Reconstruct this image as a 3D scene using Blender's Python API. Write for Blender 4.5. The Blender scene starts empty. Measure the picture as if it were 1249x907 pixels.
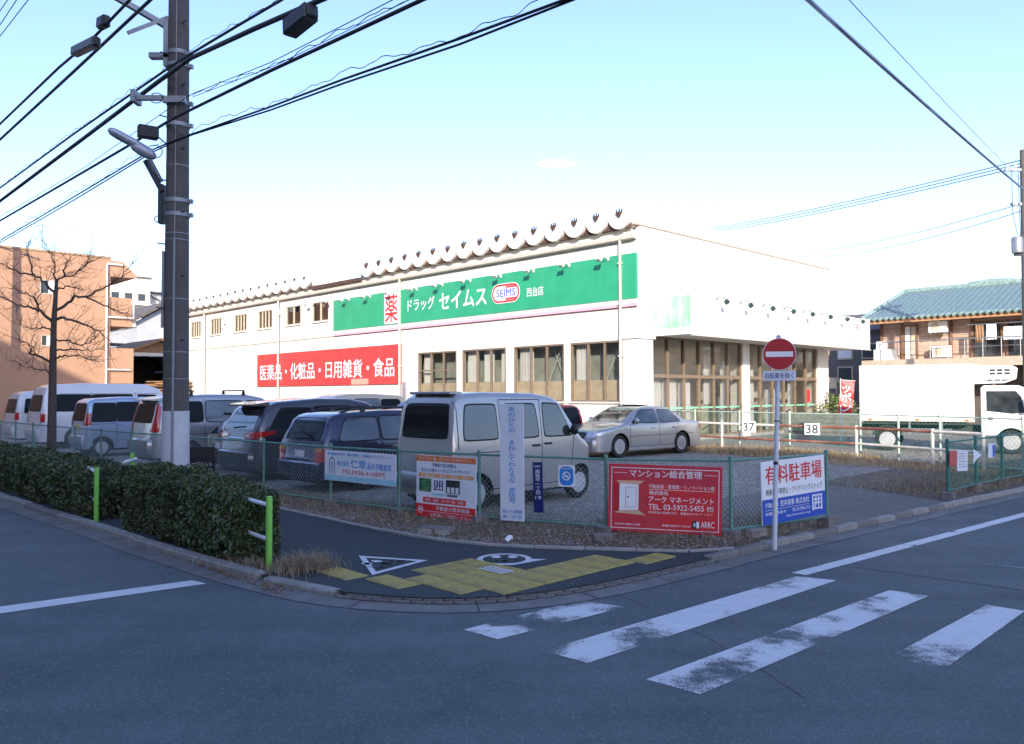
import bpy, bmesh, math, random
import numpy as np
from math import sin, cos, pi, radians, sqrt, atan2
from mathutils import Vector, Matrix
from mathutils.geometry import tessellate_polygon

SC = bpy.context.scene
COL = SC.collection
rnd = random.Random(7)

# ---------------------------------------------------------------- camera
PITCH, ROLL, EYE = radians(1.55), radians(0.2), 2.0
_F = Vector((0, cos(PITCH), sin(PITCH)))
_U0 = Vector((0, -sin(PITCH), cos(PITCH)))
_R = Vector((1, 0, 0)) * cos(ROLL) - _U0 * sin(ROLL)
_U = _U0 * cos(ROLL) + Vector((1, 0, 0)) * sin(ROLL)
cam_d = bpy.data.cameras.new('camera')
cam = bpy.data.objects.new('camera', cam_d)
COL.objects.link(cam)
mw = Matrix.Identity(4)
for i in range(3):
    mw[i][0], mw[i][1], mw[i][2] = _R[i], _U[i], -_F[i]
mw[2][3] = EYE
cam.matrix_world = mw
cam_d.sensor_width = 36
cam_d.lens = 36 * 980 / 1249
cam_d.clip_end = 6000
SC.camera = cam

# ---------------------------------------------------------------- sky, sun, exposure
SUN_EL = radians(19.6)
SC.world = bpy.data.worlds.new('World')
SC.world.use_nodes = True
wn = SC.world.node_tree
wn.nodes.clear()
w_out = wn.nodes.new('ShaderNodeOutputWorld')
w_bg = wn.nodes.new('ShaderNodeBackground')
w_sky = wn.nodes.new('ShaderNodeTexSky')
w_sky.sky_type = 'NISHITA'
w_sky.sun_disc = False
w_sky.sun_elevation = SUN_EL
w_sky.sun_rotation = radians(180)
w_sky.air_density = 1.0
w_sky.dust_density = 1.0
w_sky.ozone_density = 3.4
w_bg.inputs['Strength'].default_value = 0.15
w_tint = wn.nodes.new('ShaderNodeVectorMath')
w_tint.operation = 'MULTIPLY'
w_tint.inputs[1].default_value = (1.07, 0.935, 1.02)      # white balance of a clear winter sky
wn.links.new(w_sky.outputs[0], w_tint.inputs[0])
# one small wisp of cloud in the clear sky
w_tc = wn.nodes.new('ShaderNodeTexCoord')
w_off = wn.nodes.new('ShaderNodeVectorMath'); w_off.operation = 'SUBTRACT'
w_off.inputs[1].default_value = Vector((.0536, 1.0, .2885)).normalized()[:]
w_sc = wn.nodes.new('ShaderNodeVectorMath'); w_sc.operation = 'MULTIPLY'; w_sc.inputs[1].default_value = (30, 30, 150)
w_ns = wn.nodes.new('ShaderNodeTexNoise'); w_ns.inputs['Scale'].default_value = 60; w_ns.inputs['Detail'].default_value = 6
w_len = wn.nodes.new('ShaderNodeVectorMath'); w_len.operation = 'LENGTH'
w_sum = wn.nodes.new('ShaderNodeMath'); w_sum.operation = 'MULTIPLY_ADD'; w_sum.inputs[1].default_value = 1.6
w_mr = wn.nodes.new('ShaderNodeMapRange'); w_mr.inputs[1].default_value = 1.75; w_mr.inputs[2].default_value = 1.0; w_mr.inputs[4].default_value = .8
w_mix = wn.nodes.new('ShaderNodeMix'); w_mix.data_type = 'RGBA'; w_mix.inputs[7].default_value = (3.2, 3.2, 3.3, 1)
wn.links.new(w_tc.outputs['Generated'], w_off.inputs[0]); wn.links.new(w_tc.outputs['Generated'], w_ns.inputs['Vector'])
wn.links.new(w_off.outputs[0], w_sc.inputs[0]); wn.links.new(w_sc.outputs[0], w_len.inputs[0])
wn.links.new(w_ns.outputs[0], w_sum.inputs[0]); wn.links.new(w_len.outputs['Value'], w_sum.inputs[2])
wn.links.new(w_sum.outputs[0], w_mr.inputs[0]); wn.links.new(w_mr.outputs[0], w_mix.inputs[0])
wn.links.new(w_tint.outputs[0], w_mix.inputs[6])
wn.links.new(w_mix.outputs[2], w_bg.inputs['Color'])
wn.links.new(w_bg.outputs[0], w_out.inputs['Surface'])
sun_d = bpy.data.lights.new('sun', 'SUN')
sun_d.energy = 2.65
sun_d.angle = radians(0.5)
sun_d.color = (1.0, 0.90, 0.76)
sun = bpy.data.objects.new('sun', sun_d)
sun.rotation_euler = (pi / 2 - SUN_EL, 0, 0)
sun.location = (0, -40, 60)
COL.objects.link(sun)
SC.view_settings.view_transform = 'Standard'
SC.view_settings.look = 'None'
SC.view_settings.exposure = 1.5
SC.view_settings.gamma = 1.0
SC.view_settings.use_curve_mapping = False
SC.cycles.max_bounces = 6
SC.cycles.transparent_max_bounces = 16

# ---------------------------------------------------------------- the street grid: p runs along the left street, q across it
UX, UY = -0.6961, 0.7180
ANG = atan2(-UY, -UX)            # heading of local +x (towards falling p)
VANG = ANG + pi / 2              # heading of +q
def W(p, q, z=0.0):
    return Vector((UX * p + UY * q, UY * p - UX * q, z))
def ground_at(x, y, z=0.0):
    d = _F + _R * ((x - 624.5) / 980) - _U * ((y - 453.5) / 980)
    return Vector((0, 0, EYE)) + d * ((z - EYE) / d.z)
def on_plane(x, y, p0, n):
    d = _F + _R * ((x - 624.5) / 980) - _U * ((y - 453.5) / 980)
    c = Vector((0, 0, EYE))
    return c + d * ((p0 - c).dot(n) / d.dot(n))
def at_depth(x, y, Y):
    d = _F + _R * ((x - 624.5) / 980) - _U * ((y - 453.5) / 980)
    return Vector((0, 0, EYE)) + d * (Y / d.y)

# ---------------------------------------------------------------- materials
MATS = {}
def _n(nt, t, **kw):
    n = nt.nodes.new(t)
    for k, v in kw.items():
        setattr(n, k, v)
    return n
def mat(name, col, rough=.6, metal=0., var=.10, scale=6., bump=0., bscale=80., coat=0., spec=.5, dirt=0., dirtcol=(.10, .085, .065), emit=None, fine=0.):
    if name in MATS:
        return MATS[name]
    m = bpy.data.materials.new(name)
    m.use_nodes = True
    nt = m.node_tree
    b = nt.nodes['Principled BSDF']
    b.inputs['Roughness'].default_value = rough
    b.inputs['Metallic'].default_value = metal
    b.inputs['Specular IOR Level'].default_value = spec
    b.inputs['Coat Weight'].default_value = coat
    b.inputs['Coat Roughness'].default_value = .06
    tc = _n(nt, 'ShaderNodeTexCoord')
    no = _n(nt, 'ShaderNodeTexNoise')
    no.inputs['Scale'].default_value = scale
    no.inputs['Detail'].default_value = 6
    nt.links.new(tc.outputs['Object'], no.inputs['Vector'])
    mr = _n(nt, 'ShaderNodeMapRange')
    mr.inputs[1].default_value, mr.inputs[2].default_value = .3, .7
    mr.inputs[3].default_value, mr.inputs[4].default_value = 1 - var, 1 + var
    nt.links.new(no.outputs[0], mr.inputs[0])
    fac = mr.outputs[0]
    if fine:
        nf = _n(nt, 'ShaderNodeTexNoise')
        nf.inputs['Scale'].default_value = scale * 40
        nf.inputs['Detail'].default_value = 3
        nt.links.new(tc.outputs['Object'], nf.inputs['Vector'])
        m2 = _n(nt, 'ShaderNodeMapRange')
        m2.inputs[1].default_value, m2.inputs[2].default_value = .3, .7
        m2.inputs[3].default_value, m2.inputs[4].default_value = 1 - fine, 1 + fine
        nt.links.new(nf.outputs[0], m2.inputs[0])
        mm = _n(nt, 'ShaderNodeMath', operation='MULTIPLY')
        nt.links.new(fac, mm.inputs[0]); nt.links.new(m2.outputs[0], mm.inputs[1])
        fac = mm.outputs[0]
    vm = _n(nt, 'ShaderNodeVectorMath', operation='SCALE')
    vm.inputs[0].default_value = col[:3]
    nt.links.new(fac, vm.inputs['Scale'])
    out = vm.outputs[0]
    if dirt:
        nd = _n(nt, 'ShaderNodeTexNoise')
        nd.inputs['Scale'].default_value = 1.7
        nd.inputs['Detail'].default_value = 9
        nd.inputs['Roughness'].default_value = .65
        mp = _n(nt, 'ShaderNodeMapping')
        mp.inputs['Scale'].default_value = (1.6, 1.6, .35)
        nt.links.new(tc.outputs['Object'], mp.inputs[0])
        nt.links.new(mp.outputs[0], nd.inputs['Vector'])
        md = _n(nt, 'ShaderNodeMapRange')
        md.inputs[1].default_value, md.inputs[2].default_value = .5, .75
        md.inputs[4].default_value = dirt
        nt.links.new(nd.outputs[0], md.inputs[0])
        mx = _n(nt, 'ShaderNodeMix', data_type='RGBA')
        mx.inputs[7].default_value = (*dirtcol, 1)
        nt.links.new(md.outputs[0], mx.inputs[0])
        nt.links.new(out, mx.inputs[6])
        out = mx.outputs[2]
    nt.links.new(out, b.inputs['Base Color'])
    if bump:
        nb = _n(nt, 'ShaderNodeTexNoise')
        nb.inputs['Scale'].default_value = bscale
        nb.inputs['Detail'].default_value = 4
        nt.links.new(tc.outputs['Object'], nb.inputs['Vector'])
        bp = _n(nt, 'ShaderNodeBump')
        bp.inputs['Strength'].default_value = bump
        bp.inputs['Distance'].default_value = .02
        nt.links.new(nb.outputs[0], bp.inputs['Height'])
        nt.links.new(bp.outputs[0], b.inputs['Normal'])
    if emit:
        b.inputs['Emission Color'].default_value = (*emit[:3], 1)
        b.inputs['Emission Strength'].default_value = emit[3]
    MATS[name] = m
    return m
def ground_mat(name, base, alt, speck, patch_scale=.35, grain=140., speck_amt=.25, bump=.35, rough=.85, streak=0.):
    """aggregate surface: patches of two tones, fine grain, light stones"""
    m = bpy.data.materials.new(name); m.use_nodes = True
    nt = m.node_tree; b = nt.nodes['Principled BSDF']
    b.inputs['Roughness'].default_value = rough
    b.inputs['Specular IOR Level'].default_value = .3
    tc = _n(nt, 'ShaderNodeTexCoord')
    n1 = _n(nt, 'ShaderNodeTexNoise'); n1.inputs['Scale'].default_value = patch_scale; n1.inputs['Detail'].default_value = 8; n1.inputs['Roughness'].default_value = .6
    n2 = _n(nt, 'ShaderNodeTexNoise'); n2.inputs['Scale'].default_value = grain; n2.inputs['Detail'].default_value = 3
    vo = _n(nt, 'ShaderNodeTexVoronoi'); vo.inputs['Scale'].default_value = grain * .55
    for x in (n1, n2, vo):
        nt.links.new(tc.outputs['Object'], x.inputs['Vector'])
    n0 = _n(nt, 'ShaderNodeTexNoise'); n0.inputs['Scale'].default_value = patch_scale * 6; n0.inputs['Detail'].default_value = 10; n0.inputs['Roughness'].default_value = .7
    nt.links.new(tc.outputs['Object'], n0.inputs['Vector'])
    av = _n(nt, 'ShaderNodeMath', operation='ADD'); nt.links.new(n1.outputs[0], av.inputs[0]); nt.links.new(n0.outputs[0], av.inputs[1])
    if streak:
        # wheel-polished lanes run along the left street
        mp = _n(nt, 'ShaderNodeMapping'); mp.inputs['Rotation'].default_value = (0, 0, -ANG); mp.inputs['Scale'].default_value = (.06, .9, 1)
        ns = _n(nt, 'ShaderNodeTexNoise'); ns.inputs['Scale'].default_value = 1.6; ns.inputs['Detail'].default_value = 5
        nt.links.new(tc.outputs['Object'], mp.inputs[0]); nt.links.new(mp.outputs[0], ns.inputs['Vector'])
        a2 = _n(nt, 'ShaderNodeMath', operation='MULTIPLY_ADD'); a2.inputs[1].default_value = streak
        nt.links.new(ns.outputs[0], a2.inputs[0]); nt.links.new(av.outputs[0], a2.inputs[2])
        sb = _n(nt, 'ShaderNodeMath', operation='SUBTRACT'); sb.inputs[1].default_value = streak * .5
        nt.links.new(a2.outputs[0], sb.inputs[0]); av = sb
    r1 = _n(nt, 'ShaderNodeMapRange'); r1.inputs[1].default_value, r1.inputs[2].default_value = .75, 1.25
    nt.links.new(av.outputs[0], r1.inputs[0])
    mx = _n(nt, 'ShaderNodeMix', data_type='RGBA')
    mx.inputs[6].default_value = (*base, 1); mx.inputs[7].default_value = (*alt, 1)
    nt.links.new(r1.outputs[0], mx.inputs[0])
    r2 = _n(nt, 'ShaderNodeMapRange'); r2.inputs[1].default_value, r2.inputs[2].default_value = .3, .7; r2.inputs[3].default_value, r2.inputs[4].default_value = .72, 1.28
    nt.links.new(n2.outputs[0], r2.inputs[0])
    vm = _n(nt, 'ShaderNodeVectorMath', operation='SCALE')
    nt.links.new(mx.outputs[2], vm.inputs[0]); nt.links.new(r2.outputs[0], vm.inputs['Scale'])
    sp = _n(nt, 'ShaderNodeSeparateColor'); nt.links.new(vo.outputs['Color'], sp.inputs[0])
    r3 = _n(nt, 'ShaderNodeMapRange'); r3.inputs[1].default_value, r3.inputs[2].default_value = .8, .95; r3.inputs[4].default_value = speck_amt
    nt.links.new(sp.outputs[0], r3.inputs[0])
    m2 = _n(nt, 'ShaderNodeMix', data_type='RGBA'); m2.inputs[7].default_value = (*speck, 1)
    nt.links.new(r3.outputs[0], m2.inputs[0]); nt.links.new(vm.outputs[0], m2.inputs[6])
    nt.links.new(m2.outputs[2], b.inputs['Base Color'])
    bp = _n(nt, 'ShaderNodeBump'); bp.inputs['Strength'].default_value = bump; bp.inputs['Distance'].default_value = .012
    nt.links.new(vo.outputs['Distance'], bp.inputs['Height'])
    nt.links.new(bp.outputs[0], b.inputs['Normal'])
    MATS[name] = m
    return m
def paint_mat(name, col, under, wear=.5, ns=2.2):
    """road paint with worn-through patches showing the asphalt below"""
    m = bpy.data.materials.new(name); m.use_nodes = True
    nt = m.node_tree; b = nt.nodes['Principled BSDF']
    b.inputs['Roughness'].default_value = .75
    b.inputs['Specular IOR Level'].default_value = .3
    tc = _n(nt, 'ShaderNodeTexCoord')
    a = _n(nt, 'ShaderNodeTexNoise'); a.inputs['Scale'].default_value = ns; a.inputs['Detail'].default_value = 2
    f = _n(nt, 'ShaderNodeTexNoise'); f.inputs['Scale'].default_value = 70; f.inputs['Detail'].default_value = 4; f.inputs['Roughness'].default_value = .7
    s = _n(nt, 'ShaderNodeTexNoise'); s.inputs['Scale'].default_value = 9; s.inputs['Detail'].default_value = 5
    for x in (a, f, s):
        nt.links.new(tc.outputs['Object'], x.inputs['Vector'])
    ad = _n(nt, 'ShaderNodeMath', operation='ADD'); nt.links.new(a.outputs[0], ad.inputs[0])
    sc = _n(nt, 'ShaderNodeMath', operation='MULTIPLY'); sc.inputs[1].default_value = .6; nt.links.new(f.outputs[0], sc.inputs[0])
    nt.links.new(sc.outputs[0], ad.inputs[1])
    s2 = _n(nt, 'ShaderNodeMath', operation='MULTIPLY_ADD'); s2.inputs[1].default_value = .35
    nt.links.new(s.outputs[0], s2.inputs[0]); nt.links.new(ad.outputs[0], s2.inputs[2])
    at = _n(nt, 'ShaderNodeAttribute'); at.attribute_name = 'wear'
    s3 = _n(nt, 'ShaderNodeMath', operation='ADD'); nt.links.new(s2.outputs[0], s3.inputs[0]); nt.links.new(at.outputs['Fac'], s3.inputs[1])
    r = _n(nt, 'ShaderNodeMapRange'); r.inputs[1].default_value = 1.40 - wear; r.inputs[2].default_value = 1.58 - wear
    nt.links.new(s3.outputs[0], r.inputs[0])
    gr = _n(nt, 'ShaderNodeMapRange'); gr.inputs[3].default_value, gr.inputs[4].default_value = .75, 1.1
    nt.links.new(s.outputs[0], gr.inputs[0])
    cv = _n(nt, 'ShaderNodeVectorMath', operation='SCALE'); cv.inputs[0].default_value = col
    nt.links.new(gr.outputs[0], cv.inputs['Scale'])
    nt.links.new(cv.outputs[0], b.inputs['Base Color'])
    inv = _n(nt, 'ShaderNodeMath', operation='SUBTRACT'); inv.inputs[0].default_value = 1
    nt.links.new(r.outputs[0], inv.inputs[1]); nt.links.new(inv.outputs[0], b.inputs['Alpha'])
    MATS[name] = m
    return m
def glass_mat(name, tint, refl=.12):
    m = bpy.data.materials.new(name); m.use_nodes = True
    nt = m.node_tree; nt.nodes.clear()
    o = _n(nt, 'ShaderNodeOutputMaterial'); mx = _n(nt, 'ShaderNodeMixShader')
    t = _n(nt, 'ShaderNodeBsdfTransparent'); t.inputs[0].default_value = (*tint, 1)
    g = _n(nt, 'ShaderNodeBsdfGlossy'); g.inputs['Roughness'].default_value = .02
    lw = _n(nt, 'ShaderNodeLayerWeight'); lw.inputs[0].default_value = .35
    mr = _n(nt, 'ShaderNodeMapRange'); mr.inputs[3].default_value, mr.inputs[4].default_value = refl, .55
    nt.links.new(lw.outputs['Fresnel'], mr.inputs[0]); nt.links.new(mr.outputs[0], mx.inputs[0])
    nt.links.new(t.outputs[0], mx.inputs[1]); nt.links.new(g.outputs[0], mx.inputs[2]); nt.links.new(mx.outputs[0], o.inputs[0])
    MATS[name] = m
    return m

# ---------------------------------------------------------------- mesh building
class MB:
    def __init__(s):
        s.v, s.f, s.m = [], [], []
    def add(s, vs, fs, mi=0):
        o = len(s.v)
        s.v += [tuple(x) for x in vs]
        s.f += [tuple(i + o for i in f) for f in fs]
        s.m += [mi] * len(fs)
        return s
    def bx(s, x0, x1, y0, y1, z0, z1, mi=0):
        return s.add([(x0, y0, z0), (x1, y0, z0), (x1, y1, z0), (x0, y1, z0), (x0, y0, z1), (x1, y0, z1), (x1, y1, z1), (x0, y1, z1)],
                     [(0, 3, 2, 1), (4, 5, 6, 7), (0, 1, 5, 4), (1, 2, 6, 5), (2, 3, 7, 6), (3, 0, 4, 7)], mi)
    def cb(s, x0, x1, y0, y1, z0, z1, b=.01, mi=0):
        """box with bevelled edges"""
        vs = []
        for sx in (0, 1):
            for sy in (0, 1):
                for sz in (0, 1):
                    X, Y, Z = (x0, x1)[sx], (y0, y1)[sy], (z0, z1)[sz]
                    ix, iy, iz = (b, -b)[sx], (b, -b)[sy], (b, -b)[sz]
                    vs += [(X, Y + iy, Z + iz), (X + ix, Y, Z + iz), (X + ix, Y + iy, Z)]
        bm = bmesh.new()
        for v in vs:
            bm.verts.new(v)
        r = bmesh.ops.convex_hull(bm, input=bm.verts)
        bm.verts.index_update()
        s.add([v.co[:] for v in bm.verts], [[v.index for v in f.verts] for f in bm.faces], mi)
        bm.free()
        return s
    def rb(s, c, size, rz=0., ry=0., rx=0., mi=0):
        o = len(s.v)
        a, b, h = size[0] / 2, size[1] / 2, size[2] / 2
        s.bx(-a, a, -b, b, -h, h, mi)
        M = Matrix.Translation(c) @ Matrix.Rotation(rz, 4, 'Z') @ Matrix.Rotation(ry, 4, 'Y') @ Matrix.Rotation(rx, 4, 'X')
        for i in range(o, len(s.v)):
            s.v[i] = tuple(M @ Vector(s.v[i]))
        return s
    def tube(s, path, r, n=8, mi=0, cap=True):
        P = [Vector(p) for p in path]
        rs = r if isinstance(r, (list, tuple)) else [r] * len(P)
        vs, fs = [], []
        t0 = (P[1] - P[0]).normalized()
        a = t0.orthogonal().normalized()
        for i, p in enumerate(P):
            t = (P[min(i + 1, len(P) - 1)] - P[max(i - 1, 0)]).normalized()
            a = (a - t * a.dot(t))
            a = a.normalized() if a.length > 1e-6 else t.orthogonal().normalized()
            b = t.cross(a)
            for k in range(n):
                g = 2 * pi * k / n
                vs.append(p + (a * cos(g) + b * sin(g)) * rs[i])
        for i in range(len(P) - 1):
            for k in range(n):
                k2 = (k + 1) % n
                fs.append((i * n + k, i * n + k2, (i + 1) * n + k2, (i + 1) * n + k))
        if cap:
            fs.append(tuple(range(n - 1, -1, -1)))
            fs.append(tuple((len(P) - 1) * n + k for k in range(n)))
        return s.add(vs, fs, mi)
    def lathe(s, prof, n=24, M=None, mi=0):
        """profile of (radius, height) about local z"""
        vs, fs = [], []
        for r, z in prof:
            for k in range(n):
                g = 2 * pi * k / n
                v = Vector((r * cos(g), r * sin(g), z))
                vs.append(M @ v if M else v)
        for i in range(len(prof) - 1):
            for k in range(n):
                k2 = (k + 1) % n
                fs.append((i * n + k, i * n + k2, (i + 1) * n + k2, (i + 1) * n + k))
        if prof[0][0] > 1e-6:
            fs.append(tuple(range(n - 1, -1, -1)))
        if prof[-1][0] > 1e-6:
            fs.append(tuple((len(prof) - 1) * n + k for k in range(n)))
        return s.add(vs, fs, mi)
    def prism(s, poly, axis, a, b, mi=0):
        """extrude a 2-D outline along axis x/y/z from a to b"""
        n = len(poly)
        def mk(u, v, t):
            return {'x': (t, u, v), 'y': (u, t, v), 'z': (u, v, t)}[axis]
        vs = [mk(u, v, a) for u, v in poly] + [mk(u, v, b) for u, v in poly]
        fs = [tuple(range(n)), tuple(range(2 * n - 1, n - 1, -1))]
        fs += [(i, i + n, (i + 1) % n + n, (i + 1) % n) for i in range(n)]
        return s.add(vs, fs, mi)
    def ring(s, outer, inner, axis, t, mi=0):
        """flat closed band between two outlines"""
        n = len(outer)
        def mk(u, v):
            return {'x': (t, u, v), 'y': (u, t, v), 'z': (u, v, t)}[axis]
        return s.add([mk(*p) for p in outer] + [mk(*p) for p in inner], [(i, (i + 1) % n, (i + 1) % n + n, i + n) for i in range(n)], mi)

FRAME = {}
def frame(loc=(0, 0, 0), rz=0.):
    return Matrix.Translation(loc) @ Matrix.Rotation(rz, 4, 'Z')
def fixn(me):
    bm = bmesh.new(); bm.from_mesh(me)
    bmesh.ops.recalc_face_normals(bm, faces=bm.faces)
    bm.to_mesh(me); bm.free()
def obj(name, mb, m, parent=None, world=False, smooth=None, kind=None, recalc=True, loc=None, rz=0.):
    me = bpy.data.meshes.new(name)
    v = mb.v
    if world and parent is not None:
        I = FRAME[parent.name].inverted()
        v = [tuple(I @ Vector(x)) for x in v]
    me.from_pydata(v, [], mb.f)
    if recalc:
        fixn(me)
    ms = m if isinstance(m, (list, tuple)) else [m]
    for x in ms:
        me.materials.append(x)
    if len(ms) > 1:
        me.polygons.foreach_set('material_index', mb.m)
    if smooth:
        me.polygons.foreach_set('use_smooth', [True] * len(me.polygons))
        me.set_sharp_from_angle(angle=radians(smooth))
    o = bpy.data.objects.new(name, me)
    COL.objects.link(o)
    if parent is not None:
        o.parent = parent
    if loc is not None:
        o.location = loc
    o.rotation_euler[2] = rz
    if kind:
        o['kind'] = kind
    return o
def inst(name, src, parent, loc=(0, 0, 0), rz=0., rot=None):
    """another object sharing src's mesh"""
    o = bpy.data.objects.new(name, src.data)
    COL.objects.link(o)
    o.parent = parent
    o.location = loc
    o.rotation_euler = rot if rot else (0, 0, rz)
    return o
def thing(name, label, cat, loc=(0, 0, 0), rz=0., group=None):
    o = bpy.data.objects.new(name, None)
    COL.objects.link(o)
    o.empty_display_size = .2
    o.location = loc
    o.rotation_euler = (0, 0, rz)
    o['label'] = label
    o['category'] = cat
    if group:
        o['group'] = group
    FRAME[o.name] = frame(loc, rz)
    return o
def tag(o, label, cat, group=None):
    o['label'] = label; o['category'] = cat
    if group: o['group'] = group
    return o
def struct(name, mb, m, **k):
    return obj(name, mb, m, kind='structure', **k)
def sheet(pts, z=None):
    """flat (or gently folded) ground polygon"""
    P = [Vector((p[0], p[1], p[2] if z is None else z)) for p in pts]
    mb = MB()
    mb.add(P, [t for t in tessellate_polygon([[Vector((p.x, p.y, 0)) for p in P]])])
    return mb
def up(mb):
    """turn all faces of a ground sheet to face up"""
    nf = []
    for f in mb.f:
        a, b, c = (Vector(mb.v[i]) for i in f[:3])
        nf.append(f if (b - a).cross(c - a).z >= 0 else tuple(reversed(f)))
    mb.f = nf
    return mb

# ---------------------------------------------------------------- lettering (made first, while the scene is still small)
TXT = {}
def prep_text(items):
    made = []
    for s, bold in items:
        cu = bpy.data.curves.new('lettering', 'FONT')
        cu.body = s; cu.size = 1; cu.resolution_u = 2; cu.space_line = .95
        cu.align_x = 'CENTER'
        o = bpy.data.objects.new('lettering', cu); COL.objects.link(o)
        made.append((s, bold, o, cu))
    dg = bpy.context.evaluated_depsgraph_get()
    for s, bold, o, cu in made:
        me = bpy.data.meshes.new_from_object(o.evaluated_get(dg))
        vs = [tuple(v.co) for v in me.vertices]
        fs = [tuple(p.vertices) for p in me.polygons]
        bpy.data.meshes.remove(me)
        if bold:
            # heavier strokes: the same outline laid down five times, each a hair further forward
            k = len(vs); b_ = bold * .55
            base_v, base_f = list(vs), list(fs)
            vs, fs = [], []
            for j, (dx, dy) in enumerate(((0, 0), (b_, b_ * .6), (-b_, b_ * .6), (b_, -b_ * .6), (-b_, -b_ * .6))):
                vs += [(v[0] + dx, v[1] + dy, .0002 * j) for v in base_v]
                fs += [tuple(i + k * j for i in f) for f in base_f]
        TXT[s] = (vs, fs)
    for s, bold, o, cu in made:
        bpy.data.objects.remove(o); bpy.data.curves.remove(cu)
def letters(mb, s, x0, x1, z0, z1, y, mi=0):
    """fit a prepared text into the rectangle x0..x1, z0..z1 on a panel facing -y"""
    vs, fs = TXT[s]
    if not vs: return mb
    ax, bx_ = min(v[0] for v in vs), max(v[0] for v in vs)
    ay, by = min(v[1] for v in vs), max(v[1] for v in vs)
    sx, sy = (x1 - x0) / max(bx_ - ax, 1e-6), (z1 - z0) / max(by - ay, 1e-6)
    return mb.add([(x0 + (v[0] - ax) * sx, y - v[2], z0 + (v[1] - ay) * sy) for v in vs], fs, mi)
def lettering(s, x0, x1, z0, z1, y, m, parent, name='lettering'):
    return obj(name, letters(MB(), s, x0, x1, z0, z1, y), m, parent, recalc=False)
B = .018
prep_text([('薬', .02), ('ドラッグ', .02), ('セイムス', .035), ('SEIMS', .02), ('西台店', .02), ('医薬品・化粧品・日用雑貨・食品', .025),
    ('●不動産売買仲介　●設計監理　土地建物のコンサルティング', .01), ('株式会社', .015), ('仁幸', .025), ('設計不動産部', .015), ('TEL3936-6100代', .012),
    ('なんでも一番、近くにいちばんいたい。', .01), ('不動産の荒井商事は', .012), ('あなたの街のトータルアドバイザーです', .012), ('土地活用　管理　売買　賃貸', .012), ('売買　賃貸　オーナー様　管理', .012),
    ('不動産の荒井商事', .012), ('お気軽にご相談ください', .01), ('あ\nの\nひ\nと\nの', .012), ('ま\nね\nし\nて\nわ\nた\nる\nな', .012), ('赤\n信\n号', .012), ('高六小開重', .01), ('東一町会', .01),
    ('板橋区', .01), ('高\n島\n平\n一\n丁\n目', .012), ('19', .01), ('NO SMOKING', .01), ('マンション総合管理', .02), ('不動産部・管理部・リノベーション部', .006), ('アーク マネージメント', .015), ('株式会社\u3000', .015),
    ('TEL. 03-5922-5455', .006), ('㈹', .01), ('地域密着の管理を元に、管理会社するパートナー', .0), ('WWW.ARRC.CO.JP', .02), ('板橋区高島平1-79-8-2F', .004), ('ARRC', .012),
    ('有料駐車場', .03), ('無断駐停車禁止・アイドリングストップ', .006), ('不動産の', .01), ('荒井商事 株式会社', .02), ('板橋区高島平', .006), ('TEL 03-3936-2121', .012), ('http://www.arai-s.co.jp', .008), ('囲', .03),
    ('自転車を除く', .012), ('ティメージメント', .01), ('TEL.03-5758-30', .01), ('37', .01), ('38', .01), ('ッ\nポ\nン', .03), ('とまれ', .03), ('飛', .02), ('PARK', .01)])

# ================================================================ palette
ASPHALT = ground_mat('asphalt', (.066, .086, .092), (.112, .134, .138), (.25, .27, .27), .25, 130, .3, .3, streak=.9)
WALKASPH = ground_mat('sidewalk_asphalt', (.031, .041, .047), (.041, .052, .058), (.15, .17, .17), .5, 150, .25, .35)
GRAVEL = ground_mat('lot_gravel', (.23, .215, .185), (.16, .152, .138), (.50, .48, .44), .45, 34, .8, 1.0)
APRON = ground_mat('entrance_asphalt', (.10, .10, .098), (.13, .127, .118), (.26, .25, .23), .5, 100, .4, .35)
SOIL = ground_mat('verge_soil', (.085, .066, .045), (.13, .10, .065), (.3, .27, .22), 1.5, 40, .6, 1.0)
EARTH = ground_mat('far_ground', (.11, .10, .085), (.085, .08, .075), (.2, .2, .18), .08, 12, .2, .3)
CONC = mat('concrete', (.30, .29, .27), .85, var=.2, scale=5, bump=.25, bscale=90, dirt=.6, dirtcol=(.12, .11, .095), fine=.12)
CONCD = mat('dark_concrete', (.17, .165, .155), .9, var=.25, scale=4, bump=.3, bscale=90, dirt=.7, dirtcol=(.07, .065, .05), fine=.15)
PAINTW = paint_mat('road_paint', (.62, .63, .64), (.046, .049, .053), .40)
MARKW = mat('stop_mark_paint', (.55, .57, .58), .7, var=.15, scale=12, dirt=.5, dirtcol=(.2, .2, .2))
YTILE = mat('tactile_yellow', (.36, .285, .08), .8, var=.22, scale=9, dirt=.95, dirtcol=(.13, .12, .09), fine=.15)
WHITE = mat('white_paint', (.80, .80, .78), .5, var=.04, dirt=.18, dirtcol=(.5, .45, .38))
WHITES = mat('sign_white', (.74, .76, .78), .45, var=.04)
STEEL = mat('galvanised_steel', (.27, .29, .31), .5, .5, var=.12)
DSTEEL = mat('dark_steel', (.05, .055, .06), .5, .4)
BLACKP = mat('black_plastic', (.016, .016, .017), .55)
RUBBER = mat('tyre_rubber', (.018, .018, .018), .85, bump=.1)
CABLE = mat('cable_black', (.022, .024, .03), .6)

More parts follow.
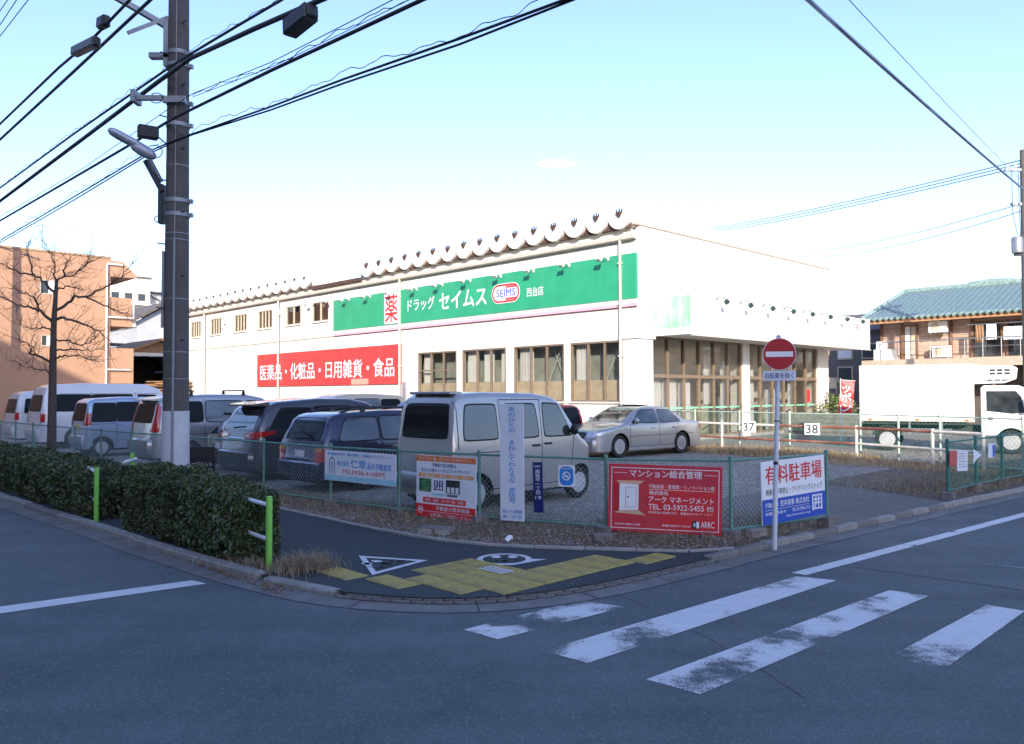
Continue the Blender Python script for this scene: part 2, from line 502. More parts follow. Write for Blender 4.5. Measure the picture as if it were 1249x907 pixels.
# ================================================================ ground
def cr(P, step):
    """smooth line through points of the (p, q) grid, resampled"""
    P = [np.array(p, float) for p in P]
    P = [2 * P[0] - P[1]] + P + [2 * P[-1] - P[-2]]
    out = []
    for i in range(1, len(P) - 2):
        a, b, c, d = P[i - 1:i + 3]
        for t in np.linspace(0, 1, 24, endpoint=False):
            out.append(.5 * (2 * b + (c - a) * t + (2 * a - 5 * b + 4 * c - d) * t * t + (3 * b - a - 3 * c + d) * t ** 3))
    out.append(P[-2])
    L = [0]
    for i in range(1, len(out)):
        L.append(L[-1] + float(np.linalg.norm(out[i] - out[i - 1])))
    n = max(2, int(L[-1] / step) + 1)
    o = np.array(out)
    return [np.array((np.interp(s, L, o[:, 0]), np.interp(s, L, o[:, 1]))) for s in np.linspace(0, L[-1], n)]
def off(P, d):
    """shift a line sideways; positive = towards the road"""
    r = []
    for i in range(len(P)):
        t = P[min(i + 1, len(P) - 1)] - P[max(i - 1, 0)]
        t = t / np.linalg.norm(t)
        r.append(P[i] + np.array((t[1], -t[0])) * d * SIDE)
    return r
KP = [(60, 3.55), (50, 3.6), (40, 3.65), (32, 3.69), (26, 3.72), (22, 3.75), (19.5, 3.78), (17, 3.81), (14.4, 3.87), (12.66, 3.95), (10.9, 3.97), (9.7, 4.03), (8.5, 4.1), (7.9, 4.17), (7.05, 4.32), (6.35, 4.66), (5.84, 5.12), (5.53, 5.75), (5.36, 6.6), (5.27, 7.93), (5.2, 9.6), (5.05, 11.65), (4.82, 14.9), (4.5, 18.9), (4.1, 24), (3.6, 30), (2.6, 44), (1.5, 60)]
IE = [(60, 6.0), (46, 6.15), (34, 6.3), (26, 6.4), (20, 6.48), (17, 6.62), (14.1, 6.78), (11.4, 6.73), (8.93, 6.72), (7.74, 6.98), (6.9, 7.48), (6.25, 7.97), (5.62, 8.45), (5.3, 9.0)]
FP = [(60, 6.3), (34, 6.55), (32, 6.6), (30, 6.62), (28, 6.64), (26, 6.68), (24, 6.7), (22, 6.75), (20, 6.8), (18, 6.88), (16.05, 7.0), (14.05, 7.15), (11.9, 7.27), (10.3, 7.52), (8.8, 7.86), (6.95, 8.5), (5.6, 9.42), (5.22, 11.4)]
SIDE = -1
# with p falling along the line the road lies on the -q side: pick the sign that lowers q
_t = off([np.array((10., 4.)), np.array((9., 4.))], 1.0)
if _t[0][1] > 4: SIDE = 1

g = MB(); g.add([W(-900, -900, -.06), W(900, -900, -.06), W(900, 900, -.06), W(-900, 900, -.06)], [(0, 1, 2, 3)])
struct('ground', up(g), EARTH, recalc=False)
struct('road', up(sheet([W(95, -9.4), W(-60, -9.4), W(-60, 95), W(95, 95)], 0)), ASPHALT, recalc=False)
KL = cr(KP, .12)
walk_in = cr(IE, .3)
def strip(A, B, za, zb):
    mb = MB()
    vs = [W(*a, za) for a in A] + [W(*b, zb) for b in B]
    n = len(A)
    mb.add(vs, [(i, i + 1, n + i + 1, n + i) for i in range(n - 1)])
    return up(mb)
def resamp(P, n):
    L = [0]
    for i in range(1, len(P)):
        L.append(L[-1] + float(np.linalg.norm(np.array(P[i]) - np.array(P[i - 1]))))
    o = np.array(P)
    return [np.array((np.interp(s, L, o[:, 0]), np.interp(s, L, o[:, 1]))) for s in np.linspace(0, L[-1], n)]
iK = min(range(len(KL)), key=lambda i: abs(KL[i][1] - 9.0) + (0 if KL[i][0] < 5.6 else 9))
struct('sidewalk', strip(resamp(KL[:iK + 1], 160), resamp(walk_in, 160), .05, .05), WALKASPH, recalc=False)
# soil verge between the pavement edge and the fence, rising to the lot
def wob(P, a):
    return [p + np.array((rnd.uniform(-a, a), rnd.uniform(-a, a))) for p in P]
fl = resamp([np.array(p, float) for p in FP[:-1]], 200)
wi = resamp(walk_in, 200)
md = [(a + b) / 2 for a, b in zip(fl, wi)]
vm = MB()
rows = [(wi, .053), (md, .10), (fl, .145), ([p + np.array((0, .5)) for p in fl], .158)]
vs = []
for r, z in rows:
    vs += [W(p[0], p[1], z + (rnd.uniform(-.015, .02) if .06 < z < .15 else 0)) for p in r]
vm.add(vs, [(k * 200 + i, k * 200 + i + 1, (k + 1) * 200 + i + 1, (k + 1) * 200 + i) for k in range(3) for i in range(199)])
struct('verge', up(vm), SOIL, recalc=False, smooth=60)
lot = [(p[0], p[1] + .3) for p in FP[:-2]] + [(6.4, 9.3), (6.4, 90), (90, 90), (90, 6.6)]
struct('parking_lot', up(sheet([W(a, b, .15) for a, b in lot])), GRAVEL, recalc=False)
# the edge along the right-hand road: verge, entrance apron, verge
def margin(name, q0, q1, ze, m, n=14):
    qs = np.linspace(q0, q1, n)
    A, B_, C_ = [], [], []
    ke = [(np.interp(q, [9, 11.65, 14.9, 18.9, 30, 60], [5.24, 5.05, 4.82, 4.5, 3.6, 1.5])) for q in qs]
    mb = MB()
    vs = [W(k + .06, q, ze) for k, q in zip(ke, qs)] + [W(6.45, q, .153) for q in qs] + [W(7.6, q, .154) for q in qs]
    mb.add(vs, [(k * n + i, k * n + i + 1, (k + 1) * n + i + 1, (k + 1) * n + i) for k in range(2) for i in range(n - 1)])
    struct(name, up(mb), m, recalc=False)
margin('verge', 8.95, 11.5, .058, SOIL)
margin('entrance_apron', 11.5, 15.6, .046, APRON)
margin('verge', 15.6, 60, .052, SOIL)
# dry soil strip along the back fence and in front of the shop
bk = MB()
bkp = [(18, 23.1), (14.5, 21.7), (11.5, 21.9), (9.4, 21.7), (7.4, 20.8), (5.6, 19.5)]
bkq = [(18, 24.0), (15.5, 24.0), (11.5, 23.4), (9.4, 23.2), (7.0, 22.3), (5.2, 21.2)]
struct('verge', strip([np.array(x) for x in bkp], [np.array(x) for x in bkq], .156, .158), SOIL, recalc=False)

# kerb stones, gutter, brick strip
kerb = bpy.data.objects.new('kerb', None); COL.objects.link(kerb); kerb['kind'] = 'structure'; FRAME['kerb'] = Matrix.Identity(4)
KM = [mat('kerb_stone_a', (.25, .245, .23), .85, var=.2, scale=7, bump=.3, dirt=.7, dirtcol=(.10, .095, .08), fine=.15), CONCD]
def kerb_run(P, step, w, top, seed):
    r = random.Random(seed)
    L = 0; i = 0
    n = max(1, int(sum(np.linalg.norm(P[k + 1] - P[k]) for k in range(len(P) - 1)) / step))
    Q = resamp(P, n + 1)
    for a, b in zip(Q[:-1], Q[1:]):
        c = (a + b) / 2; t = b - a; l = float(np.linalg.norm(t))
        ang = atan2(*(W(t[0], t[1])[j] for j in (1, 0)))
        m = MB().cb(-l / 2 + .006, l / 2 - .006, -w / 2, w / 2, -.08, top + r.uniform(-.008, .008), .018)
        obj('kerb_stone', m, KM[r.random() < .25], kerb, loc=W(c[0], c[1], 0), rz=ang + r.uniform(-.012, .012))
iA = min(range(len(KL)), key=lambda i: abs(KL[i][0] - 7.0) + (0 if KL[i][1] < 5 else 9))
iS = min(range(len(KL)), key=lambda i: abs(KL[i][0] - 34))
iB = min(range(len(KL)), key=lambda i: abs(KL[i][1] - 8.3) + (0 if KL[i][0] < 6 else 9))
iC = min(range(len(KL)), key=lambda i: abs(KL[i][1] - 30))
kerb_run(KL[iS:iA - 9], .62, .15, .085, 3)
kerb_run(KL[iA - 9:iA + 1], .6, .15, .055, 5)
kerb_run(KL[iB:iC + 1], .6, .13, .085, 4)
GK = off(KL, .26)
iE = iC
struct('gutter', strip(off(KL[:iE], .05), off(KL[:iE], .36), .011, .006), mat('gutter_concrete', (.155, .152, .146), .9, var=.2, scale=3, bump=.3, dirt=.6, dirtcol=(.07, .068, .06), fine=.2), recalc=False)
# gutter joints every 60 cm are real gaps filled with dark dirt
gj = MB()
OA, OB = off(KL, .065), off(KL, .355)
for k in range(40, iE - 1, 9):
    a, b = W(*OA[k], .0155), W(*OB[k], .0105)
    t = (b - a).cross(Vector((0, 0, 1))).normalized() * .006
    gj.add([a - t, a + t, b + t, b - t], [(0, 1, 2, 3)])
struct('gutter_joint', up(gj), mat('joint_dirt', (.05, .046, .04), .95), recalc=False)
bs = bpy.data.objects.new('brick_strip', None); COL.objects.link(bs); bs['kind'] = 'structure'; FRAME['brick_strip'] = Matrix.Identity(4)
BR = [mat('paving_brick', (.125, .108, .098), .9, var=.25, scale=18, bump=.3, fine=.1), mat('paving_brick_grey', (.13, .128, .122), .9, var=.25, scale=18, bump=.3, fine=.1)]
bmesh_src = [MB().cb(-.094, .094, -.028, .028, -.03, .0, .005)]
bsrc = {}
ramp = KL[iA + 1:iB + 2]
struct('brick_bed', strip(off(ramp, -.10), off(ramp, .10), .038, .014), mat('joint_dirt', (.05, .046, .04)), recalc=False)
for row, d in enumerate((-.064, .0, .064)):
    Lr = off(ramp, d)
    n = int(sum(np.linalg.norm(Lr[k + 1] - Lr[k]) for k in range(len(Lr) - 1)) / .2)
    Q = resamp(Lr, 2 * n + 1)
    for k in range(n):
        i = 2 * k + (row % 2)
        if i + 1 >= len(Q): break
        c = Q[i]; t = Q[i + 1] - Q[max(i - 1, 0)]
        ang = atan2(*(W(t[0], t[1])[j] for j in (1, 0)))
        mi = rnd.random() < .5
        if mi not in bsrc:
            bsrc[mi] = o = obj('brick', bmesh_src[0], BR[mi], bs)
        else:
            o = inst('brick', bsrc[mi], bs)
        o.location = W(c[0], c[1], .0455 - .0085 * row + rnd.uniform(-.0025, .002))
        o.rotation_euler[2] = ang
edge = bpy.data.objects.new('pavement_edging', None); COL.objects.link(edge); edge['kind'] = 'structure'; FRAME['pavement_edging'] = Matrix.Identity(4)
Q = resamp([p for p in walk_in if p[0] < 32], 44)
for a, b in zip(Q[:-1], Q[1:]):
    c = (a + b) / 2; t = b - a; l = float(np.linalg.norm(t))
    obj('edging_stone', MB().cb(-l / 2 + .004, l / 2 - .004, -.035, .035, -.03, .078, .008), CONC, edge, loc=W(c[0], c[1], rnd.uniform(-.01, .006)), rz=atan2(*(W(t[0], t[1])[j] for j in (1, 0))))

# ---------------------------------------------------------------- painted markings
def stripe(name, a, b, c, d, wear=lambda t: 0., n=24, z=.004, m=None):
    """quad a-b (near end) to d-c (far end); wear varies along it"""
    mb = MB()
    vs, wv = [], []
    for i in range(n + 1):
        t = i / n
        for s in (0, .5, 1):
            l = W(a[0] + (d[0] - a[0]) * t, a[1] + (d[1] - a[1]) * t, z)
            r = W(b[0] + (c[0] - b[0]) * t, b[1] + (c[1] - b[1]) * t, z)
            vs.append(l.lerp(r, s)); wv.append(wear(t) + (.05 if s != .5 else 0))
    mb.add(vs, [(3 * i + k, 3 * i + k + 1, 3 * i + k + 4, 3 * i + k + 3) for i in range(n) for k in (0, 1)])
    o = struct(name, up(mb), m or PAINTW, recalc=False)
    at = o.data.attributes.new('wear', 'FLOAT', 'POINT')
    at.data.foreach_set('value', wv)
    return o
def bump_at(*pk):
    return lambda t: sum(h * math.exp(-((t - c) / w) ** 2) for c, w, h in pk)
stripe('crosswalk_stripe', (5.22, 4.48), (4.82, 4.5), (4.70, 6.02), (5.16, 5.9), bump_at((.36, .10, .24), (.95, .1, .15)))
stripe('crosswalk_stripe', (4.36, 4.55), (3.93, 4.58), (3.78, 8.46), (4.17, 8.34), bump_at((.16, .08, .08), (.62, .3, -.14)))
stripe('crosswalk_stripe', (3.42, 4.61), (3.0, 4.64), (2.86, 8.46), (3.22, 8.42), bump_at((.45, .08, .06), (.75, .25, -.06), (.12, .1, .05)))
stripe('crosswalk_stripe', (2.45, 5.2), (2.03, 5.2), (2.05, 8.5), (2.36, 8.48), bump_at((.0, .30, .7), (.75, .25, -.15)))
stripe('crosswalk_stripe', (1.45, 5.0), (1.08, 5.0), (1.1, 8.5), (1.42, 8.5), bump_at((.05, .25, .6), (.6, .25, .05)))
stripe('crosswalk_stripe', (.52, 5.0), (.1, 5.0), (.1, 8.5), (.5, 8.5), bump_at((.05, .25, .5)))
stripe('lane_edge_line', (4.29, 8.47), (4.12, 8.47), (1.42, 40), (1.6, 40), lambda t: -.12, n=120)
stripe('stop_line', (9.12, -.1), (8.8, -.1), (8.40, 3.63), (8.66, 3.58), lambda t: -.22)
a, b = ground_at(1150, 682), ground_at(1260, 694)
def pq(v): return (v.x * UX + v.y * UY, v.x * UY - v.y * UX)
pa, pb = pq(a), pq(b)
stripe('centre_line', (pa[0] + .05, pa[1]), (pa[0] - .05, pa[1]), (pb[0] - .05, pb[1]), (pb[0] + .05, pb[1]), bump_at((.15, .3, .35)))
def crack(pts, w, name='asphalt_seam'):
    mb = MB()
    vs = []
    for p in pts:
        a = ground_at(*p, .003) if len(p) == 2 else p
        vs.append(a)
    P = []
    for a, b in zip(vs[:-1], vs[1:]):
        for k in range(8):
            P.append(a.lerp(b, k / 8) + Vector((rnd.uniform(-.01, .01), rnd.uniform(-.01, .01), 0)))
    P.append(vs[-1])
    q = []
    for i, p in enumerate(P):
        t = (P[min(i + 1, len(P) - 1)] - P[max(i - 1, 0)]).cross(Vector((0, 0, 1))).normalized() * w * rnd.uniform(.5, 1)
        q += [p - t, p + t]
    mb.add(q, [(2 * i, 2 * i + 1, 2 * i + 3, 2 * i + 2) for i in range(len(P) - 1)])
    struct(name, up(mb), mat('seam_tar', (.018, .018, .019), .7), recalc=False)
crack([(1029, 690), (1120, 702), (1300, 727)], .012)
crack([(700, 700), (800, 745), (905, 800), (980, 850)], .004)
# tactile paving: dot tiles and guide-bar tiles, 30 cm each
tac = bpy.data.objects.new('tactile_paving', None); COL.objects.link(tac); tac['kind'] = 'structure'; FRAME['tactile_paving'] = Matrix.Identity(4)
dot = MB().cb(-.146, .146, -.146, .146, -.03, .006, .003)
for i in range(5):
    for j in range(5):
        dot.lathe([(.017, .006), (.012, .011)], 6, Matrix.Translation((-.112 + .056 * i, -.112 + .056 * j, 0)))
bar = MB().cb(-.146, .146, -.146, .146, -.03, .006, .003)
for j in range(4):
    bar.cb(-.135, .135, -.1275 + .0735 * j, -.0925 + .0735 * j, .0, .011, .003)
cells = []
cells += [(7.75 - .3 * i, 4.78, 0) for i in range(2)]
cells += [(7.05 - .3 * i, 4.95, 0) for i in range(2)]
cells += [(6.75 - .3 * i, 5.25, 0) for i in range(3)]
cells += [(6.45 - .3 * i, 5.55, 0) for i in range(3)]
cells += [(6.15 - .3 * i, 5.85 + .3 * j, 0) for i in range(2) for j in range(6)]
cells += [(6.45, 5.85, 0), (5.70, 7.65, 0), (5.70, 7.95, 0)]
cells += [(7.05, 5.85, 1), (6.75, 5.85, 1), (7.05, 5.55, 1), (6.75, 5.55, 1), (7.05, 6.15, 1), (6.75, 6.15, 1), (6.45, 6.15, 1)]
tsrc = {}
for p, q, k in cells:
    if k not in tsrc:
        o = tsrc[k] = obj('tile', (dot, bar)[k], YTILE, tac)
    else:
        o = inst('tile', tsrc[k], tac)
    o.location = W(p + rnd.uniform(-.003, .003), q + rnd.uniform(-.003, .003), .054 + rnd.uniform(-.002, .002))
    o.rotation_euler[2] = ANG + rnd.uniform(-.012, .012)
# three white strips on the guide tiles
for k in range(3):
    struct('white_strip', MB().cb(-.2, .2, -.02, .02, 0, .004, .001), MARKW, loc=W(6.5, 5.98 + .0735 * k, .0665), rz=ANG)
# stop marks for walkers: a triangle and a ring with footprints
def mark_tri():
    P = [ground_at(437.5, 677.5, .0545), ground_at(522, 683, .0545), ground_at(454, 701, .0545)]
    c = sum(P, Vector()) / 3
    mb = MB()
    I = [c + (p - c) * .74 for p in P]
    mb.add(P + I, [(i, (i + 1) % 3, (i + 1) % 3 + 3, i + 3) for i in range(3)])
    ax = (P[1] - P[2]).normalized(); ay = Vector((-ax.y, ax.x, 0))
    vs, fs = TXT['とまれ']
    x0, x1 = min(v[0] for v in vs), max(v[0] for v in vs); y0, y1 = min(v[1] for v in vs), max(v[1] for v in vs)
    mb.add([c + ax * ((v[0] - x0) / (x1 - x0) - .5) * .52 + ay * ((v[1] - y0) / (y1 - y0) - .62) * .2 for v in vs], fs)
    for s in (-.09, .09):
        d = c + ax * (s * .9 - .06) + ay * .16
        mb.add([d + ax * (.05 * cos(a_)) + ay * (.075 * sin(a_) * (1.2 if sin(a_) > 0 else .8)) for a_ in [2 * pi * k / 14 for k in range(14)]], [tuple(range(14))])
    struct('stop_mark', up(mb), MARKW, recalc=False)
def mark_ring():
    c = ground_at(615, 681.5, .0545)
    mb = MB()
    n = 40
    mb.add([c + Vector((.325 * cos(t), .325 * sin(t), 0)) for t in [2 * pi * k / n for k in range(n)]] + [c + Vector((.255 * cos(t), .255 * sin(t), 0)) for t in [2 * pi * k / n for k in range(n)]],
           [(k, (k + 1) % n, n + (k + 1) % n, n + k) for k in range(n)])
    mb.add([c + Vector(v) for v in ((.02, -.36, .001), (.16, -.3, .001), (.50, -.02, .001), (.33, -.0, .001), (.2, -.22, .001))], [(0, 1, 4), (1, 2, 3), (1, 3, 4)])
    vs, fs = TXT['とまれ']
    x0, x1 = min(v[0] for v in vs), max(v[0] for v in vs); y0, y1 = min(v[1] for v in vs), max(v[1] for v in vs)
    mb.add([c + Vector((-((v[0] - x0) / (x1 - x0) - .5) * .34, -((v[1] - y0) / (y1 - y0)) * .13 - .02, 0)) for v in vs], fs)
    for s in (-.1, .1):
        d = c + Vector((s, .12, 0))
        mb.add([d + Vector((.06 * cos(t), .085 * sin(t) * (1.15 if sin(t) > 0 else .8), 0)) for t in [2 * pi * k / 14 for k in range(14)]], [tuple(range(14))])
    struct('stop_mark', up(mb), MARKW, recalc=False)
mark_tri(); mark_ring()

# ================================================================ the drugstore
WALLW = mat('store_wall_white', (.74, .72, .67), .75, var=.05, scale=1.5, bump=.05, dirt=.22, dirtcol=(.42, .36, .29))
CREAM = mat('cream_metal', (.60, .55, .47), .5, var=.06, dirt=.3, dirtcol=(.35, .27, .2))
BROWNF = mat('bronze_frame', (.27, .205, .145), .4, .3, var=.12)
BEIGEF = mat('beige_frame', (.52, .45, .34), .5, var=.08)
GREEN = mat('sign_green', (.03, .33, .17), .4, var=.08, scale=1.2, dirt=.12, dirtcol=(.1, .42, .25))
GREENF = mat('faded_green', (.30, .60, .40), .5, var=.25, scale=3, dirt=.7, dirtcol=(.72, .76, .68))
PINK = mat('faded_pink', (.78, .42, .50), .5, var=.1, dirt=.3, dirtcol=(.7, .55, .55))
REDS = mat('sign_red', (.62, .055, .055), .45, var=.10, scale=1.5, dirt=.15, dirtcol=(.66, .2, .16))
REDL = mat('letter_red', (.60, .03, .035), .5, var=.05)
BLUEL = mat('letter_blue', (.03, .10, .42), .5, var=.05)
GLASSC = glass_mat('shop_glass', (.93, .95, .93), .04)
GLASSD = glass_mat('dark_glass', (.42, .45, .40), .12)
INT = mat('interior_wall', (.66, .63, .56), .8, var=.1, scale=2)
INTD = mat('grey_green_paint', (.40, .42, .36), .8, var=.2, scale=2)  # plain grey-green, also used on the roof edge beam
PARTN = mat('partition_board', (.70, .56, .38), .7, var=.12, scale=3)
TROUGH = mat('roof_trough_white', (.72, .70, .66), .7, var=.06, dirt=.25, dirtcol=(.4, .36, .3))
LAMPD = mat('lamp_housing', (.018, .05, .055), .5, .1)

store = thing('drugstore', 'long white drugstore with a green signboard and half-round roof ends', 'store', W(17.72, 23.49, .15), ANG)
LEN, DEP, TOPL = 41.7, 15.9, 7.72
def holed(x0, x1, z0, z1, y, th, holes):
    """wall slab in the x-z plane, outer face at y, thickness th to +y, with real openings"""
    xs = sorted({x0, x1} | {h[0] for h in holes} | {h[1] for h in holes})
    zs = sorted({z0, z1} | {h[2] for h in holes} | {h[3] for h in holes})
    def solid(i, j):
        if i < 0 or j < 0 or i >= len(xs) - 1 or j >= len(zs) - 1: return None
        cx, cz = (xs[i] + xs[i + 1]) / 2, (zs[j] + zs[j + 1]) / 2
        return not any(h[0] < cx < h[1] and h[2] < cz < h[3] for h in holes)
    mb = MB()
    for i in range(len(xs) - 1):
        for j in range(len(zs) - 1):
            if not solid(i, j): continue
            a, b, c, d = xs[i], xs[i + 1], zs[j], zs[j + 1]
            mb.add([(a, y, c), (b, y, c), (b, y, d), (a, y, d)], [(0, 1, 2, 3)])
            mb.add([(a, y + th, c), (b, y + th, c), (b, y + th, d), (a, y + th, d)], [(3, 2, 1, 0)])
            for di, dj, p in ((-1, 0, [(a, y, c), (a, y, d), (a, y + th, d), (a, y + th, c)]), (1, 0, [(b, y, c), (b, y + th, c), (b, y + th, d), (b, y, d)]),
                              (0, -1, [(a, y, c), (a, y + th, c), (b, y + th, c), (b, y, c)]), (0, 1, [(a, y, d), (b, y, d), (b, y + th, d), (a, y + th, d)])):
                if not solid(i + di, j + dj):
                    mb.add(p, [(0, 1, 2, 3)])
    return mb
GW = [(-12.96, -10.11), (-9.71, -6.88), (-6.39, -3.56), (-3.22, -.66)]
UW = [(-39.55, -37.85), (-36.25, -34.55), (-32.6, -30.83), (-29.28, -27.46), (-25.76, -24.02), (-22.75, -21.0)]
holes = [(a, b, 1.53, 3.82) for a, b in GW] + [(a, b, 5.92, 7.05) for a, b in UW]
obj('wall', holed(-LEN, 0, 0, TOPL, 0, .2, holes), WALLW, store, recalc=False)
# end wall with shop front: pillars, spandrel, far walls, roof slab
obj('wall', MB().bx(-.2, 0, .201, 15.9, 4.0, 7.98), WALLW, store)
obj('wall', MB().bx(-LEN, -LEN + .2, .201, DEP, 0, 7.6), WALLW, store)
obj('wall', MB().bx(-LEN + .201, -.2, DEP - .2, DEP, 0, 7.6), WALLW, store)
obj('roof', MB().bx(-LEN, -.201, .0, DEP, TOPL + .003, TOPL + .12), WALLW, store)
obj('ceiling', MB().bx(-LEN + .21, -.21, .21, DEP - .21, 4.12, 4.25), INT, store)
obj('floor', MB().bx(-LEN + .21, -.25, .21, DEP - .21, .0, .04), INT, store)
obj('coping', MB().cb(-.28, .04, -.1, DEP + .05, 7.985, 8.03, .01), mat('coping_metal', (.42, .34, .26), .5, var=.1), store)
for y0, y1, x1 in ((-.03, .95, .03), (7.39, 7.94, .02), (14.4, 15.55, .03)):
    obj('pillar', MB().cb(-.62, x1, y0, y1, 0, 3.98, .012), WALLW, store)
obj('pillar_cap', MB().cb(-.66, .10, -.10, 1.03, 3.84, 3.96, .015), WALLW, store)
# interior pieces seen through the glass
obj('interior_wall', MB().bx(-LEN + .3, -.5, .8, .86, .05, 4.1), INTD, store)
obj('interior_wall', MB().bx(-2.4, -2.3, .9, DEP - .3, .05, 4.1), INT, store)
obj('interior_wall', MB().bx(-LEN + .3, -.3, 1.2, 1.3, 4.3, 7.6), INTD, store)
for a, b in GW:
    obj('partition_board', MB().bx(a - .1, b + .1, .26, .3, 1.0, 2.36), PARTN, store)
for a, b in ((-9.7, -8.95), (-8.6, -7.95), (-7.5, -6.95), (-6.35, -5.55), (-3.2, -2.5), (-12.9, -12.2)):
    cu_ = MB()
    cv_ = [(a + (b - a) * i / 12, .34 + .03 * sin(i * 2.1), z_) for i in range(13) for z_ in (2.37, 3.95)]
    cu_.add(cv_, [(2 * i, 2 * i + 2, 2 * i + 3, 2 * i + 1) for i in range(12)])
    obj('sunlit_return_sheet', cu_, WALLW, store, smooth=60, recalc=False)  # wavy white sheets added to stand in for the sunlit window returns
obj('interior_beam', MB().rb((-4.6, .55, 2.9), (.04, .04, 2.6), ry=.45).rb((-4.3, .60, 2.9), (.025, .025, 2.6), ry=-.45), INT, store)
obj('interior_beam', MB().rb((-1.6, .55, 2.9), (.04, .04, 2.6), ry=.45).rb((-1.2, .60, 2.9), (.025, .025, 2.6), ry=-.45), INT, store)
r = random.Random(5)
shelf_m = mat('shop_shelf', (.55, .52, .47), .6, var=.2, scale=4)
for k in range(9):
    y = 1.7 + 1.5 * k
    h = r.uniform(1.3, 1.9)
    obj('shelf', MB().bx(-3.2 - r.uniform(0, 1.5), -1.6, y, y + .45, .05, h), shelf_m, store)
for y0, y1, z0, z1 in ((1.05, 2.0, .2, 2.35), (2.1, 3.05, .2, 2.35), (3.2, 4.0, .2, 2.3), (5.0, 5.5, 1.4, 3.4), (6.3, 6.9, .2, 3.2), (8.3, 9.0, .2, 2.9), (10.1, 10.9, .2, 2.0), (12.2, 12.7, 1.3, 3.5)):
    obj('white_board', MB().bx(-.45, -.4, y0, y1, z0, z1), WALLW, store)
# ground-floor windows: 3 lights each
def window(x0, x1, z0, z1, cols, rows, fm, gm, y=.05, fw=.07, proud=.05):
    fr = MB()
    e = .004
    fr.bx(x0 + e, x0 + fw, y - proud, y + .06, z0 + e, z1 - e).bx(x1 - fw, x1 - e, y - proud, y + .06, z0 + e, z1 - e)
    fr.bx(x0 + fw, x1 - fw, y - proud, y + .06, z0 + e, z0 + fw).bx(x0 + fw, x1 - fw, y - proud, y + .06, z1 - fw, z1 - e)
    w = (x1 - x0 - 2 * fw)
    for i in range(1, cols):
        c = x0 + fw + w * i / cols
        fr.bx(c - .035, c + .035, y - proud + .01, y + .05, z0 + fw, z1 - fw)
    for zz in rows:
        for i in range(cols):
            a = x0 + fw + w * i / cols + (.035 if i else 0); b = x0 + fw + w * (i + 1) / cols - (.035 if i < cols - 1 else 0)
            fr.bx(a, b, y - proud + .015, y + .045, zz - .03, zz + .03)
    f = obj('window', fr, fm, store)
    obj('sill', MB().cb(x0 - .06, x1 + .06, -.09, .02, z0 - .06, z0 - .003, .01), WALLW, f)
    for i in range(cols):
        a = x0 + fw + w * i / cols; b = x0 + fw + w * (i + 1) / cols
        obj('pane', MB().add([(a, y + .02 + .006 * (i % 2), z0 + fw), (b, y + .02 + .006 * (i % 2), z0 + fw), (b, y + .02 + .006 * (i % 2), z1 - fw), (a, y + .02 + .006 * (i % 2), z1 - fw)], [(0, 1, 2, 3)]), gm, f, recalc=False)
    return f
for k, (a, b) in enumerate(GW):
    window(a, b, 1.53, 3.82, 3, [2.95] if k == 0 else [], BROWNF, GLASSC)
for k, (a, b) in enumerate(UW):
    window(a, b, 5.92, 7.05, 4 if k < 4 else 2, [], BEIGEF, GLASSD, fw=.06)
for x in (-33.9, -26.6):
    obj('vent_hood', MB().cb(x - .15, x + .15, -.14, -.0, 6.55, 6.95, .02), CREAM, store)
# trims along the long face
obj('drip_moulding', MB().cb(-LEN, -20.36, -.05, -.002, 5.0, 5.06, .01), CREAM, store)
obj('gutter', MB().prism([(-.26, 7.58), (-.24, 7.48), (-.05, 7.46), (-.003, 7.5), (-.003, 7.62), (-.26, 7.62)], 'x', -LEN - .1, .05), CREAM, store)
for x, z in ((-36.9, .2), (-26.4, .2), (-14.22, .2), (-.62, .2)):
    dp = MB().tube([(x, -.17, 7.47), (x, -.17, 7.2), (x, -.17, z)], .055, 8)
    for zz in (1.2, 3.2, 5.1, 6.6):
        dp.bx(x - .08, x + .08, -.23, -.001, zz, zz + .05)
    obj('downpipe', dp, CREAM, store, smooth=40)
# half-round roof troughs, white closed ends, dark anchor brackets between them
tr = MB()
R_, n = .542, 16
def arc(r, a0=pi, a1=2 * pi, m=n):
    return [(r * cos(a0 + (a1 - a0) * i / m), r * sin(a0 + (a1 - a0) * i / m)) for i in range(m + 1)]
o_, i_ = [(-R_, .13)] + arc(R_) + [(R_, .13)], [(-R_ + .06, .13)] + arc(R_ - .06) + [(R_ - .06, .13)]
shell = o_ + i_[::-1]
tr.prism(shell, 'y', -.32, 15.5)
tr.prism([(-R_ + .062, .08)] + arc(R_ - .062) + [(R_ - .062, .08)], 'y', -.30, -.25)
trm = None
br = MB().prism([(-.14, .0), (.14, .0), (.03, -.17), (.0, -.20), (-.03, -.17)], 'y', -.36, -.22).bx(-.13, -.10, -.32, -.27, 0, .09).bx(.10, .13, -.32, -.27, 0, .09).bx(-.015, .015, -.32, -.27, 0, .12)
brm = None
IRON = mat('rust_and_gap_shadow', (.085, .048, .036), .8, var=.3)
xs = [-.52 - 1.09 * k for k in range(16)] + [-23.1 - 1.09 * k for k in range(17)]
for x in xs:
    if trm is None:
        trm = obj('roof_trough', tr, TROUGH, store, smooth=35); o = trm
        brm = obj('roof_bracket', br, IRON, store); p = brm
    else:
        o = inst('roof_trough', trm, store); p = inst('roof_bracket', brm, store)
    o.location = (x, 0, 8.40); p.location = (x, -.02, 8.50 + rnd.uniform(-.02, .02))
    o.rotation_euler[1] = rnd.uniform(-.03, .03); p.rotation_euler[1] = rnd.uniform(-.12, .12)
    if x < -20: p.scale = (.6, 1, .55)
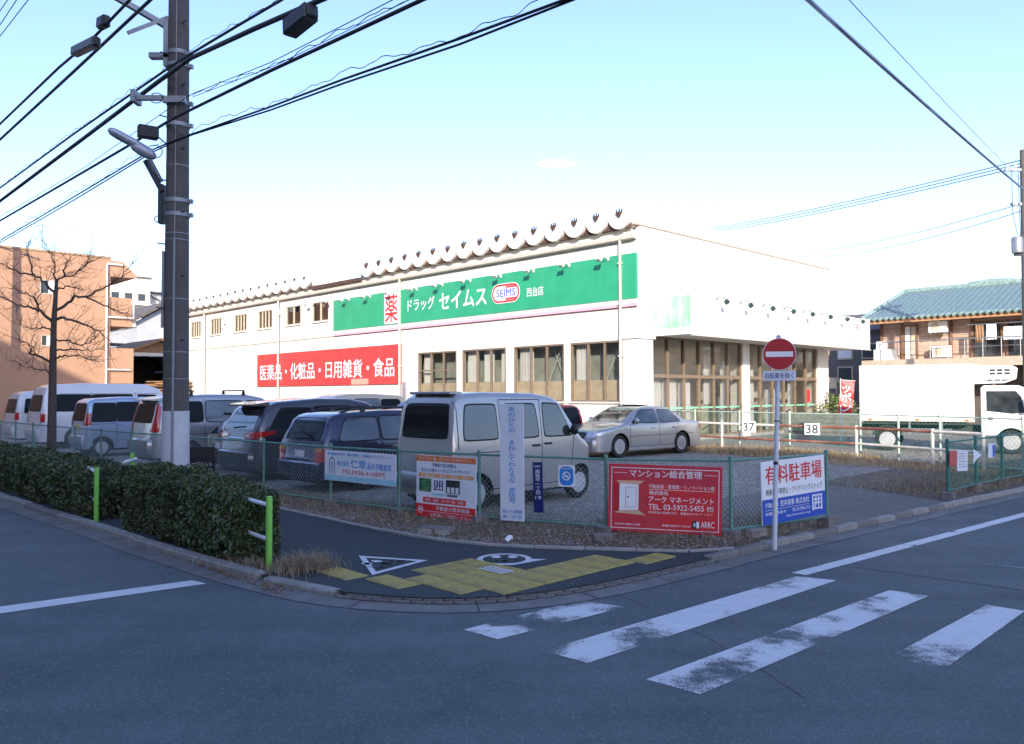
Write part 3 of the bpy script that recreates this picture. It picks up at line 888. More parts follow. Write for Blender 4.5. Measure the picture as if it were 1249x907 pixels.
obj('trough_shadow_backing', MB().bx(-17.55, -.1, -.18, -.13, 7.873, 8.18).bx(-LEN + .1, -22.6, -.18, -.13, 7.873, 8.22), IRON, store)  # rust-dark boards put in for the shadow gaps under the trough ends
obj('roof_fascia', MB().bx(-22.5, -17.6, -.25, -.1, 7.73, 7.92), IRON, store)
obj('roof_edge_beam', MB().bx(-LEN, -.25, -.12, .15, 7.843, 7.87), INTD, store)

# shop front under the projecting board
def bays(y0, y1, nb):
    fr = MB()
    st = (y1 - y0) / nb
    for i in range(nb + 1):
        c = y0 + st * i
        c = min(max(c, y0 + .04), y1 - .04)
        fr.bx(-.2, -.05, c - .04, c + .04, .12, 3.97)
    for i in range(nb):
        a, b = y0 + st * i + .04 + (.04 if i == 0 else 0), y0 + st * (i + 1) - .04 - (.04 if i == nb - 1 else 0)
        for z0, z1 in ((.12, .2), (2.43, 2.57), (3.9, 3.97)):
            fr.bx(-.19, -.06, a, b, z0, z1)
    f = obj('shop_front_frame', fr, BROWNF, store)
    for i in range(nb):
        a, b = y0 + st * i + .04, y0 + st * (i + 1) - .04
        for z0, z1 in ((.2, 2.43), (2.57, 3.9)):
            obj('pane', MB().add([(-.12, a, z0), (-.12, b, z0), (-.12, b, z1), (-.12, a, z1)], [(0, 1, 2, 3)]), GLASSC, f, recalc=False)
    obj('plinth', MB().bx(-.22, -.02, y0, y1, 0, .12), CONC, f)
    obj('green_strip', MB().bx(-.118, -.112, y0 + .1, y1 - .1, 1.24, 1.31), mat('strip_green', (.22, .55, .38), .5), f)
bays(.96, 7.38, 6)
bays(7.95, 14.39, 6)
red_poster = obj('poster', MB().bx(-.115, -.11, 13.4, 13.8, 1.4, 2.0), REDL, store)
# the sign box over the shop front
box = thing('fascia_sign_box', 'faded white sign box projecting over the shop front with a row of spotlights', 'sign', W(17.72, 23.49, .15), ANG)
obj('box_shell', MB().cb(.004, 1.7, .96, 16.5, 3.96, 5.42, .012), WALLW, box)
gp = MB()
for a, b in ((.04, .42), (.45, .82), (.85, 1.22), (1.25, 1.66)):
    gp.bx(a, b, .945, .958, 4.22, 5.36)
obj('end_panel', gp, GREENF, box)
obj('soffit_trim', MB().cb(1.68, 1.74, .94, 16.52, 3.90, 3.955, .008), CREAM, box)
lm = MB().tube([(0, 0, 0), (.10, 0, .10), (.30, 0, .10), (.42, 0, -.04)], .018, 6).rb((.46, 0, -.10), (.16, .10, .15), ry=-.6)
l0 = None
for k in range(8):
    if l0 is None: l0 = obj('spotlight', lm, LAMPD, box); o = l0
    else: o = inst('spotlight', l0, box)
    o.location = (1.7, 2.55 + 1.72 * k, 5.28)
lg = MB()
def rrect(cx, cz, w, h, r, m=8):
    P = []
    for sx, sz, a0 in ((1, 1, 0), (-1, 1, pi / 2), (-1, -1, pi), (1, -1, 3 * pi / 2)):
        for i in range(m + 1):
            a = a0 + pi / 2 * i / m
            P.append((cx + sx * (w / 2 - r) + r * cos(a), cz + sz * (h / 2 - r) + r * sin(a)))
    return P
lg.ring(rrect(14.7, 4.75, 1.5, .72, .35), rrect(14.7, 4.75, 1.4, .62, .30), 'x', 1.706)
obj('logo_outline', lg, mat('faded_red_line', (.72, .30, .30), .5), box)

# green signboard on the long face
gs = thing('green_signboard', 'long green drugstore signboard with white lettering above the ground floor windows', 'signboard', W(17.72, 23.49, .15), ANG)
pan = [-20.33, -17.2, -14.2, -11.0, -7.8, -4.6, -1.6, .07]
for a, b in zip(pan[:-1], pan[1:]):
    obj('panel', MB().cb(a + .0005, b - .0005, -.12, -.004, 5.28, 6.95, .0015), GREEN, gs)
obj('pink_strip', MB().bx(-20.33, .07, -.115, -.003, 5.02, 5.277), PINK, gs)
obj('white_strip', MB().bx(-20.33, .07, -.118, -.1155, 5.14, 5.25), WHITES, gs)
kp = obj('character_plate', MB().cb(-15.55, -14.33, -.14, -.1205, 5.34, 6.9, .004), WHITES, gs)
lettering('薬', -15.48, -14.42, 5.42, 6.82, -.1435, REDL, kp)
lettering('ドラッグ', -13.62, -11.55, 5.83, 6.42, -.1235, WHITES, gs)
lettering('セイムス', -11.2, -7.95, 5.72, 6.5, -.1235, WHITES, gs)
lettering('西台店', -5.5, -4.55, 5.82, 6.2, -.1235, WHITES, gs)
lp = obj('logo_plate', MB().prism(rrect(-6.75, 6.1, 1.72, .84, .42), 'y', -.135, -.1205), WHITES, gs)
obj('logo_border', MB().ring(rrect(-6.75, 6.1, 1.66, .78, .39), rrect(-6.75, 6.1, 1.5, .62, .31), 'y', -.1365), REDL, lp)
obj('logo_block', MB().prism([(-6.75, 5.80), (-6.1, 5.80), (-6.02, 5.90), (-6.75, 5.90)], 'y', -.1362, -.1355).prism([(-6.75, 6.31), (-6.02, 6.31), (-6.1, 6.40), (-6.75, 6.40)], 'y', -.1362, -.1355), REDS, lp)
lettering('SEIMS', -7.32, -6.15, 5.95, 6.28, -.138, BLUEL, lp)
lm2 = MB().tube([(0, -.0, 0), (0, -.22, .06), (0, -.42, .02)], .02, 6).rb((0, -.46, -.03), (.20, .16, .16), rx=-.5).rb((0, -.02, 0), (.12, .03, .14))
l1 = None
LAMPW = mat('lamp_white', (.62, .62, .58), .4, .2)
for k in range(12):
    if l1 is None: l1 = obj('spotlight', lm2, LAMPW, gs); o = l1
    else: o = inst('spotlight', l1, gs)
    o.location = (-1.2 - 1.95 * k, -.004 - (.117 if k < 10 else 0), 6.86 if k < 10 else 6.95)
    o.rotation_euler[2] = rnd.uniform(-.2, .2)

rs = thing('red_banner_sign', 'wide red signboard listing goods in white characters on the store wall', 'signboard', W(17.72, 23.49, .15), ANG)
pan = [-29.2, -26.2, -23.2, -20.2, -17.2, -14.25]
for a, b in zip(pan[:-1], pan[1:]):
    obj('panel', MB().cb(a + .0005, b - .0005, -.09, -.004, 2.35, 4.31, .0015), REDS, rs)
obj('seam_line', MB().bx(-29.2, -14.25, -.0935, -.0905, 3.86, 3.885), mat('seam_red', (.40, .05, .05), .6), rs)
lettering('医薬品・化粧品・日用雑貨・食品', -28.8, -14.75, 2.72, 3.68, -.0945, WHITES, rs)
obj('patch', MB().bx(-18.6, -17.0, -.0937, -.0905, 2.36, 2.66), mat('patch_peach', (.72, .34, .26), .6), rs)

# ================================================================ vehicles
def carpaint(name, col, metal=.35, rough=.3):
    return mat(name, col, rough, metal, var=.04, coat=.9, scale=2, dirt=.10, dirtcol=tuple(c * .7 + .03 for c in col))
GLS = mat('car_glass', (.008, .010, .012), .05, 0, var=0, spec=.14)
GLSG = mat('car_glass_light', (.035, .042, .042), .03, 0, var=.8, scale=2.2, spec=1., coat=1.)  # blotches in the colour imitate reflections and a see-through look
SEAM = mat('door_gap', (.012, .012, .013), .8)
REDT = mat('taillight_red', (.42, .012, .012), .15, coat=1., var=.2, scale=20)
CLEAR = mat('headlight_clear', (.55, .58, .62), .1, .3, coat=1., var=.3, scale=25)
AMBER = mat('amber_lens', (.55, .18, .02), .2, coat=1.)
ALLOY = mat('alloy_rim', (.52, .53, .54), .35, .35)
CHROME = mat('chrome', (.6, .62, .65), .12, 1.)
PLATEW = mat('plate_white', (.72, .73, .72), .5)
PLATEY = mat('plate_yellow', (.62, .46, .03), .5)
WHL = {}
def wheel_meshes(r, w, kind):
    k = (r, w, kind)
    if k in WHL: return WHL[k]
    X = Matrix.Rotation(pi / 2, 4, 'X')
    t = MB().lathe([(r * .66, -w / 2), (r * .93, -w / 2), (r, -w * .34), (r, w * .34), (r * .93, w / 2), (r * .66, w / 2), (r * .64, w * .2), (r * .64, -w * .2), (r * .66, -w / 2)], 30, X)
    rim = MB()
    rim.lathe([(r * .66, w * .46), (r * .63, w * .47), (r * .60, w * .3)], 30, X)
    rim.lathe([(r * .60, w * .29), (r * .5, w * .14), (0, w * .12)], 24, X, 1)
    if kind == 'steel':
        rim.lathe([(r * .58, w * .3), (r * .4, w * .36), (r * .18, w * .34), (r * .16, w * .42), (0, w * .43)], 24, X)
        for i in range(8):
            a = 2 * pi * (i + .5) / 8
            rim.lathe([(r * .075, 0), (r * .075, .004), (0, .004)], 8, Matrix.Translation((cos(a) * r * .47, -w * .345, sin(a) * r * .47)) @ X, 1)
    else:
        n = kind
        for i in range(n):
            a = 2 * pi * i / n
            c = Vector((cos(a), 0, sin(a))) * r * .34
            rim.rb(c + Vector((0, -w * .40, 0)), (r * .52, w * .12, r * (.16 if n < 8 else .09)), ry=-a)
        rim.lathe([(r * .13, w * .35), (r * .13, w * .46), (0, w * .47)], 12, X)
    WHL[k] = (t, rim, {})
    return WHL[k]
def car(name, label, cat, p, q, heading, S, group='cars parked in the gravel lot', z=.153):
    """S: outline along the length, widths, wheels and projected panels"""
    rz = (VANG if heading > 0 else VANG + pi) + S.get('yaw', 0)
    t = thing(name, label, cat, W(p, q, z), rz, group)
    L, Wd, prof = S['L'], S['W'], S['prof']
    belt, tum, rt = S.get('belt', 1.0), S.get('tum', .12), S.get('rt', .10)
    rr, rf = S.get('rr', .22), S.get('rf', .35)
    wr = S.get('wr', .29); ar = wr + .06
    wx = S['wx']; zb0 = S.get('zb', .24)
    px, pz = [a for a, _ in prof], [b for _, b in prof]
    top = max(pz)
    def zt(x): return float(np.interp(x, px, pz))
    def zb(x):
        for c in wx:
            d = abs(x - c)
            if d < ar: return max(zb0, wr + sqrt(ar * ar - d * d))
        return zb0
    def hw(x, z_):
        h = Wd / 2
        if z_ > belt: h -= tum * (z_ - belt) / max(top - belt, .1)
        else: h -= .035 * ((belt * .75 - z_) / belt) ** 2
        for e, r in ((x + L / 2, rr), (L / 2 - x, rf)):
            if e < r:
                e = max(e, 0)
                h -= r * .8 - .8 * sqrt(max(r * r - (r - e) ** 2, 0))
        k = zt(x) - z_
        if k < rt:
            k = max(k, 0)
            h -= rt - sqrt(max(rt * rt - (rt - k) ** 2, 0))
        return max(h, .02)
    xs = set(px)
    for a, b in zip(px[:-1], px[1:]):
        n = max(1, int((b - a) / .12))
        for i in range(n): xs.add(a + (b - a) * i / n)
    for c in wx:
        for i in range(13): xs.add(c - ar * cos(pi * i / 12))
        xs.add(c - ar - .002); xs.add(c + ar + .002)
    xs = sorted(x for x in xs if -L / 2 <= x <= L / 2)
    fr = [0, .12, .25, .4, .55, .7, .85, 1.0]
    vs = []
    for x in xs:
        b, tp = zb(x), zt(x)
        b = min(b, tp - .02)
        lo = max(tp - rt, b + .01)
        zs = [b + (lo - b) * f for f in fr] + [lo + (tp - lo) * sin(pi / 2 * i / 4) for i in range(1, 5)]
        side = [(hw(x, zz), zz) for zz in zs]
        ring = [(x, -y, zz) for y, zz in side] + [(x, -side[-1][0] * .5, tp + .006), (x, 0, tp + .010), (x, side[-1][0] * .5, tp + .006)] + [(x, y, zz) for y, zz in side[::-1]]
        vs += ring
    n = len(vs) // len(xs)
    mb = MB()
    fs = [(i * n + k, i * n + k + 1, (i + 1) * n + k + 1, (i + 1) * n + k) for i in range(len(xs) - 1) for k in range(n - 1)]
    fs += [tuple(range(n)), tuple((len(xs) - 1) * n + k for k in range(n - 1, -1, -1))]
    mb.add(vs, fs)
    obj('body', mb, S['paint'], t, smooth=32)
    ub = MB().bx(-L / 2 + .12, L / 2 - .12, -Wd / 2 + .2, Wd / 2 - .2, .17, .45)
    for i, c in enumerate(sorted(wx)):
        ub.bx(c - ar - .03, c + ar + .03, -Wd / 2 + .23, Wd / 2 - .23, .3, min(zt(c) - .15, wr + ar + .1))
    ub.bx(-L / 2 + .1, L / 2 - .1, -Wd / 2 + .08, Wd / 2 - .08, .24, .30) if S.get('skirt') else None
    obj('underbody', ub, BLACKP, t)
    def inside(x, y, z_): return z_ <= zt(x) + .004 and abs(y) <= hw(x, min(z_, zt(x)))
    def endx(y, z_, s):
        a, b = s * (L / 2 + .02), 0.
        if inside(a, y, z_): return a
        # march inwards, then bisect
        st = 60
        for i in range(1, st + 1):
            x = a + (b - a) * i / st
            if inside(x, y, z_):
                lo, hi = a + (b - a) * (i - 1) / st, x
                for _ in range(16):
                    m = (lo + hi) / 2
                    if inside(m, y, z_): hi = m
                    else: lo = m
                return hi
        return 0.
    def patch(mb, kind, Q, off_, mir, rc=.0, nx=9, nz=6):
        for sgn in ((1, -1) if mir else (1,)):
            vs = []
            for j in range(nz + 1):
                for i in range(nx + 1):
                    s, u_ = 2 * i / nx - 1, 2 * j / nz - 1
                    s2, u2 = s * (1 - rc * abs(u_) ** 8), u_ * (1 - rc * abs(s) ** 8)
                    a, b = (s2 + 1) / 2, (u2 + 1) / 2
                    c = [(Q[0][k] * (1 - a) + Q[1][k] * a) * (1 - b) + (Q[3][k] * (1 - a) + Q[2][k] * a) * b for k in (0, 1)]
                    if kind == 'side':
                        vs.append((c[0], sgn * (hw(c[0], c[1]) + off_), c[1]))
                    else:
                        e = 1 if kind == 'front' else -1
                        vs.append((endx(c[0] * sgn, c[1], e) + e * off_, c[0] * sgn, c[1] + off_ * .4))
            m_ = nx + 1
            mb.add(vs, [(j * m_ + i, j * m_ + i + 1, (j + 1) * m_ + i + 1, (j + 1) * m_ + i) for j in range(nz) for i in range(nx)])
    for pn in S['panels']:
        nm, mt, pieces = pn[0], pn[1], pn[2]
        of = pn[3] if len(pn) > 3 else .004
        rc = pn[4] if len(pn) > 4 else .06
        if len(pieces) == 1 and pieces[0][0] != 'rear1' and pieces[0][0] != 'front1':
            for sg in (1, -1):
                mb = MB(); k, Q = pieces[0]
                QQ = Q if k == 'side' else [(y * sg, z_) for y, z_ in Q]
                if k == 'side':
                    tmp = MB(); patch(tmp, k, Q, of, False, rc)
                    tmp.v = [(v[0], v[1] * sg, v[2]) for v in tmp.v]; mb = tmp
                else:
                    patch(mb, k, QQ, of, False, rc)
                o_ = obj(nm, mb, mt, t, smooth=50)
                if nm == 'window':
                    cx_, cz_ = sum(a for a, _ in Q) / 4, sum(b for _, b in Q) / 4
                    w_, h_ = max(a for a, _ in Q) - min(a for a, _ in Q), max(b for _, b in Q) - min(b for _, b in Q)
                    fr_ = MB(); patch(fr_, 'side', [(cx_ + (a - cx_) * (1 + .045 / w_), cz_ + (b - cz_) * (1 + .05 / h_)) for a, b in Q], of - .003, False, rc)
                    fr_.v = [(v[0], v[1] * sg, v[2]) for v in fr_.v]
                    obj('seal', fr_, RUBBER, o_, smooth=50)
        else:
            if pieces[0][0] in ('rear1', 'front1'):
                mb = MB(); patch(mb, pieces[0][0][:-1], pieces[0][1], of, False, rc, 14, 6); obj(nm, mb, mt, t, smooth=50)
            else:
                for sg in (1, -1):
                    mb = MB()
                    for k, Q in pieces:
                        tmp = MB(); patch(tmp, k, Q, of, False, rc)
                        if sg < 0: tmp.v = [(v[0], -v[1], v[2]) for v in tmp.v]
                        mb.add(tmp.v, tmp.f)
                    obj(nm, mb, mt, t, smooth=50)
    sm = MB()
    for Q in S.get('seams', []):
        for (x0, z0), (x1, z1) in zip(Q[:-1], Q[1:]):
            d = Vector((x1 - x0, 0, z1 - z0)).normalized()
            nx_, nz_ = -d.z * .006, d.x * .006
            patch(sm, 'side', [(x0 - nx_, z0 - nz_), (x1 - nx_, z1 - nz_), (x1 + nx_, z1 + nz_), (x0 + nx_, z0 + nz_)], .003, True, 0, 8, 1)
    if sm.v: obj('door_gap', sm, SEAM, t)
    for x, z_ in S.get('handles', []):
        for s in (1, -1):
            y = hw(x, z_)
            obj('door_handle', MB().cb(x - .09, x + .09, s * y - .022, s * y + .022, z_ - .018, z_ + .018, .008), S.get('hmat', S['paint']), t)
    for x, z_ in S.get('mirrors', []):
        for s in (1, -1):
            y = hw(x, z_)
            m_ = MB().lathe([(.0, -.1), (.07, -.075), (.10, 0), (.07, .075), (0, .1)], 12, Matrix.Translation((x, s * (y + .10), z_)) @ Matrix.Diagonal((.6, .85, 1.0, 1)))
            m_.tube([(x, s * (y - .03), z_ - .04), (x, s * (y + .08), z_ - .02)], .025, 6)
            obj('mirror', m_, S.get('mmat', S['paint']), t, smooth=60)
    ws = wheel_meshes(wr, S.get('ww', .19), S.get('rim', 'steel'))
    for c in wx:
        for s in (1, -1):
            w_ = bpy.data.objects.new('wheel', None); COL.objects.link(w_); w_.parent = t
            w_.location = (c, s * (Wd / 2 - S.get('ww', .19) / 2 - .025), wr)
            w_.rotation_euler = (0, 0, 0 if s < 0 else pi)
            rmat = S.get('rimmat', ALLOY)
            for nm, mb_, mt in (('tyre', ws[0], RUBBER), ('rim', ws[1], rmat)):
                key = (nm, mt.name)
                if key in ws[2]: inst(nm, ws[2][key], w_)
                else: ws[2][key] = obj(nm, mb_, [mt, BLACKP] if nm == 'rim' else mt, w_, smooth=40)
    if 'plate' in S:
        e, z_, mt = S['plate']
        x = endx(0, z_, e)
        obj('number_plate', MB().cb(x - .012, x + .02, -.165, .165, z_ - .08, z_ + .08, .004), mt, t)
    if S.get('wiper'):
        z_ = S['wiper']
        pts = [(endx(y, z_ + .06 * abs(y - .25), -1) - .02, y, z_ + .06 * abs(y - .25)) for y in np.linspace(.25, -.28, 6)]
        obj('wiper', MB().tube(pts, .012, 5), BLACKP, t)
    for f in S.get('extra', []):
        f(t, zt, hw, endx)
    return t
def rails(x0, x1, y, h=.05, m=BLACKP):
    def f(t, zt, hw, ex):
        for s in (1, -1):
            n = 8
            P = [(x0 + (x1 - x0) * i / n, s * y, zt(x0 + (x1 - x0) * i / n) + (h if 0 < i < n else 0.0)) for i in range(n + 1)]
            mb = MB().tube(P, .022, 6)
            for i in (2, 6): mb.bx(P[i][0] - .05, P[i][0] + .05, s * y - .02, s * y + .02, P[i][2] - h, P[i][2])
            obj('roof_rail', mb, m, t)
    return f
def spoiler(x0, x1, y, z_, m, th=.05, lip=.0):
    def f(t, zt, hw, ex):
        obj('spoiler', MB().prism([(x0, z_ - th * .3), (x0, z_ + th * .25 + lip), (x1, z_ + th + lip * .4), (x1, z_ - .02)], 'y', -y, y), m, t)
    return f
def bumper(e, z0, z1, d, m):
    """bumper shell standing proud of the end"""
    def f(t, zt, hw, ex):
        ys = np.linspace(-1, 1, 15)
        vs = []
        for zz, k in ((z0, .3), (z0 + .05, .9), ((z0 + z1) / 2, 1.), (z1 - .03, .9), (z1, .2)):
            for y in ys:
                w = hw(e * 1.4 if abs(e) < 2 else e * 1.6, .5) - .015
                yy = y * w
                x = ex(yy * .985, max(zz, .45), e) if abs(y) < .97 else ex(yy * .95, max(zz, .45), e) - e * .25
                vs.append((x + e * d * k, yy, zz))
        n = len(ys)
        mb = MB().add(vs, [(j * n + i, j * n + i + 1, (j + 1) * n + i + 1, (j + 1) * n + i) for j in range(4) for i in range(n - 1)])
        obj('bumper', mb, m, t, smooth=50)
    return f

SILV = carpaint('silver_paint', (.42, .412, .41), .6, .3)
SILV2 = carpaint('grey_silver_paint', (.40, .405, .41), .6, .3)
NAVY = carpaint('navy_paint', (.018, .022, .06), .3, .25)
DGREY = carpaint('dark_grey_paint', (.055, .055, .068), .5, .28)
BLKP = carpaint('black_paint', (.012, .012, .014), .2, .2)
WHP = carpaint('white_car_paint', (.66, .67, .68), .05, .3)
LBLUE = carpaint('pale_blue_paint', (.33, .42, .55), .4, .3)
REDP = carpaint('red_car_paint', (.48, .03, .025), .2, .3)
DVIO = carpaint('dark_violet_paint', (.03, .025, .035), .3, .25)

# --- small silver cargo van by the corner
EVERY = dict(L=3.40, W=1.475, prof=[(-1.70, .40), (-1.695, .62), (-1.68, .66), (-1.665, 1.05), (-1.60, 1.60), (-1.53, 1.78), (-1.42, 1.85), (-.9, 1.875), (.2, 1.855), (.62, 1.80), (.80, 1.73), (1.22, 1.18), (1.36, 1.06), (1.55, .97), (1.655, .82), (1.69, .6), (1.70, .38)],
    belt=1.1, tum=.10, rt=.09, rr=.14, rf=.35, wx=(-1.16, 1.27), wr=.275, rim='steel', rimmat=ALLOY, paint=SILV, ww=.165,
    panels=[('rear_window', GLS, [('rear1', [(-.60, 1.14), (.60, 1.14), (.55, 1.70), (-.55, 1.70)])], .006, .05),
            ('window', GLSG, [('side', [(-1.45, 1.13), (-.72, 1.13), (-.74, 1.67), (-1.38, 1.67)])], .005, .06),
            ('window', GLSG, [('side', [(-.57, 1.13), (.22, 1.13), (.17, 1.67), (-.57, 1.67)])], .005, .06),
            ('window', GLSG, [('side', [(.36, 1.13), (1.06, 1.13), (.74, 1.66), (.36, 1.68)])], .005, .05),
            ('windscreen', GLSG, [('front1', [(-.56, 1.22), (.56, 1.22), (.50, 1.74), (-.50, 1.74)])], .006, .05),
            ('taillight', REDT, [('rear', [(.58, .50), (.70, .50), (.70, .62), (.58, .62)])], .012, .05),
            ('headlight', CLEAR, [('front', [(.40, .70), (.66, .72), (.62, .92), (.44, .88)])], .006, .1),
            ('side_moulding', SILV2, [('side', [(-1.62, .60), (-1.50, .60), (-1.50, 1.02), (-1.62, 1.02)])], .003, .0)],
    seams=[[(-.66, 1.74), (-.66, .86), (-.66, .30)], [(.29, 1.76), (.29, .30)], [(1.10, 1.12), (1.04, .6)], [(-1.55, .92), (-.66, .92)], [(-1.56, .90), (-1.56, 1.74)], [(-.66, 1.75), (.29, 1.75)], [(-.9, .33), (.98, .33)]],
    handles=[(.44, 1.0), (.15, .98)], mirrors=[(1.02, 1.22)], mmat=BLACKP, hmat=BLACKP, plate=(-1, .78, PLATEY), wiper=1.17,
    extra=[bumper(-1, .34, .60, .05, SILV2), lambda t, zt, hw, ex: obj('roof_lip', MB().cb(-1.56, -1.3, -.52, .52, 1.84, 1.885, .012), SILV, t),
           lambda t, zt, hw, ex: obj('side_sill', MB().cb(-.86, .94, -.70, -.69, .24, .30, .003).cb(-.86, .94, .69, .70, .24, .30, .003), SILV2, t)])
car('cargo_van', 'silver boxy mini van with black rear window behind the tall white slogan board', 'van', 10.18, 9.57, 1, EVERY)

# --- navy estate car
ESTATE = dict(L=4.65, W=1.72, prof=[(-2.325, .42), (-2.32, .62), (-2.29, .66), (-2.26, .92), (-2.05, 1.36), (-1.95, 1.44), (-1.75, 1.49), (-.8, 1.53), (.1, 1.52), (.35, 1.49), (1.0, 1.04), (1.2, .98), (1.9, .86), (2.2, .74), (2.3, .58), (2.325, .36)],
    belt=.93, tum=.20, rt=.09, rr=.2, rf=.4, wx=(-1.32, 1.37), wr=.32, rim=7, paint=NAVY,
    panels=[('rear_window', GLS, [('rear1', [(-.66, .97), (.66, .97), (.56, 1.40), (-.56, 1.40)])], .007, .05),
            ('window', GLSG, [('side', [(-1.95, .97), (-1.02, .97), (-1.02, 1.40), (-1.72, 1.40)])], .006, .06),
            ('window', GLSG, [('side', [(-.95, .97), (-.02, .97), (-.06, 1.41), (-.95, 1.41)])], .006, .05),
            ('window', GLSG, [('side', [(.05, .97), (.94, .98), (.40, 1.40), (.02, 1.41)])], .006, .05),
            ('windscreen', GLS, [('front1', [(-.66, 1.05), (.66, 1.05), (.55, 1.45), (-.55, 1.45)])], .007, .04),
            ('taillight', REDT, [('rear', [(.56, .58), (.82, .58), (.80, .84), (.56, .84)]), ('side', [(-2.3, .60), (-2.12, .60), (-2.12, .84), (-2.28, .84)])], .007, .05),
            ('reversing_lens', AMBER, [('rear', [(.56, .77), (.80, .77), (.80, .84), (.56, .84)])], .011, .05),
            ('headlight', CLEAR, [('front', [(.45, .6), (.8, .62), (.76, .78), (.45, .74)])], .006, .1)],
    seams=[[(-.98, 1.44), (-.98, .75), (-1.02, .32)], [(.0, 1.44), (.0, .32)], [(1.0, .98), (.98, .34)], [(-2.2, .88), (1.2, .86)]], handles=[(-.82, .84), (.16, .84)], mirrors=[(.82, 1.02)],
    plate=(-1, .70, PLATEW), wiper=1.0, extra=[bumper(-1, .30, .58, .06, NAVY), rails(-1.75, .3, .56, .055, DSTEEL)])
car('estate_car', 'dark navy estate car with roof rails beside the silver mini van', 'car', 13.95, 10.12, 1, ESTATE)

# --- dark grey people carrier
CARRIER = dict(L=4.75, W=1.80, prof=[(-2.375, .40), (-2.37, .68), (-2.34, .74), (-2.30, 1.02), (-2.02, 1.52), (-1.92, 1.60), (-1.7, 1.69), (-.7, 1.76), (.1, 1.75), (.6, 1.66), (1.35, 1.16), (1.6, 1.02), (2.1, .86), (2.3, .72), (2.36, .55), (2.375, .34)],
    belt=1.06, tum=.18, rt=.12, rr=.3, rf=.5, wx=(-1.42, 1.45), wr=.33, rim=5, paint=DGREY,
    panels=[('rear_window', GLSG, [('rear1', [(-.70, 1.10), (.70, 1.10), (.55, 1.54), (-.55, 1.54)])], .007, .04),
            ('window', GLS, [('side', [(-2.0, 1.12), (-.95, 1.09), (-.95, 1.55), (-1.68, 1.55)])], .006, .05),
            ('window', GLS, [('side', [(-.88, 1.09), (.15, 1.08), (.12, 1.58), (-.88, 1.58)])], .006, .05),
            ('window', GLS, [('side', [(.24, 1.08), (1.15, 1.10), (.66, 1.55), (.22, 1.58)])], .006, .05),
            ('windscreen', GLS, [('front1', [(-.7, 1.18), (.7, 1.18), (.58, 1.62), (-.58, 1.62)])], .007, .04),
            ('taillight', REDT, [('rear', [(.36, .93), (.84, .90), (.80, 1.07), (.36, 1.00)]), ('side', [(-2.33, .92), (-1.90, 1.00), (-1.84, 1.07), (-2.26, 1.06)])], .008, .02),
            ('light_lens', CLEAR, [('rear', [(.40, .95), (.62, .94), (.62, 1.0), (.40, .985)])], .012, .05),
            ('headlight', CLEAR, [('front', [(.45, .68), (.84, .72), (.8, .9), (.5, .82)])], .006, .1)],
    seams=[[(-.92, 1.62), (-.92, .32)], [(.19, 1.62), (.19, .32)], [(1.2, 1.06), (1.1, .32)], [(-2.15, 1.05), (1.3, 1.04)]], handles=[(-.75, .98), (.34, .98)], mirrors=[(1.05, 1.14)],
    plate=(-1, .82, PLATEW), wiper=1.13, extra=[bumper(-1, .30, .64, .07, DGREY), spoiler(-2.25, -1.85, .58, 1.62, DGREY, .07),
        lambda t, zt, hw, ex: obj('chrome_strip', MB().tube([(ex(y, .90, -1) - .015, y, .90) for y in np.linspace(-.34, .34, 7)], .022, 6), CHROME, t)])
car('people_carrier', 'dark grey people carrier with wide red taillights and a roof spoiler', 'car', 16.75, 10.2, 1, CARRIER)

# --- low black hatchback between carriers
HATCH = dict(L=4.2, W=1.66, prof=[(-2.1, .38), (-2.09, .62), (-2.06, .68), (-2.02, .88), (-1.55, 1.28), (-1.45, 1.33), (-.6, 1.40), (.1, 1.38), (.3, 1.34), (1.0, .94), (1.2, .88), (1.8, .76), (2.02, .64), (2.09, .5), (2.1, .34)],
    belt=.88, tum=.2, rt=.1, rr=.28, rf=.45, wx=(-1.22, 1.28), wr=.30, rim=5, paint=BLKP,
    panels=[('rear_window', GLSG, [('rear1', [(-.6, .92), (.6, .92), (.5, 1.25), (-.5, 1.25)])], .007, .04),
            ('window', GLS, [('side', [(-1.4, .92), (-.5, .90), (-.5, 1.26), (-1.1, 1.26)])], .006, .05),
            ('window', GLS, [('side', [(-.42, .90), (.85, .92), (.28, 1.27), (-.42, 1.28)])], .006, .05),
            ('windscreen', GLS, [('front1', [(-.6, .96), (.6, .96), (.5, 1.29), (-.5, 1.29)])], .007, .04),
            ('taillight', REDT, [('rear', [(.5, .68), (.76, .68), (.74, .82), (.5, .82)])], .008, .05),
            ('headlight', CLEAR, [('front', [(.4, .56), (.75, .58), (.72, .7), (.45, .67)])], .006, .1)],
    seams=[[(-.46, 1.3), (-.46, .3)], [(.95, .9), (.9, .3)]], handles=[(-.3, .8)], mirrors=[(.72, .96)], plate=(-1, .6, PLATEW), wiper=.96,
    extra=[bumper(-1, .28, .54, .06, BLKP), spoiler(-1.72, -1.35, .55, 1.36, BLKP, .05, .03)])
car('hatchback', 'low black hatchback with a roof spoiler between the dark grey carrier and the silver carrier', 'car', 19.05, 10.6, 1, HATCH)

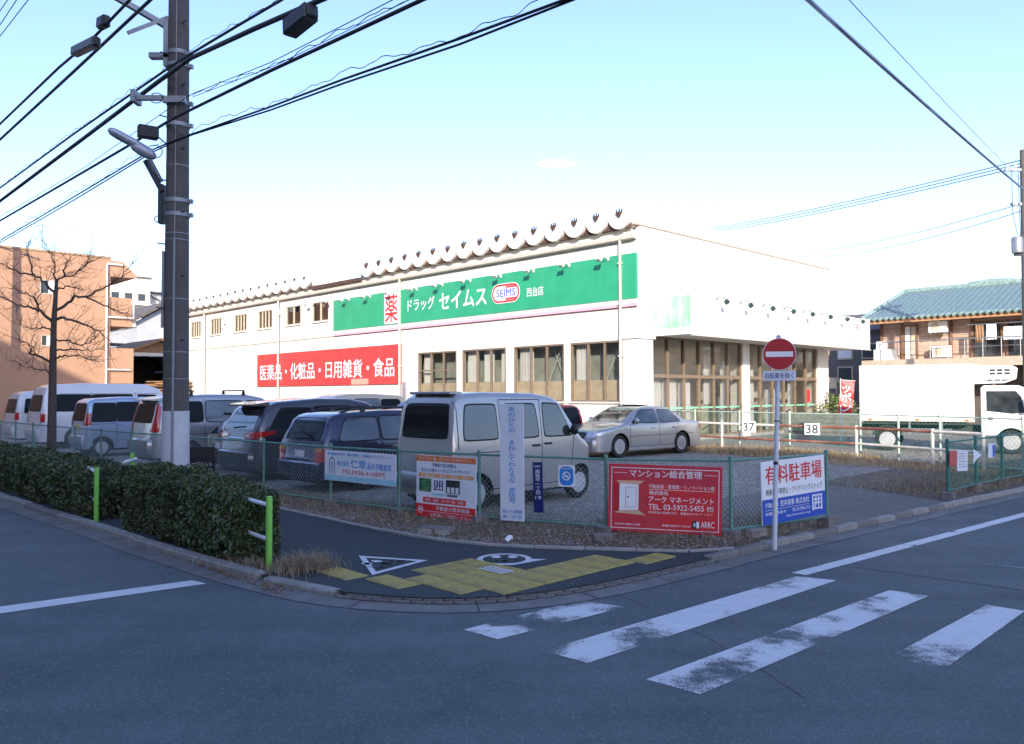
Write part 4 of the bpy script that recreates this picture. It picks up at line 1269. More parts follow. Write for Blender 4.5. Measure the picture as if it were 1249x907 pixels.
# --- silver people carrier with roof bars
RACKV = dict(L=4.65, W=1.69, prof=[(-2.325, .42), (-2.32, .74), (-2.29, .80), (-2.27, 1.05), (-2.12, 1.64), (-2.05, 1.72), (-1.9, 1.80), (-.8, 1.86), (.3, 1.85), (.75, 1.76), (1.45, 1.22), (1.65, 1.08), (2.1, .94), (2.26, .78), (2.31, .6), (2.325, .38)],
    belt=1.1, tum=.15, rt=.11, rr=.24, rf=.45, wx=(-1.38, 1.42), wr=.31, rim=6, paint=SILV2,
    panels=[('rear_window', GLS, [('rear1', [(-.64, 1.12), (.64, 1.12), (.56, 1.62), (-.56, 1.62)])], .007, .05),
            ('window', GLS, [('side', [(-2.0, 1.16), (-1.0, 1.14), (-1.0, 1.66), (-1.78, 1.66)])], .006, .06),
            ('window', GLSG, [('side', [(-.92, 1.14), (.15, 1.13), (.12, 1.68), (-.92, 1.68)])], .006, .05),
            ('window', GLSG, [('side', [(.26, 1.13), (1.25, 1.15), (.76, 1.66), (.24, 1.68)])], .006, .05),
            ('windscreen', GLS, [('front1', [(-.66, 1.24), (.66, 1.24), (.56, 1.72), (-.56, 1.72)])], .007, .04),
            ('taillight', REDT, [('rear', [(.66, .92), (.80, .92), (.74, 1.62), (.64, 1.62)]), ('side', [(-2.31, .90), (-2.14, .90), (-2.06, 1.56), (-2.14, 1.6)])], .008, .04),
            ('light_lens', CLEAR, [('rear', [(.58, .86), (.76, .86), (.76, .92), (.58, .92)])], .009, .05),
            ('headlight', CLEAR, [('front', [(.45, .7), (.8, .74), (.76, .95), (.5, .88)])], .006, .1)],
    seams=[[(-.96, 1.72), (-.96, .32)], [(.2, 1.72), (.2, .32)], [(1.3, 1.1), (1.15, .32)], [(-2.1, .84), (1.2, .8)]], handles=[(-.8, 1.0), (.36, 1.0)], mirrors=[(1.12, 1.2)], plate=(-1, 1.0, PLATEW), wiper=1.15,
    extra=[bumper(-1, .34, .72, .08, SILV2), spoiler(-2.28, -1.95, .6, 1.72, SILV2, .06),
        lambda t, zt, hw, ex: [obj('roof_bar', MB().tube([(x, -.68, 1.96), (x, .68, 1.96)], .018, 6).prism([(x - .05, 1.80), (x + .05, 1.80), (x + .015, 1.97), (x - .015, 1.97)], 'y', .60, .66).prism([(x - .05, 1.80), (x + .05, 1.80), (x + .015, 1.97), (x - .015, 1.97)], 'y', -.66, -.60), BLACKP, t) for x in (-1.25, .2)]])
car('people_carrier', 'silver people carrier with tall red taillights and roof bars behind the utility pole', 'car', 21.75, 9.93, 1, RACKV)

# --- pale blue tall kei car
KEI = dict(L=3.395, W=1.475, prof=[(-1.697, .42), (-1.69, .66), (-1.67, .72), (-1.655, 1.05), (-1.56, 1.60), (-1.5, 1.68), (-1.35, 1.74), (-.5, 1.79), (.2, 1.78), (.5, 1.72), (1.02, 1.14), (1.15, 1.04), (1.5, .96), (1.64, .8), (1.69, .6), (1.697, .38)],
    belt=1.06, tum=.12, rt=.1, rr=.18, rf=.35, wx=(-1.2, 1.27), wr=.28, rim='steel', paint=LBLUE,
    panels=[('rear_window', GLS, [('rear1', [(-.58, 1.06), (.58, 1.06), (.52, 1.60), (-.52, 1.60)])], .007, .05),
            ('window', GLS, [('side', [(-1.50, 1.06), (-.82, 1.06), (-.82, 1.60), (-1.42, 1.60)])], .006, .04),
            ('window', GLS, [('side', [(-.77, 1.06), (.08, 1.06), (.06, 1.62), (-.77, 1.62)])], .006, .04),
            ('window', GLS, [('side', [(.15, 1.06), (.92, 1.08), (.52, 1.60), (.14, 1.62)])], .006, .04),
            ('windscreen', GLS, [('front1', [(-.56, 1.16), (.56, 1.16), (.5, 1.66), (-.5, 1.66)])], .007, .04),
            ('taillight', REDT, [('rear', [(.58, .94), (.72, .94), (.69, 1.32), (.58, 1.32)]), ('side', [(-1.69, .95), (-1.52, .95), (-1.50, 1.30), (-1.62, 1.32)])], .008, .05),
            ('headlight', CLEAR, [('front', [(.35, .7), (.68, .74), (.64, .95), (.4, .9)])], .006, .1)],
    seams=[[(-.8, 1.66), (-.8, .32)], [(.11, 1.66), (.11, .32)], [(1.0, 1.06), (.95, .32)], [(-1.5, .98), (-.8, .98)]], handles=[(-.68, .95), (.25, .95)], mirrors=[(.85, 1.12)], plate=(-1, .88, PLATEY), wiper=1.09, extra=[bumper(-1, .32, .64, .06, LBLUE)])
car('kei_car', 'pale blue tall kei car with red taillights in front of the long white van', 'car', 26.7, 9.2, 1, KEI)

# --- long white high-roof van
HIACE = dict(L=4.9, W=1.88, prof=[(-2.45, .44), (-2.44, .70), (-2.42, .74), (-2.40, 1.25), (-2.28, 1.95), (-2.2, 2.12), (-2.0, 2.22), (-1.0, 2.27), (1.1, 2.25), (1.6, 2.08), (2.05, 1.42), (2.2, 1.2), (2.36, .98), (2.43, .7), (2.45, .4)],
    belt=1.25, tum=.2, rt=.14, rr=.2, rf=.4, wx=(-1.3, 1.27), wr=.34, rim='steel', paint=WHP,
    panels=[('rear_window', GLS, [('rear1', [(-.76, 1.28), (.76, 1.28), (.68, 1.86), (-.68, 1.86)])], .007, .04),
            ('window', GLS, [('side', [(-2.12, 1.30), (-.82, 1.30), (-.82, 1.86), (-2.05, 1.86)])], .006, .03),
            ('window', GLS, [('side', [(-.78, 1.30), (.62, 1.30), (.60, 1.86), (-.78, 1.86)])], .006, .03),
            ('window', GLS, [('side', [(.78, 1.28), (1.75, 1.30), (1.42, 1.84), (.78, 1.86)])], .006, .04),
            ('windscreen', GLS, [('front1', [(-.72, 1.4), (.72, 1.4), (.64, 1.98), (-.64, 1.98)])], .007, .04),
            ('taillight', REDT, [('rear', [(.76, .92), (.90, .92), (.89, 1.22), (.76, 1.22)]), ('side', [(-2.42, .92), (-2.30, .92), (-2.28, 1.20), (-2.38, 1.22)])], .008, .05),
            ('light_lens', CLEAR, [('rear', [(.78, .86), (.90, .86), (.90, .93), (.78, .93)])], .01, .05),
            ('headlight', CLEAR, [('front', [(.5, .8), (.85, .84), (.82, 1.08), (.55, 1.0)])], .006, .1)],
    seams=[[(-.80, 1.95), (-.80, .34)], [(.70, 1.95), (.70, .34)], [(1.85, 1.25), (1.7, .34)], [(-2.3, 1.9), (1.5, 1.9)]], handles=[(-.2, 1.1), (.85, 1.1)], mirrors=[(1.75, 1.4)], plate=(-1, .78, PLATEW), wiper=1.32,
    extra=[bumper(-1, .36, .68, .07, WHP)])
car('high_roof_van', 'long white high roof van with a dark window band behind the bare tree', 'van', 31.9, 10.0, 1, HIACE)
HI2 = dict(HIACE); HI2['paint'] = WHP
HI2['prof'] = [(x, z_ * (.90 if z_ > 1.2 else 1)) for x, z_ in HIACE['prof']]
HI2['panels'] = [(a, b, [(k, [(y, z_ * .92 if z_ > 1.24 else z_) for y, z_ in Q]) for k, Q in c], *d) for a, b, c, *d in HIACE['panels']]
HI2['seams'] = []
car('minibus', 'white van cut off by the left edge of the picture', 'van', 35.4, 10.0, 1, HI2)

# --- second row
MINIV = dict(CARRIER); MINIV['paint'] = DVIO; MINIV['panels'] = [x if x[0] != 'windscreen' else ('windscreen', GLSG, x[2], x[3], x[4]) for x in CARRIER['panels']]
car('people_carrier', 'black people carrier in the second row with its windscreen towards the street', 'car', 19.6, 15.6, -1, MINIV)
PALE = dict(RACKV); PALE['paint'] = carpaint('beige_car_paint', (.5, .44, .34), .2, .3); PALE['extra'] = RACKV['extra'][:1]
car('people_carrier', 'beige people carrier whose roof shows over the dark grey carrier', 'car', 24.3, 15.4, -1, PALE)
REDC = dict(KEI); REDC['paint'] = REDP
REDC['prof'] = [(x, z_ * .86 if z_ > 1 else z_) for x, z_ in KEI['prof']]
REDC['panels'] = [(a, b, [(k, [(y, z_ * .88 if z_ > 1.03 else z_) for y, z_ in Q]) for k, Q in c], *d) for a, b, c, *d in KEI['panels']]
REDC['belt'] = .95
car('hatchback', 'small red hatchback half hidden between the silver van and the silver saloon', 'car', 17.0, 17.2, -1, REDC)

# --- silver saloon
SALOON = dict(L=4.82, W=1.765, prof=[(-2.41, .40), (-2.40, .66), (-2.37, .74), (-2.34, .90), (-2.28, .96), (-1.75, 1.01), (-1.55, 1.05), (-.98, 1.38), (-.75, 1.44), (-.1, 1.47), (.25, 1.44), (.45, 1.38), (1.15, .99), (1.35, .94), (2.1, .83), (2.28, .76), (2.38, .62), (2.41, .36)],
    belt=.92, tum=.24, rt=.09, rr=.3, rf=.38, wx=(-1.36, 1.42), wr=.325, rim=10, paint=SILV2, yaw=-.08, zb=.2,
    panels=[('rear_window', GLS, [('rear1', [(-.6, 1.08), (.6, 1.08), (.5, 1.36), (-.5, 1.36)])], .007, .04),
            ('window', GLSG, [('side', [(-1.32, 1.0), (-.34, .98), (-.36, 1.35), (-.92, 1.33)])], .006, .06),
            ('window', GLSG, [('side', [(-.24, .98), (.92, 1.0), (.40, 1.34), (-.24, 1.36)])], .006, .05),
            ('windscreen', GLSG, [('front1', [(-.64, 1.02), (.64, 1.02), (.52, 1.39), (-.52, 1.39)])], .008, .03),
            ('headlight', CLEAR, [('front', [(.46, .60), (.82, .61), (.80, .75), (.46, .76)]), ('side', [(2.1, .62), (2.35, .61), (2.34, .74), (2.16, .76)])], .008, .05),
            ('grille', DSTEEL, [('front1', [(-.4, .56), (.4, .56), (.42, .74), (-.42, .74)])], .009, .03),
            ('air_intake', BLACKP, [('front1', [(-.55, .36), (.55, .36), (.55, .46), (-.55, .46)])], .04, .03),
            ('taillight', REDT, [('rear', [(.45, .72), (.82, .72), (.8, .9), (.45, .9)]), ('side', [(-2.39, .73), (-2.2, .73), (-2.2, .88), (-2.35, .9)])], .008, .05)],
    seams=[[(-.29, 1.40), (-.29, .28)], [(1.0, .96), (.98, .28)], [(-1.2, .98), (-1.05, .6)], [(-2.2, .62), (1.05, .60)], [(-1.0, .30), (1.05, .30)]], handles=[(-.95, .82), (.0, .82)], mirrors=[(.78, 1.04)], plate=(-1, .6, PLATEW), hmat=CHROME,
    extra=[bumper(1, .24, .54, .06, SILV2), bumper(-1, .26, .58, .05, SILV2),
        lambda t, zt, hw, ex: obj('side_skirt', MB().cb(-1.0, 1.05, -.885, -.83, .18, .30, .02).cb(-1.0, 1.05, .83, .885, .18, .30, .02), SILV2, t),
        lambda t, zt, hw, ex: obj('sunroof_visor', MB().cb(-.35, .12, -.42, .42, 1.475, 1.50, .01), BLACKP, t)])
car('saloon_car', 'silver saloon with multi spoke wheels parked in front of the shop', 'car', 15.15, 19.75, -1, SALOON)

# --- refrigerated truck
TRW = mat('truck_white', (.76, .76, .75), .35, var=.03, coat=.4, dirt=.1, dirtcol=(.5, .48, .45))
def truck():
    h = atan2(-.5, .866)
    P0 = Vector((11.25, 26.0, .15))
    t = thing('refrigerated_truck', 'white refrigerated box truck parked behind the far chain link fence', 'truck', P0, h, None)
    # local: x forward, right flank at y=0, body to +y
    bw = 1.72
    bx_ = MB().cb(0, 3.2, 0, bw, .94, 2.72, .02)
    obj('cargo_box', bx_, TRW, t)
    tr_ = MB()
    for z0 in (.94, 2.66):
        tr_.bx(-.01, 3.21, -.012, -.001, z0, z0 + .06)
    for x0 in (-.01, 3.15):
        tr_.bx(x0, x0 + .06, -.012, -.001, 1.003, 2.657)
    tr_.bx(2.78, 2.80, -.008, -.001, 1.01, 2.65)
    obj('box_trim', tr_, CREAM, t)
    obj('chassis', MB().bx(-.1, 4.9, .45, .57, .62, .82).bx(-.1, 4.9, 1.15, 1.27, .62, .82).bx(.1, 3.0, .1, 1.62, .84, .935), DSTEEL, t)
    obj('side_guard', MB().tube([(1.2, .06, .52), (2.6, .06, .52)], .025, 6).tube([(1.2, .06, .70), (2.6, .06, .70)], .025, 6).bx(1.4, 1.45, .05, .08, .5, .93).bx(2.3, 2.35, .05, .08, .5, .93), STEEL, t)
    un = MB().prism([(3.21, 2.10), (4.0, 2.12), (4.30, 2.24), (4.34, 2.56), (4.22, 2.64), (3.21, 2.68)], 'y', .10, bw - .10)
    f = obj('cooling_unit', un, mat('unit_white', (.66, .67, .67), .45, var=.05), t)
    for k in range(3):
        for j in range(2):
            obj('vent', MB().bx(3.62 + .19 * k, 3.76 + .19 * k, .092, .099, 2.38 + .10 * j, 2.44 + .10 * j), BLACKP, f)
    for k in range(3):
        obj('vent', MB().bx(3.55 + .19 * k, 3.70 + .19 * k, .092, .099, 2.19, 2.23), BLACKP, f)
    for k in range(6):
        obj('vent', MB().bx(4.33, 4.35, .2 + .22 * k, .36 + .22 * k, 2.3, 2.5), BLACKP, f)
    for x in (.25, 1.6, 2.95):
        obj('marker_lamp', MB().cb(x, x + .10, -.03, -.012, .96, 1.02, .006), AMBER, t)
    obj('side_latch', MB().bx(2.2, 2.23, -.02, -.001, 1.2, 2.4).bx(1.66, 1.69, -.02, -.001, 1.2, 2.4), CREAM, t)
    # cab
    cabp = [(3.38, .55), (3.38, 1.98), (3.46, 2.05), (4.35, 2.05), (4.50, 1.98), (4.86, 1.22), (4.92, .95), (4.92, .45), (4.62, .45)]
    ar = [(4.15 + .40 * cos(a), .38 + .40 * sin(a)) for a in [pi * k / 12 for k in range(13)]]
    cabp = cabp[:-1] + [(4.58, .45)] + [p for p in ar if p[1] > .5] + [(3.72, .55)]
    obj('cab', MB().prism(cabp, 'y', .04, bw - .04), TRW, t)
    for s, y in ((-1, .04), (1, bw - .04)):
        d = MB().prism([(3.52, 1.28), (3.52, 1.88), (4.28, 1.88), (4.42, 1.70), (4.50, 1.24), (4.20, 1.20)], 'y', y + s * .003, y + s * .008)
        obj('window', d, GLSG, t)
        obj('mirror', MB().cb(4.52, 4.62, y + s * .22, y + s * .30, 1.28, 1.68, .02).tube([(4.55, y, 1.72), (4.57, y + s * .26, 1.68)], .015, 5), BLACKP, t)
        obj('door_handle', MB().cb(3.56, 3.68, y + s * .002, y + s * .02, 1.02, 1.10, .005), BLACKP, t)
        gp_ = MB()
        for a, b in (((3.48, .6), (3.48, 1.95)), ((3.48, 1.94), (4.32, 1.94)), ((4.55, 1.2), (4.56, .62))):
            x0, x1 = min(a[0], b[0]) - .006, max(a[0], b[0]) + .006
            gp_.bx(x0, x1, y + s * .001 - .001, y + s * .001 + .001, min(a[1], b[1]), max(a[1], b[1]) + .006)
        obj('door_gap', gp_, SEAM, t)
    def ww(z_): return 4.50 + (1.98 - z_) * (.36 / .76)
    obj('windscreen', MB().add([(ww(1.30) + .006, .14, 1.30), (ww(1.30) + .006, bw - .14, 1.30), (ww(1.92) + .006, bw - .18, 1.92), (ww(1.92) + .006, .18, 1.92)], [(0, 1, 2, 3)]), GLS, t)
    obj('bumper', MB().cb(4.70, 5.0, .02, bw - .02, .36, .66, .03), WHITE, t)
    for y in (.18, bw - .5):
        obj('headlight', MB().cb(4.905, 4.95, y, y + .32, .72, .92, .02), CLEAR, t)
    ws = wheel_meshes(.36, .22, 'steel')
    for c in (.78, 4.15):
        for s in (1, -1):
            w_ = bpy.data.objects.new('wheel', None); COL.objects.link(w_); w_.parent = t
            w_.location = (c, .17 if s < 0 else bw - .17, .36); w_.rotation_euler = (0, 0, 0 if s < 0 else pi)
            obj('tyre', ws[0], RUBBER, w_, smooth=40); obj('rim', ws[1], [ALLOY, BLACKP], w_, smooth=40)
    obj('mudguard', MB().tube([(.78 + .43 * cos(a), .2, .36 + .43 * sin(a)) for a in [pi * k / 10 for k in range(1, 10)]], .05, 6), DSTEEL, t)
truck()

# ================================================================ chain link fences
TEAL = mat('fence_green', (.10, .25, .20), .5, .1, var=.15, scale=6, dirt=.35, dirtcol=(.22, .2, .15))
TEALD = mat('fence_dark_green', (.03, .16, .13), .5, .1, var=.15, scale=6)
PALEG = mat('fence_pale_green', (.45, .58, .48), .5, .1, var=.15, scale=6, dirt=.4, dirtcol=(.35, .28, .2))
WIREM = mat('mesh_wire_green', (.34, .42, .40), .5, .3, var=.15)
WIREG = mat('mesh_wire_far', (.05, .34, .24), .5, .2, var=.15)
RUSTP = mat('rusty_pipe', (.24, .085, .055), .8, var=.35, scale=5, dirt=.5, dirtcol=(.5, .38, .3))
WPIPE = mat('white_pipe', (.70, .66, .58), .6, var=.08, scale=5, dirt=.6, dirtcol=(.42, .2, .1))
def link_mesh(A, B, zA, zB, h0, h1, pitch=.075, r=.0021):
    """woven diagonals between two posts"""
    d = (B - A); L = Vector((d.x, d.y, 0)).length
    ex = Vector((d.x, d.y, 0)) / L
    nrm = Vector((-ex.y, ex.x, 0))
    H = h1 - h0
    mb = MB()
    k = -H
    while k < L:
        for sg in (1, -1):
            s0, s1 = max(0, k), min(L, k + H)
            if s1 - s0 < .02: continue
            pts = []
            for s in (s0, s1):
                t = s - k
                zz = h0 + t if sg > 0 else h1 - t
                zb_ = zA + (zB - zA) * s / L
                pts.append(A + ex * s + Vector((0, 0, zb_ - A.z + zz)) + nrm * (.004 * sg))
            a, b = pts
            u1 = nrm * r; u2 = (b - a).cross(nrm).normalized() * r
            vs = [a + u1, a - u1 * .5 + u2, a - u1 * .5 - u2, b + u1, b - u1 * .5 + u2, b - u1 * .5 - u2]
            mb.add(vs, [(0, 1, 4, 3), (1, 2, 5, 4), (2, 0, 3, 5)])
        k += pitch
    return mb
def fence(name, label, pts, h, m, wm, r=.024, foot=None, pitch=.075, wr=.0021, group=None):
    P = [Vector(p) for p in pts]
    t = thing(name, label, 'fence', P[0], 0, group)
    for i, p in enumerate(P):
        obj('post', MB().tube([p, p + Vector((0, 0, h + .02))], r, 10).lathe([(r * 1.25, h), (r * 1.2, h + .035), (0, h + .05)], 10, Matrix.Translation(p)), m, t, world=True, smooth=40)
        if foot:
            o = obj('footing', MB().cb(-.11, .11, -.1, .1, -.2, .1 + rnd.uniform(-.02, .04), .012), foot, t)
            o.location = p - P[0]; o.rotation_euler[2] = rnd.uniform(0, 1.5)
    for a, b in zip(P[:-1], P[1:]):
        up_ = Vector((0, 0, 1)); d = (b - a).normalized() * r
        obj('rail', MB().tube([a + d + up_ * (h - .02), b - d + up_ * (h - .02)], .017, 8), m, t, world=True, smooth=40)
        obj('rail', MB().tube([a + d + up_ * .10, b - d + up_ * .10], .015, 8), m, t, world=True, smooth=40)
        obj('wire_mesh', link_mesh(a, b, a.z, b.z, .115, h - .035, pitch, wr), wm, t, world=True, recalc=False)
    return t
fence('chain_link_fence', 'green chain link fence carrying the advertising boards along the pavement', [W(a, b, .11) for a, b in FP[1:]], 1.02, TEAL, WIREM, foot=CONCD)
bf = [(17.3, 24.1), (15.5, 23.8), (13.6, 23.45), (11.7, 23.1), (9.5, 22.95), (8.3, 22.5), (7.1, 22.0), (6.0, 21.5), (5.05, 21.05)]
fence('chain_link_fence', 'pale green sunlit chain link fence between the gravel lot and the truck yard', [W(a, b, .15) for a, b in bf], 1.25, PALEG, WIREG, r=.03, pitch=.115, wr=.0032)
gf = [(5.0, 15.85), (4.98, 17.4), (4.92, 18.9), (4.78, 20.4), (4.6, 22.0), (4.4, 23.8), (4.2, 25.6)]
gft = fence('chain_link_fence', 'dark green roadside chain link fence on concrete blocks at the right edge', [W(a, b, .11) for a, b in gf], 1.0, TEALD, WIREG, r=.03, foot=CONCD, pitch=.10, wr=.0019)
# green plastic sheeting tied to the far end of the roadside fence
mb = MB()
gn = [Vector(W(a, b, 0)) for a, b in gf[3:]]
rows_ = 6
vs = []
for i in range(19):
    s = i / 18 * 3; k = min(int(s), 2); p = gn[k].lerp(gn[k + 1], s - k)
    for j in range(rows_):
        vs.append(p + Vector((-.045 + .012 * sin(i * 1.7 + j), -.045 + .012 * cos(i * 2.1), .30 + .75 * j / (rows_ - 1))))
mb.add(vs, [(i * rows_ + j, (i + 1) * rows_ + j, (i + 1) * rows_ + j + 1, i * rows_ + j + 1) for i in range(18) for j in range(rows_ - 1)])
tag(obj('green_sheet', mb, mat('green_sheeting', (.04, .42, .22), .55, var=.25, scale=6), smooth=60), 'bright green sheeting tied along the roadside fence at the right edge', 'sheet')

# rusty pipe barrier in front of the far fence
pb_ = [(16.2, 23.45), (14.0, 23.05), (11.9, 22.75), (9.47, 22.6), (7.2, 21.75), (5.9, 21.2)]
P = [W(a, b, .15) for a, b in pb_]
t = thing('pipe_barrier', 'two rail barrier of rusty red and white pipe in front of the far fence', 'barrier', P[0])
for p in P:
    obj('post', MB().tube([p - Vector((0, 0, .1)), p + Vector((0, 0, .93))], .04, 8), WPIPE, t, world=True, smooth=40)
for i, (a, b) in enumerate(zip(P[:-1], P[1:])):
    obj('rail', MB().tube([a + Vector((0, 0, .86)), b + Vector((0, 0, .86))], .04, 8), RUSTP if i in (2, 3) else WPIPE, t, world=True, smooth=40)
    obj('rail', MB().tube([a + Vector((0, 0, .42)), b + Vector((0, 0, .42))], .035, 8), RUSTP if i in (0, 1, 2) else WPIPE, t, world=True, smooth=40)
for s, (p_, q_) in (('37', (12.9, 22.82)), ('38', (10.75, 22.6))):
    b = thing('number_plate_board', 'white parking bay board reading thirty-%s hung on the pipe barrier, the %s one' % (('seven', 'left') if s == '37' else ('eight', 'right')), 'sign', W(p_, q_, .15), ANG + (.12 if s == '38' else .17))
    obj('board', MB().cb(-.22, .22, -.02, .0, .62, .96, .004), WHITES, b)
    lettering(s, -.17, .17, .66, .92, -.024, DSTEEL, b)

# ================================================================ signs on the front fence
def fsign(name, label, A, B, px, front=.06, th=.012, group=None, cat='sign'):
    """flat board hung on the street side of fence line A-B; px = corner pixels TL, TR, BR, BL"""
    A, B = W(*A), W(*B)
    ex = (B - A).normalized(); n = Vector((ex.y, -ex.x, 0))
    if n.dot(Vector((0, -1, 0))) < 0: n = -n
    p0 = A + n * front
    c = [on_plane(x, y, p0, n) for x, y in px]
    x0 = ((c[0] - p0).dot(ex) + (c[3] - p0).dot(ex)) / 2; x1 = ((c[1] - p0).dot(ex) + (c[2] - p0).dot(ex)) / 2
    z0 = (c[2].z + c[3].z) / 2; z1 = (c[0].z + c[1].z) / 2
    tilt = ((c[1].z - c[0].z) + (c[2].z - c[3].z)) / 2 / (x1 - x0)
    t = thing(name, label, cat, p0 + ex * x0 + Vector((0, 0, z0)), atan2(ex.y, ex.x), group)
    t.rotation_euler[1] = -math.atan(tilt)
    return t, x1 - x0, z1 - z0
def R2(x0, x1, z0, z1, y, m, parent, name='printed_band'):
    return obj(name, MB().add([(x0, y, z0), (x1, y, z0), (x1, y, z1), (x0, y, z1)], [(0, 1, 2, 3)]), m, parent, recalc=False)
BOARDW = mat('board_pale', (.62, .68, .74), .45, var=.06, scale=3, dirt=.2, dirtcol=(.45, .5, .52))
NAVYL = mat('letter_navy', (.02, .03, .16), .5)
CYANB = mat('band_cyan', (.30, .58, .68), .5, var=.1)
ORNG = mat('print_orange', (.62, .17, .04), .5, var=.08)
ORNL = mat('print_orange_light', (.70, .33, .10), .5, var=.1)
REDB = mat('print_red', (.58, .025, .03), .5, var=.06)
REDBD = mat('print_red_deep', (.40, .02, .03), .5, var=.06)
BLUEB = mat('print_blue', (.015, .07, .42), .45, var=.06)
BLUEM = mat('print_mid_blue', (.03, .22, .62), .45, var=.06)
BLKL = mat('letter_black', (.02, .02, .022), .5)
GREYL = mat('letter_grey', (.10, .11, .12), .5)
E1 = -.0135
# pale estate agent board
t, w, h = fsign('estate_agent_board', 'pale blue estate agent board with blue company name and red telephone number', (11.9, 7.27), (10.3, 7.52), [(395, 548), (484.5, 553.5), (482.5, 593.5), (398, 584)])
obj('panel', MB().cb(0, w, -.012, .004, 0, h, .003), BOARDW, t)
R2(.01, w - .01, .01, h * .19, E1, CYANB, t)
lettering('●不動産売買仲介　●設計監理　土地建物のコンサルティング', w * .05, w * .95, h * .84, h * .93, E1, BLUEM, t)
lettering('株式会社', w * .19, w * .365, h * .5, h * .68, E1, BLUEM, t)
lettering('仁幸', w * .385, w * .60, h * .46, h * .75, E1, BLUEM, t)
lettering('設計不動産部', w * .62, w * .94, h * .46, h * .67, E1, BLUEM, t)
lettering('TEL3936-6100代', w * .26, w * .86, h * .24, h * .42, E1, REDL, t)
obj('house_emblem', MB().ring([(w * .07, h * .25), (w * .07, h * .68), (w * .11, h * .8), (w * .155, h * .66), (w * .155, h * .22)], [(w * .08, h * .25), (w * .08, h * .66), (w * .11, h * .75), (w * .147, h * .64), (w * .147, h * .22)], 'y', E1).ring([(w * .10, h * .3), (w * .10, h * .6), (w * .125, h * .6), (w * .125, h * .3)], [(w * .106, h * .3), (w * .106, h * .58), (w * .12, h * .58), (w * .12, h * .3)], 'y', E1), NAVYL, t, recalc=False)
# orange and red poster board
t, w, h = fsign('property_poster_board', 'tall property poster with orange top, three photos and red foot on the fence', (10.3, 7.52), (8.8, 7.86), [(507.5, 553.5), (581, 558), (580.5, 638), (508.5, 629)])
obj('panel', MB().cb(0, w, -.012, .004, 0, h, .003), BOARDW, t)
R2(.004, w - .004, h * .905, h - .004, E1, ORNG, t)
lettering('なんでも一番、近くにいちばんいたい。', w * .04, w * .93, h * .925, h * .98, E1 - .002, BOARDW, t)
lettering('不動産の荒井商事は', w * .27, w * .68, h * .82, h * .885, E1, NAVYL, t)
lettering('あなたの街のトータルアドバイザーです', w * .09, w * .9, h * .735, h * .80, E1, NAVYL, t)
R2(w * .04, w * .96, h * .655, h * .715, E1, ORNL, t)
lettering('土地活用　管理　売買　賃貸', w * .08, w * .9, h * .665, h * .705, E1 - .002, BOARDW, t)
GPH = mat('photo_green', (.06, .17, .07), .5, var=.9, scale=16)
DPH = mat('photo_dark', (.03, .035, .035), .5, var=.9, scale=14)
R2(w * .05, w * .26, h * .42, h * .63, E1, GPH, t, 'printed_photo')
R2(w * .29, w * .47, h * .42, h * .63, E1, WHITES, t, 'printed_photo')
lettering('囲', w * .31, w * .46, h * .45, h * .61, E1 - .002, NAVYL, t)
R2(w * .51, w * .74, h * .42, h * .63, E1, DPH, t, 'printed_photo')
for k in range(3): R2(w * (.53 + .07 * k), w * (.58 + .07 * k), h * .43, h * .52, E1 - .002, BOARDW, t, 'printed_photo')
R2(w * .28, w * .5, h * .37, h * .405, E1, CYANB, t); R2(w * .53, w * .7, h * .37, h * .405, E1, GREYL, t)
R2(w * .12, w * .84, h * .25, h * .335, E1, REDS, t)
lettering('売買　賃貸　オーナー様　管理', w * .16, w * .8, h * .27, h * .315, E1 - .002, BOARDW, t)
R2(.004, w - .004, h * .115, h * .225, E1, REDB, t); R2(.004, w - .004, .004, h * .108, E1, REDB, t)
lettering('不動産の荒井商事', w * .34, w * .9, h * .135, h * .205, E1 - .002, BOARDW, t)
lettering('お気軽にご相談ください', w * .24, w * .93, h * .035, h * .085, E1 - .002, BOARDW, t)
c_ = [(w * .085 + .048 * cos(2 * pi * k / 24), h * .13 + .055 * sin(2 * pi * k / 24)) for k in range(24)]
c2 = [(w * .085 + .037 * cos(2 * pi * k / 24), h * .13 + .044 * sin(2 * pi * k / 24)) for k in range(24)]
obj('round_emblem', MB().ring(c_, c2, 'y', E1 - .003).add([(w * .085 - .03, E1 - .003, h * .125), (w * .085 + .03, E1 - .003, h * .125), (w * .085 + .03, E1 - .003, h * .15), (w * .085 - .03, E1 - .003, h * .15)], [(0, 1, 2, 3)]), BOARDW, t, recalc=False)
# tall white slogan board
t, w, h = fsign('slogan_board', 'tall narrow white road safety slogan board with vertical blue characters', (8.8, 7.86), (6.95, 8.5), [(611.5, 492), (641, 493), (638, 635.5), (609.5, 634.5)], front=.075)
obj('panel', MB().cb(0, w, -.012, .006, 0, h, .003), BOARDW, t)
lettering('あ\nの\nひ\nと\nの', w * .36, w * .66, h * .755, h * .975, E1, BLUEM, t)
lettering('ま\nね\nし\nて\nわ\nた\nる\nな', w * .36, w * .66, h * .325, h * .69, E1, BLUEM, t)
lettering('赤\n信\n号', w * .36, w * .66, h * .15, h * .285, E1, BLUEM, t)
lettering('高六小開重', w * .1, w * .92, h * .065, h * .095, E1, BLUEM, t)
lettering('東一町会', w * .1, w * .92, h * .02, h * .05, E1, BLUEM, t)
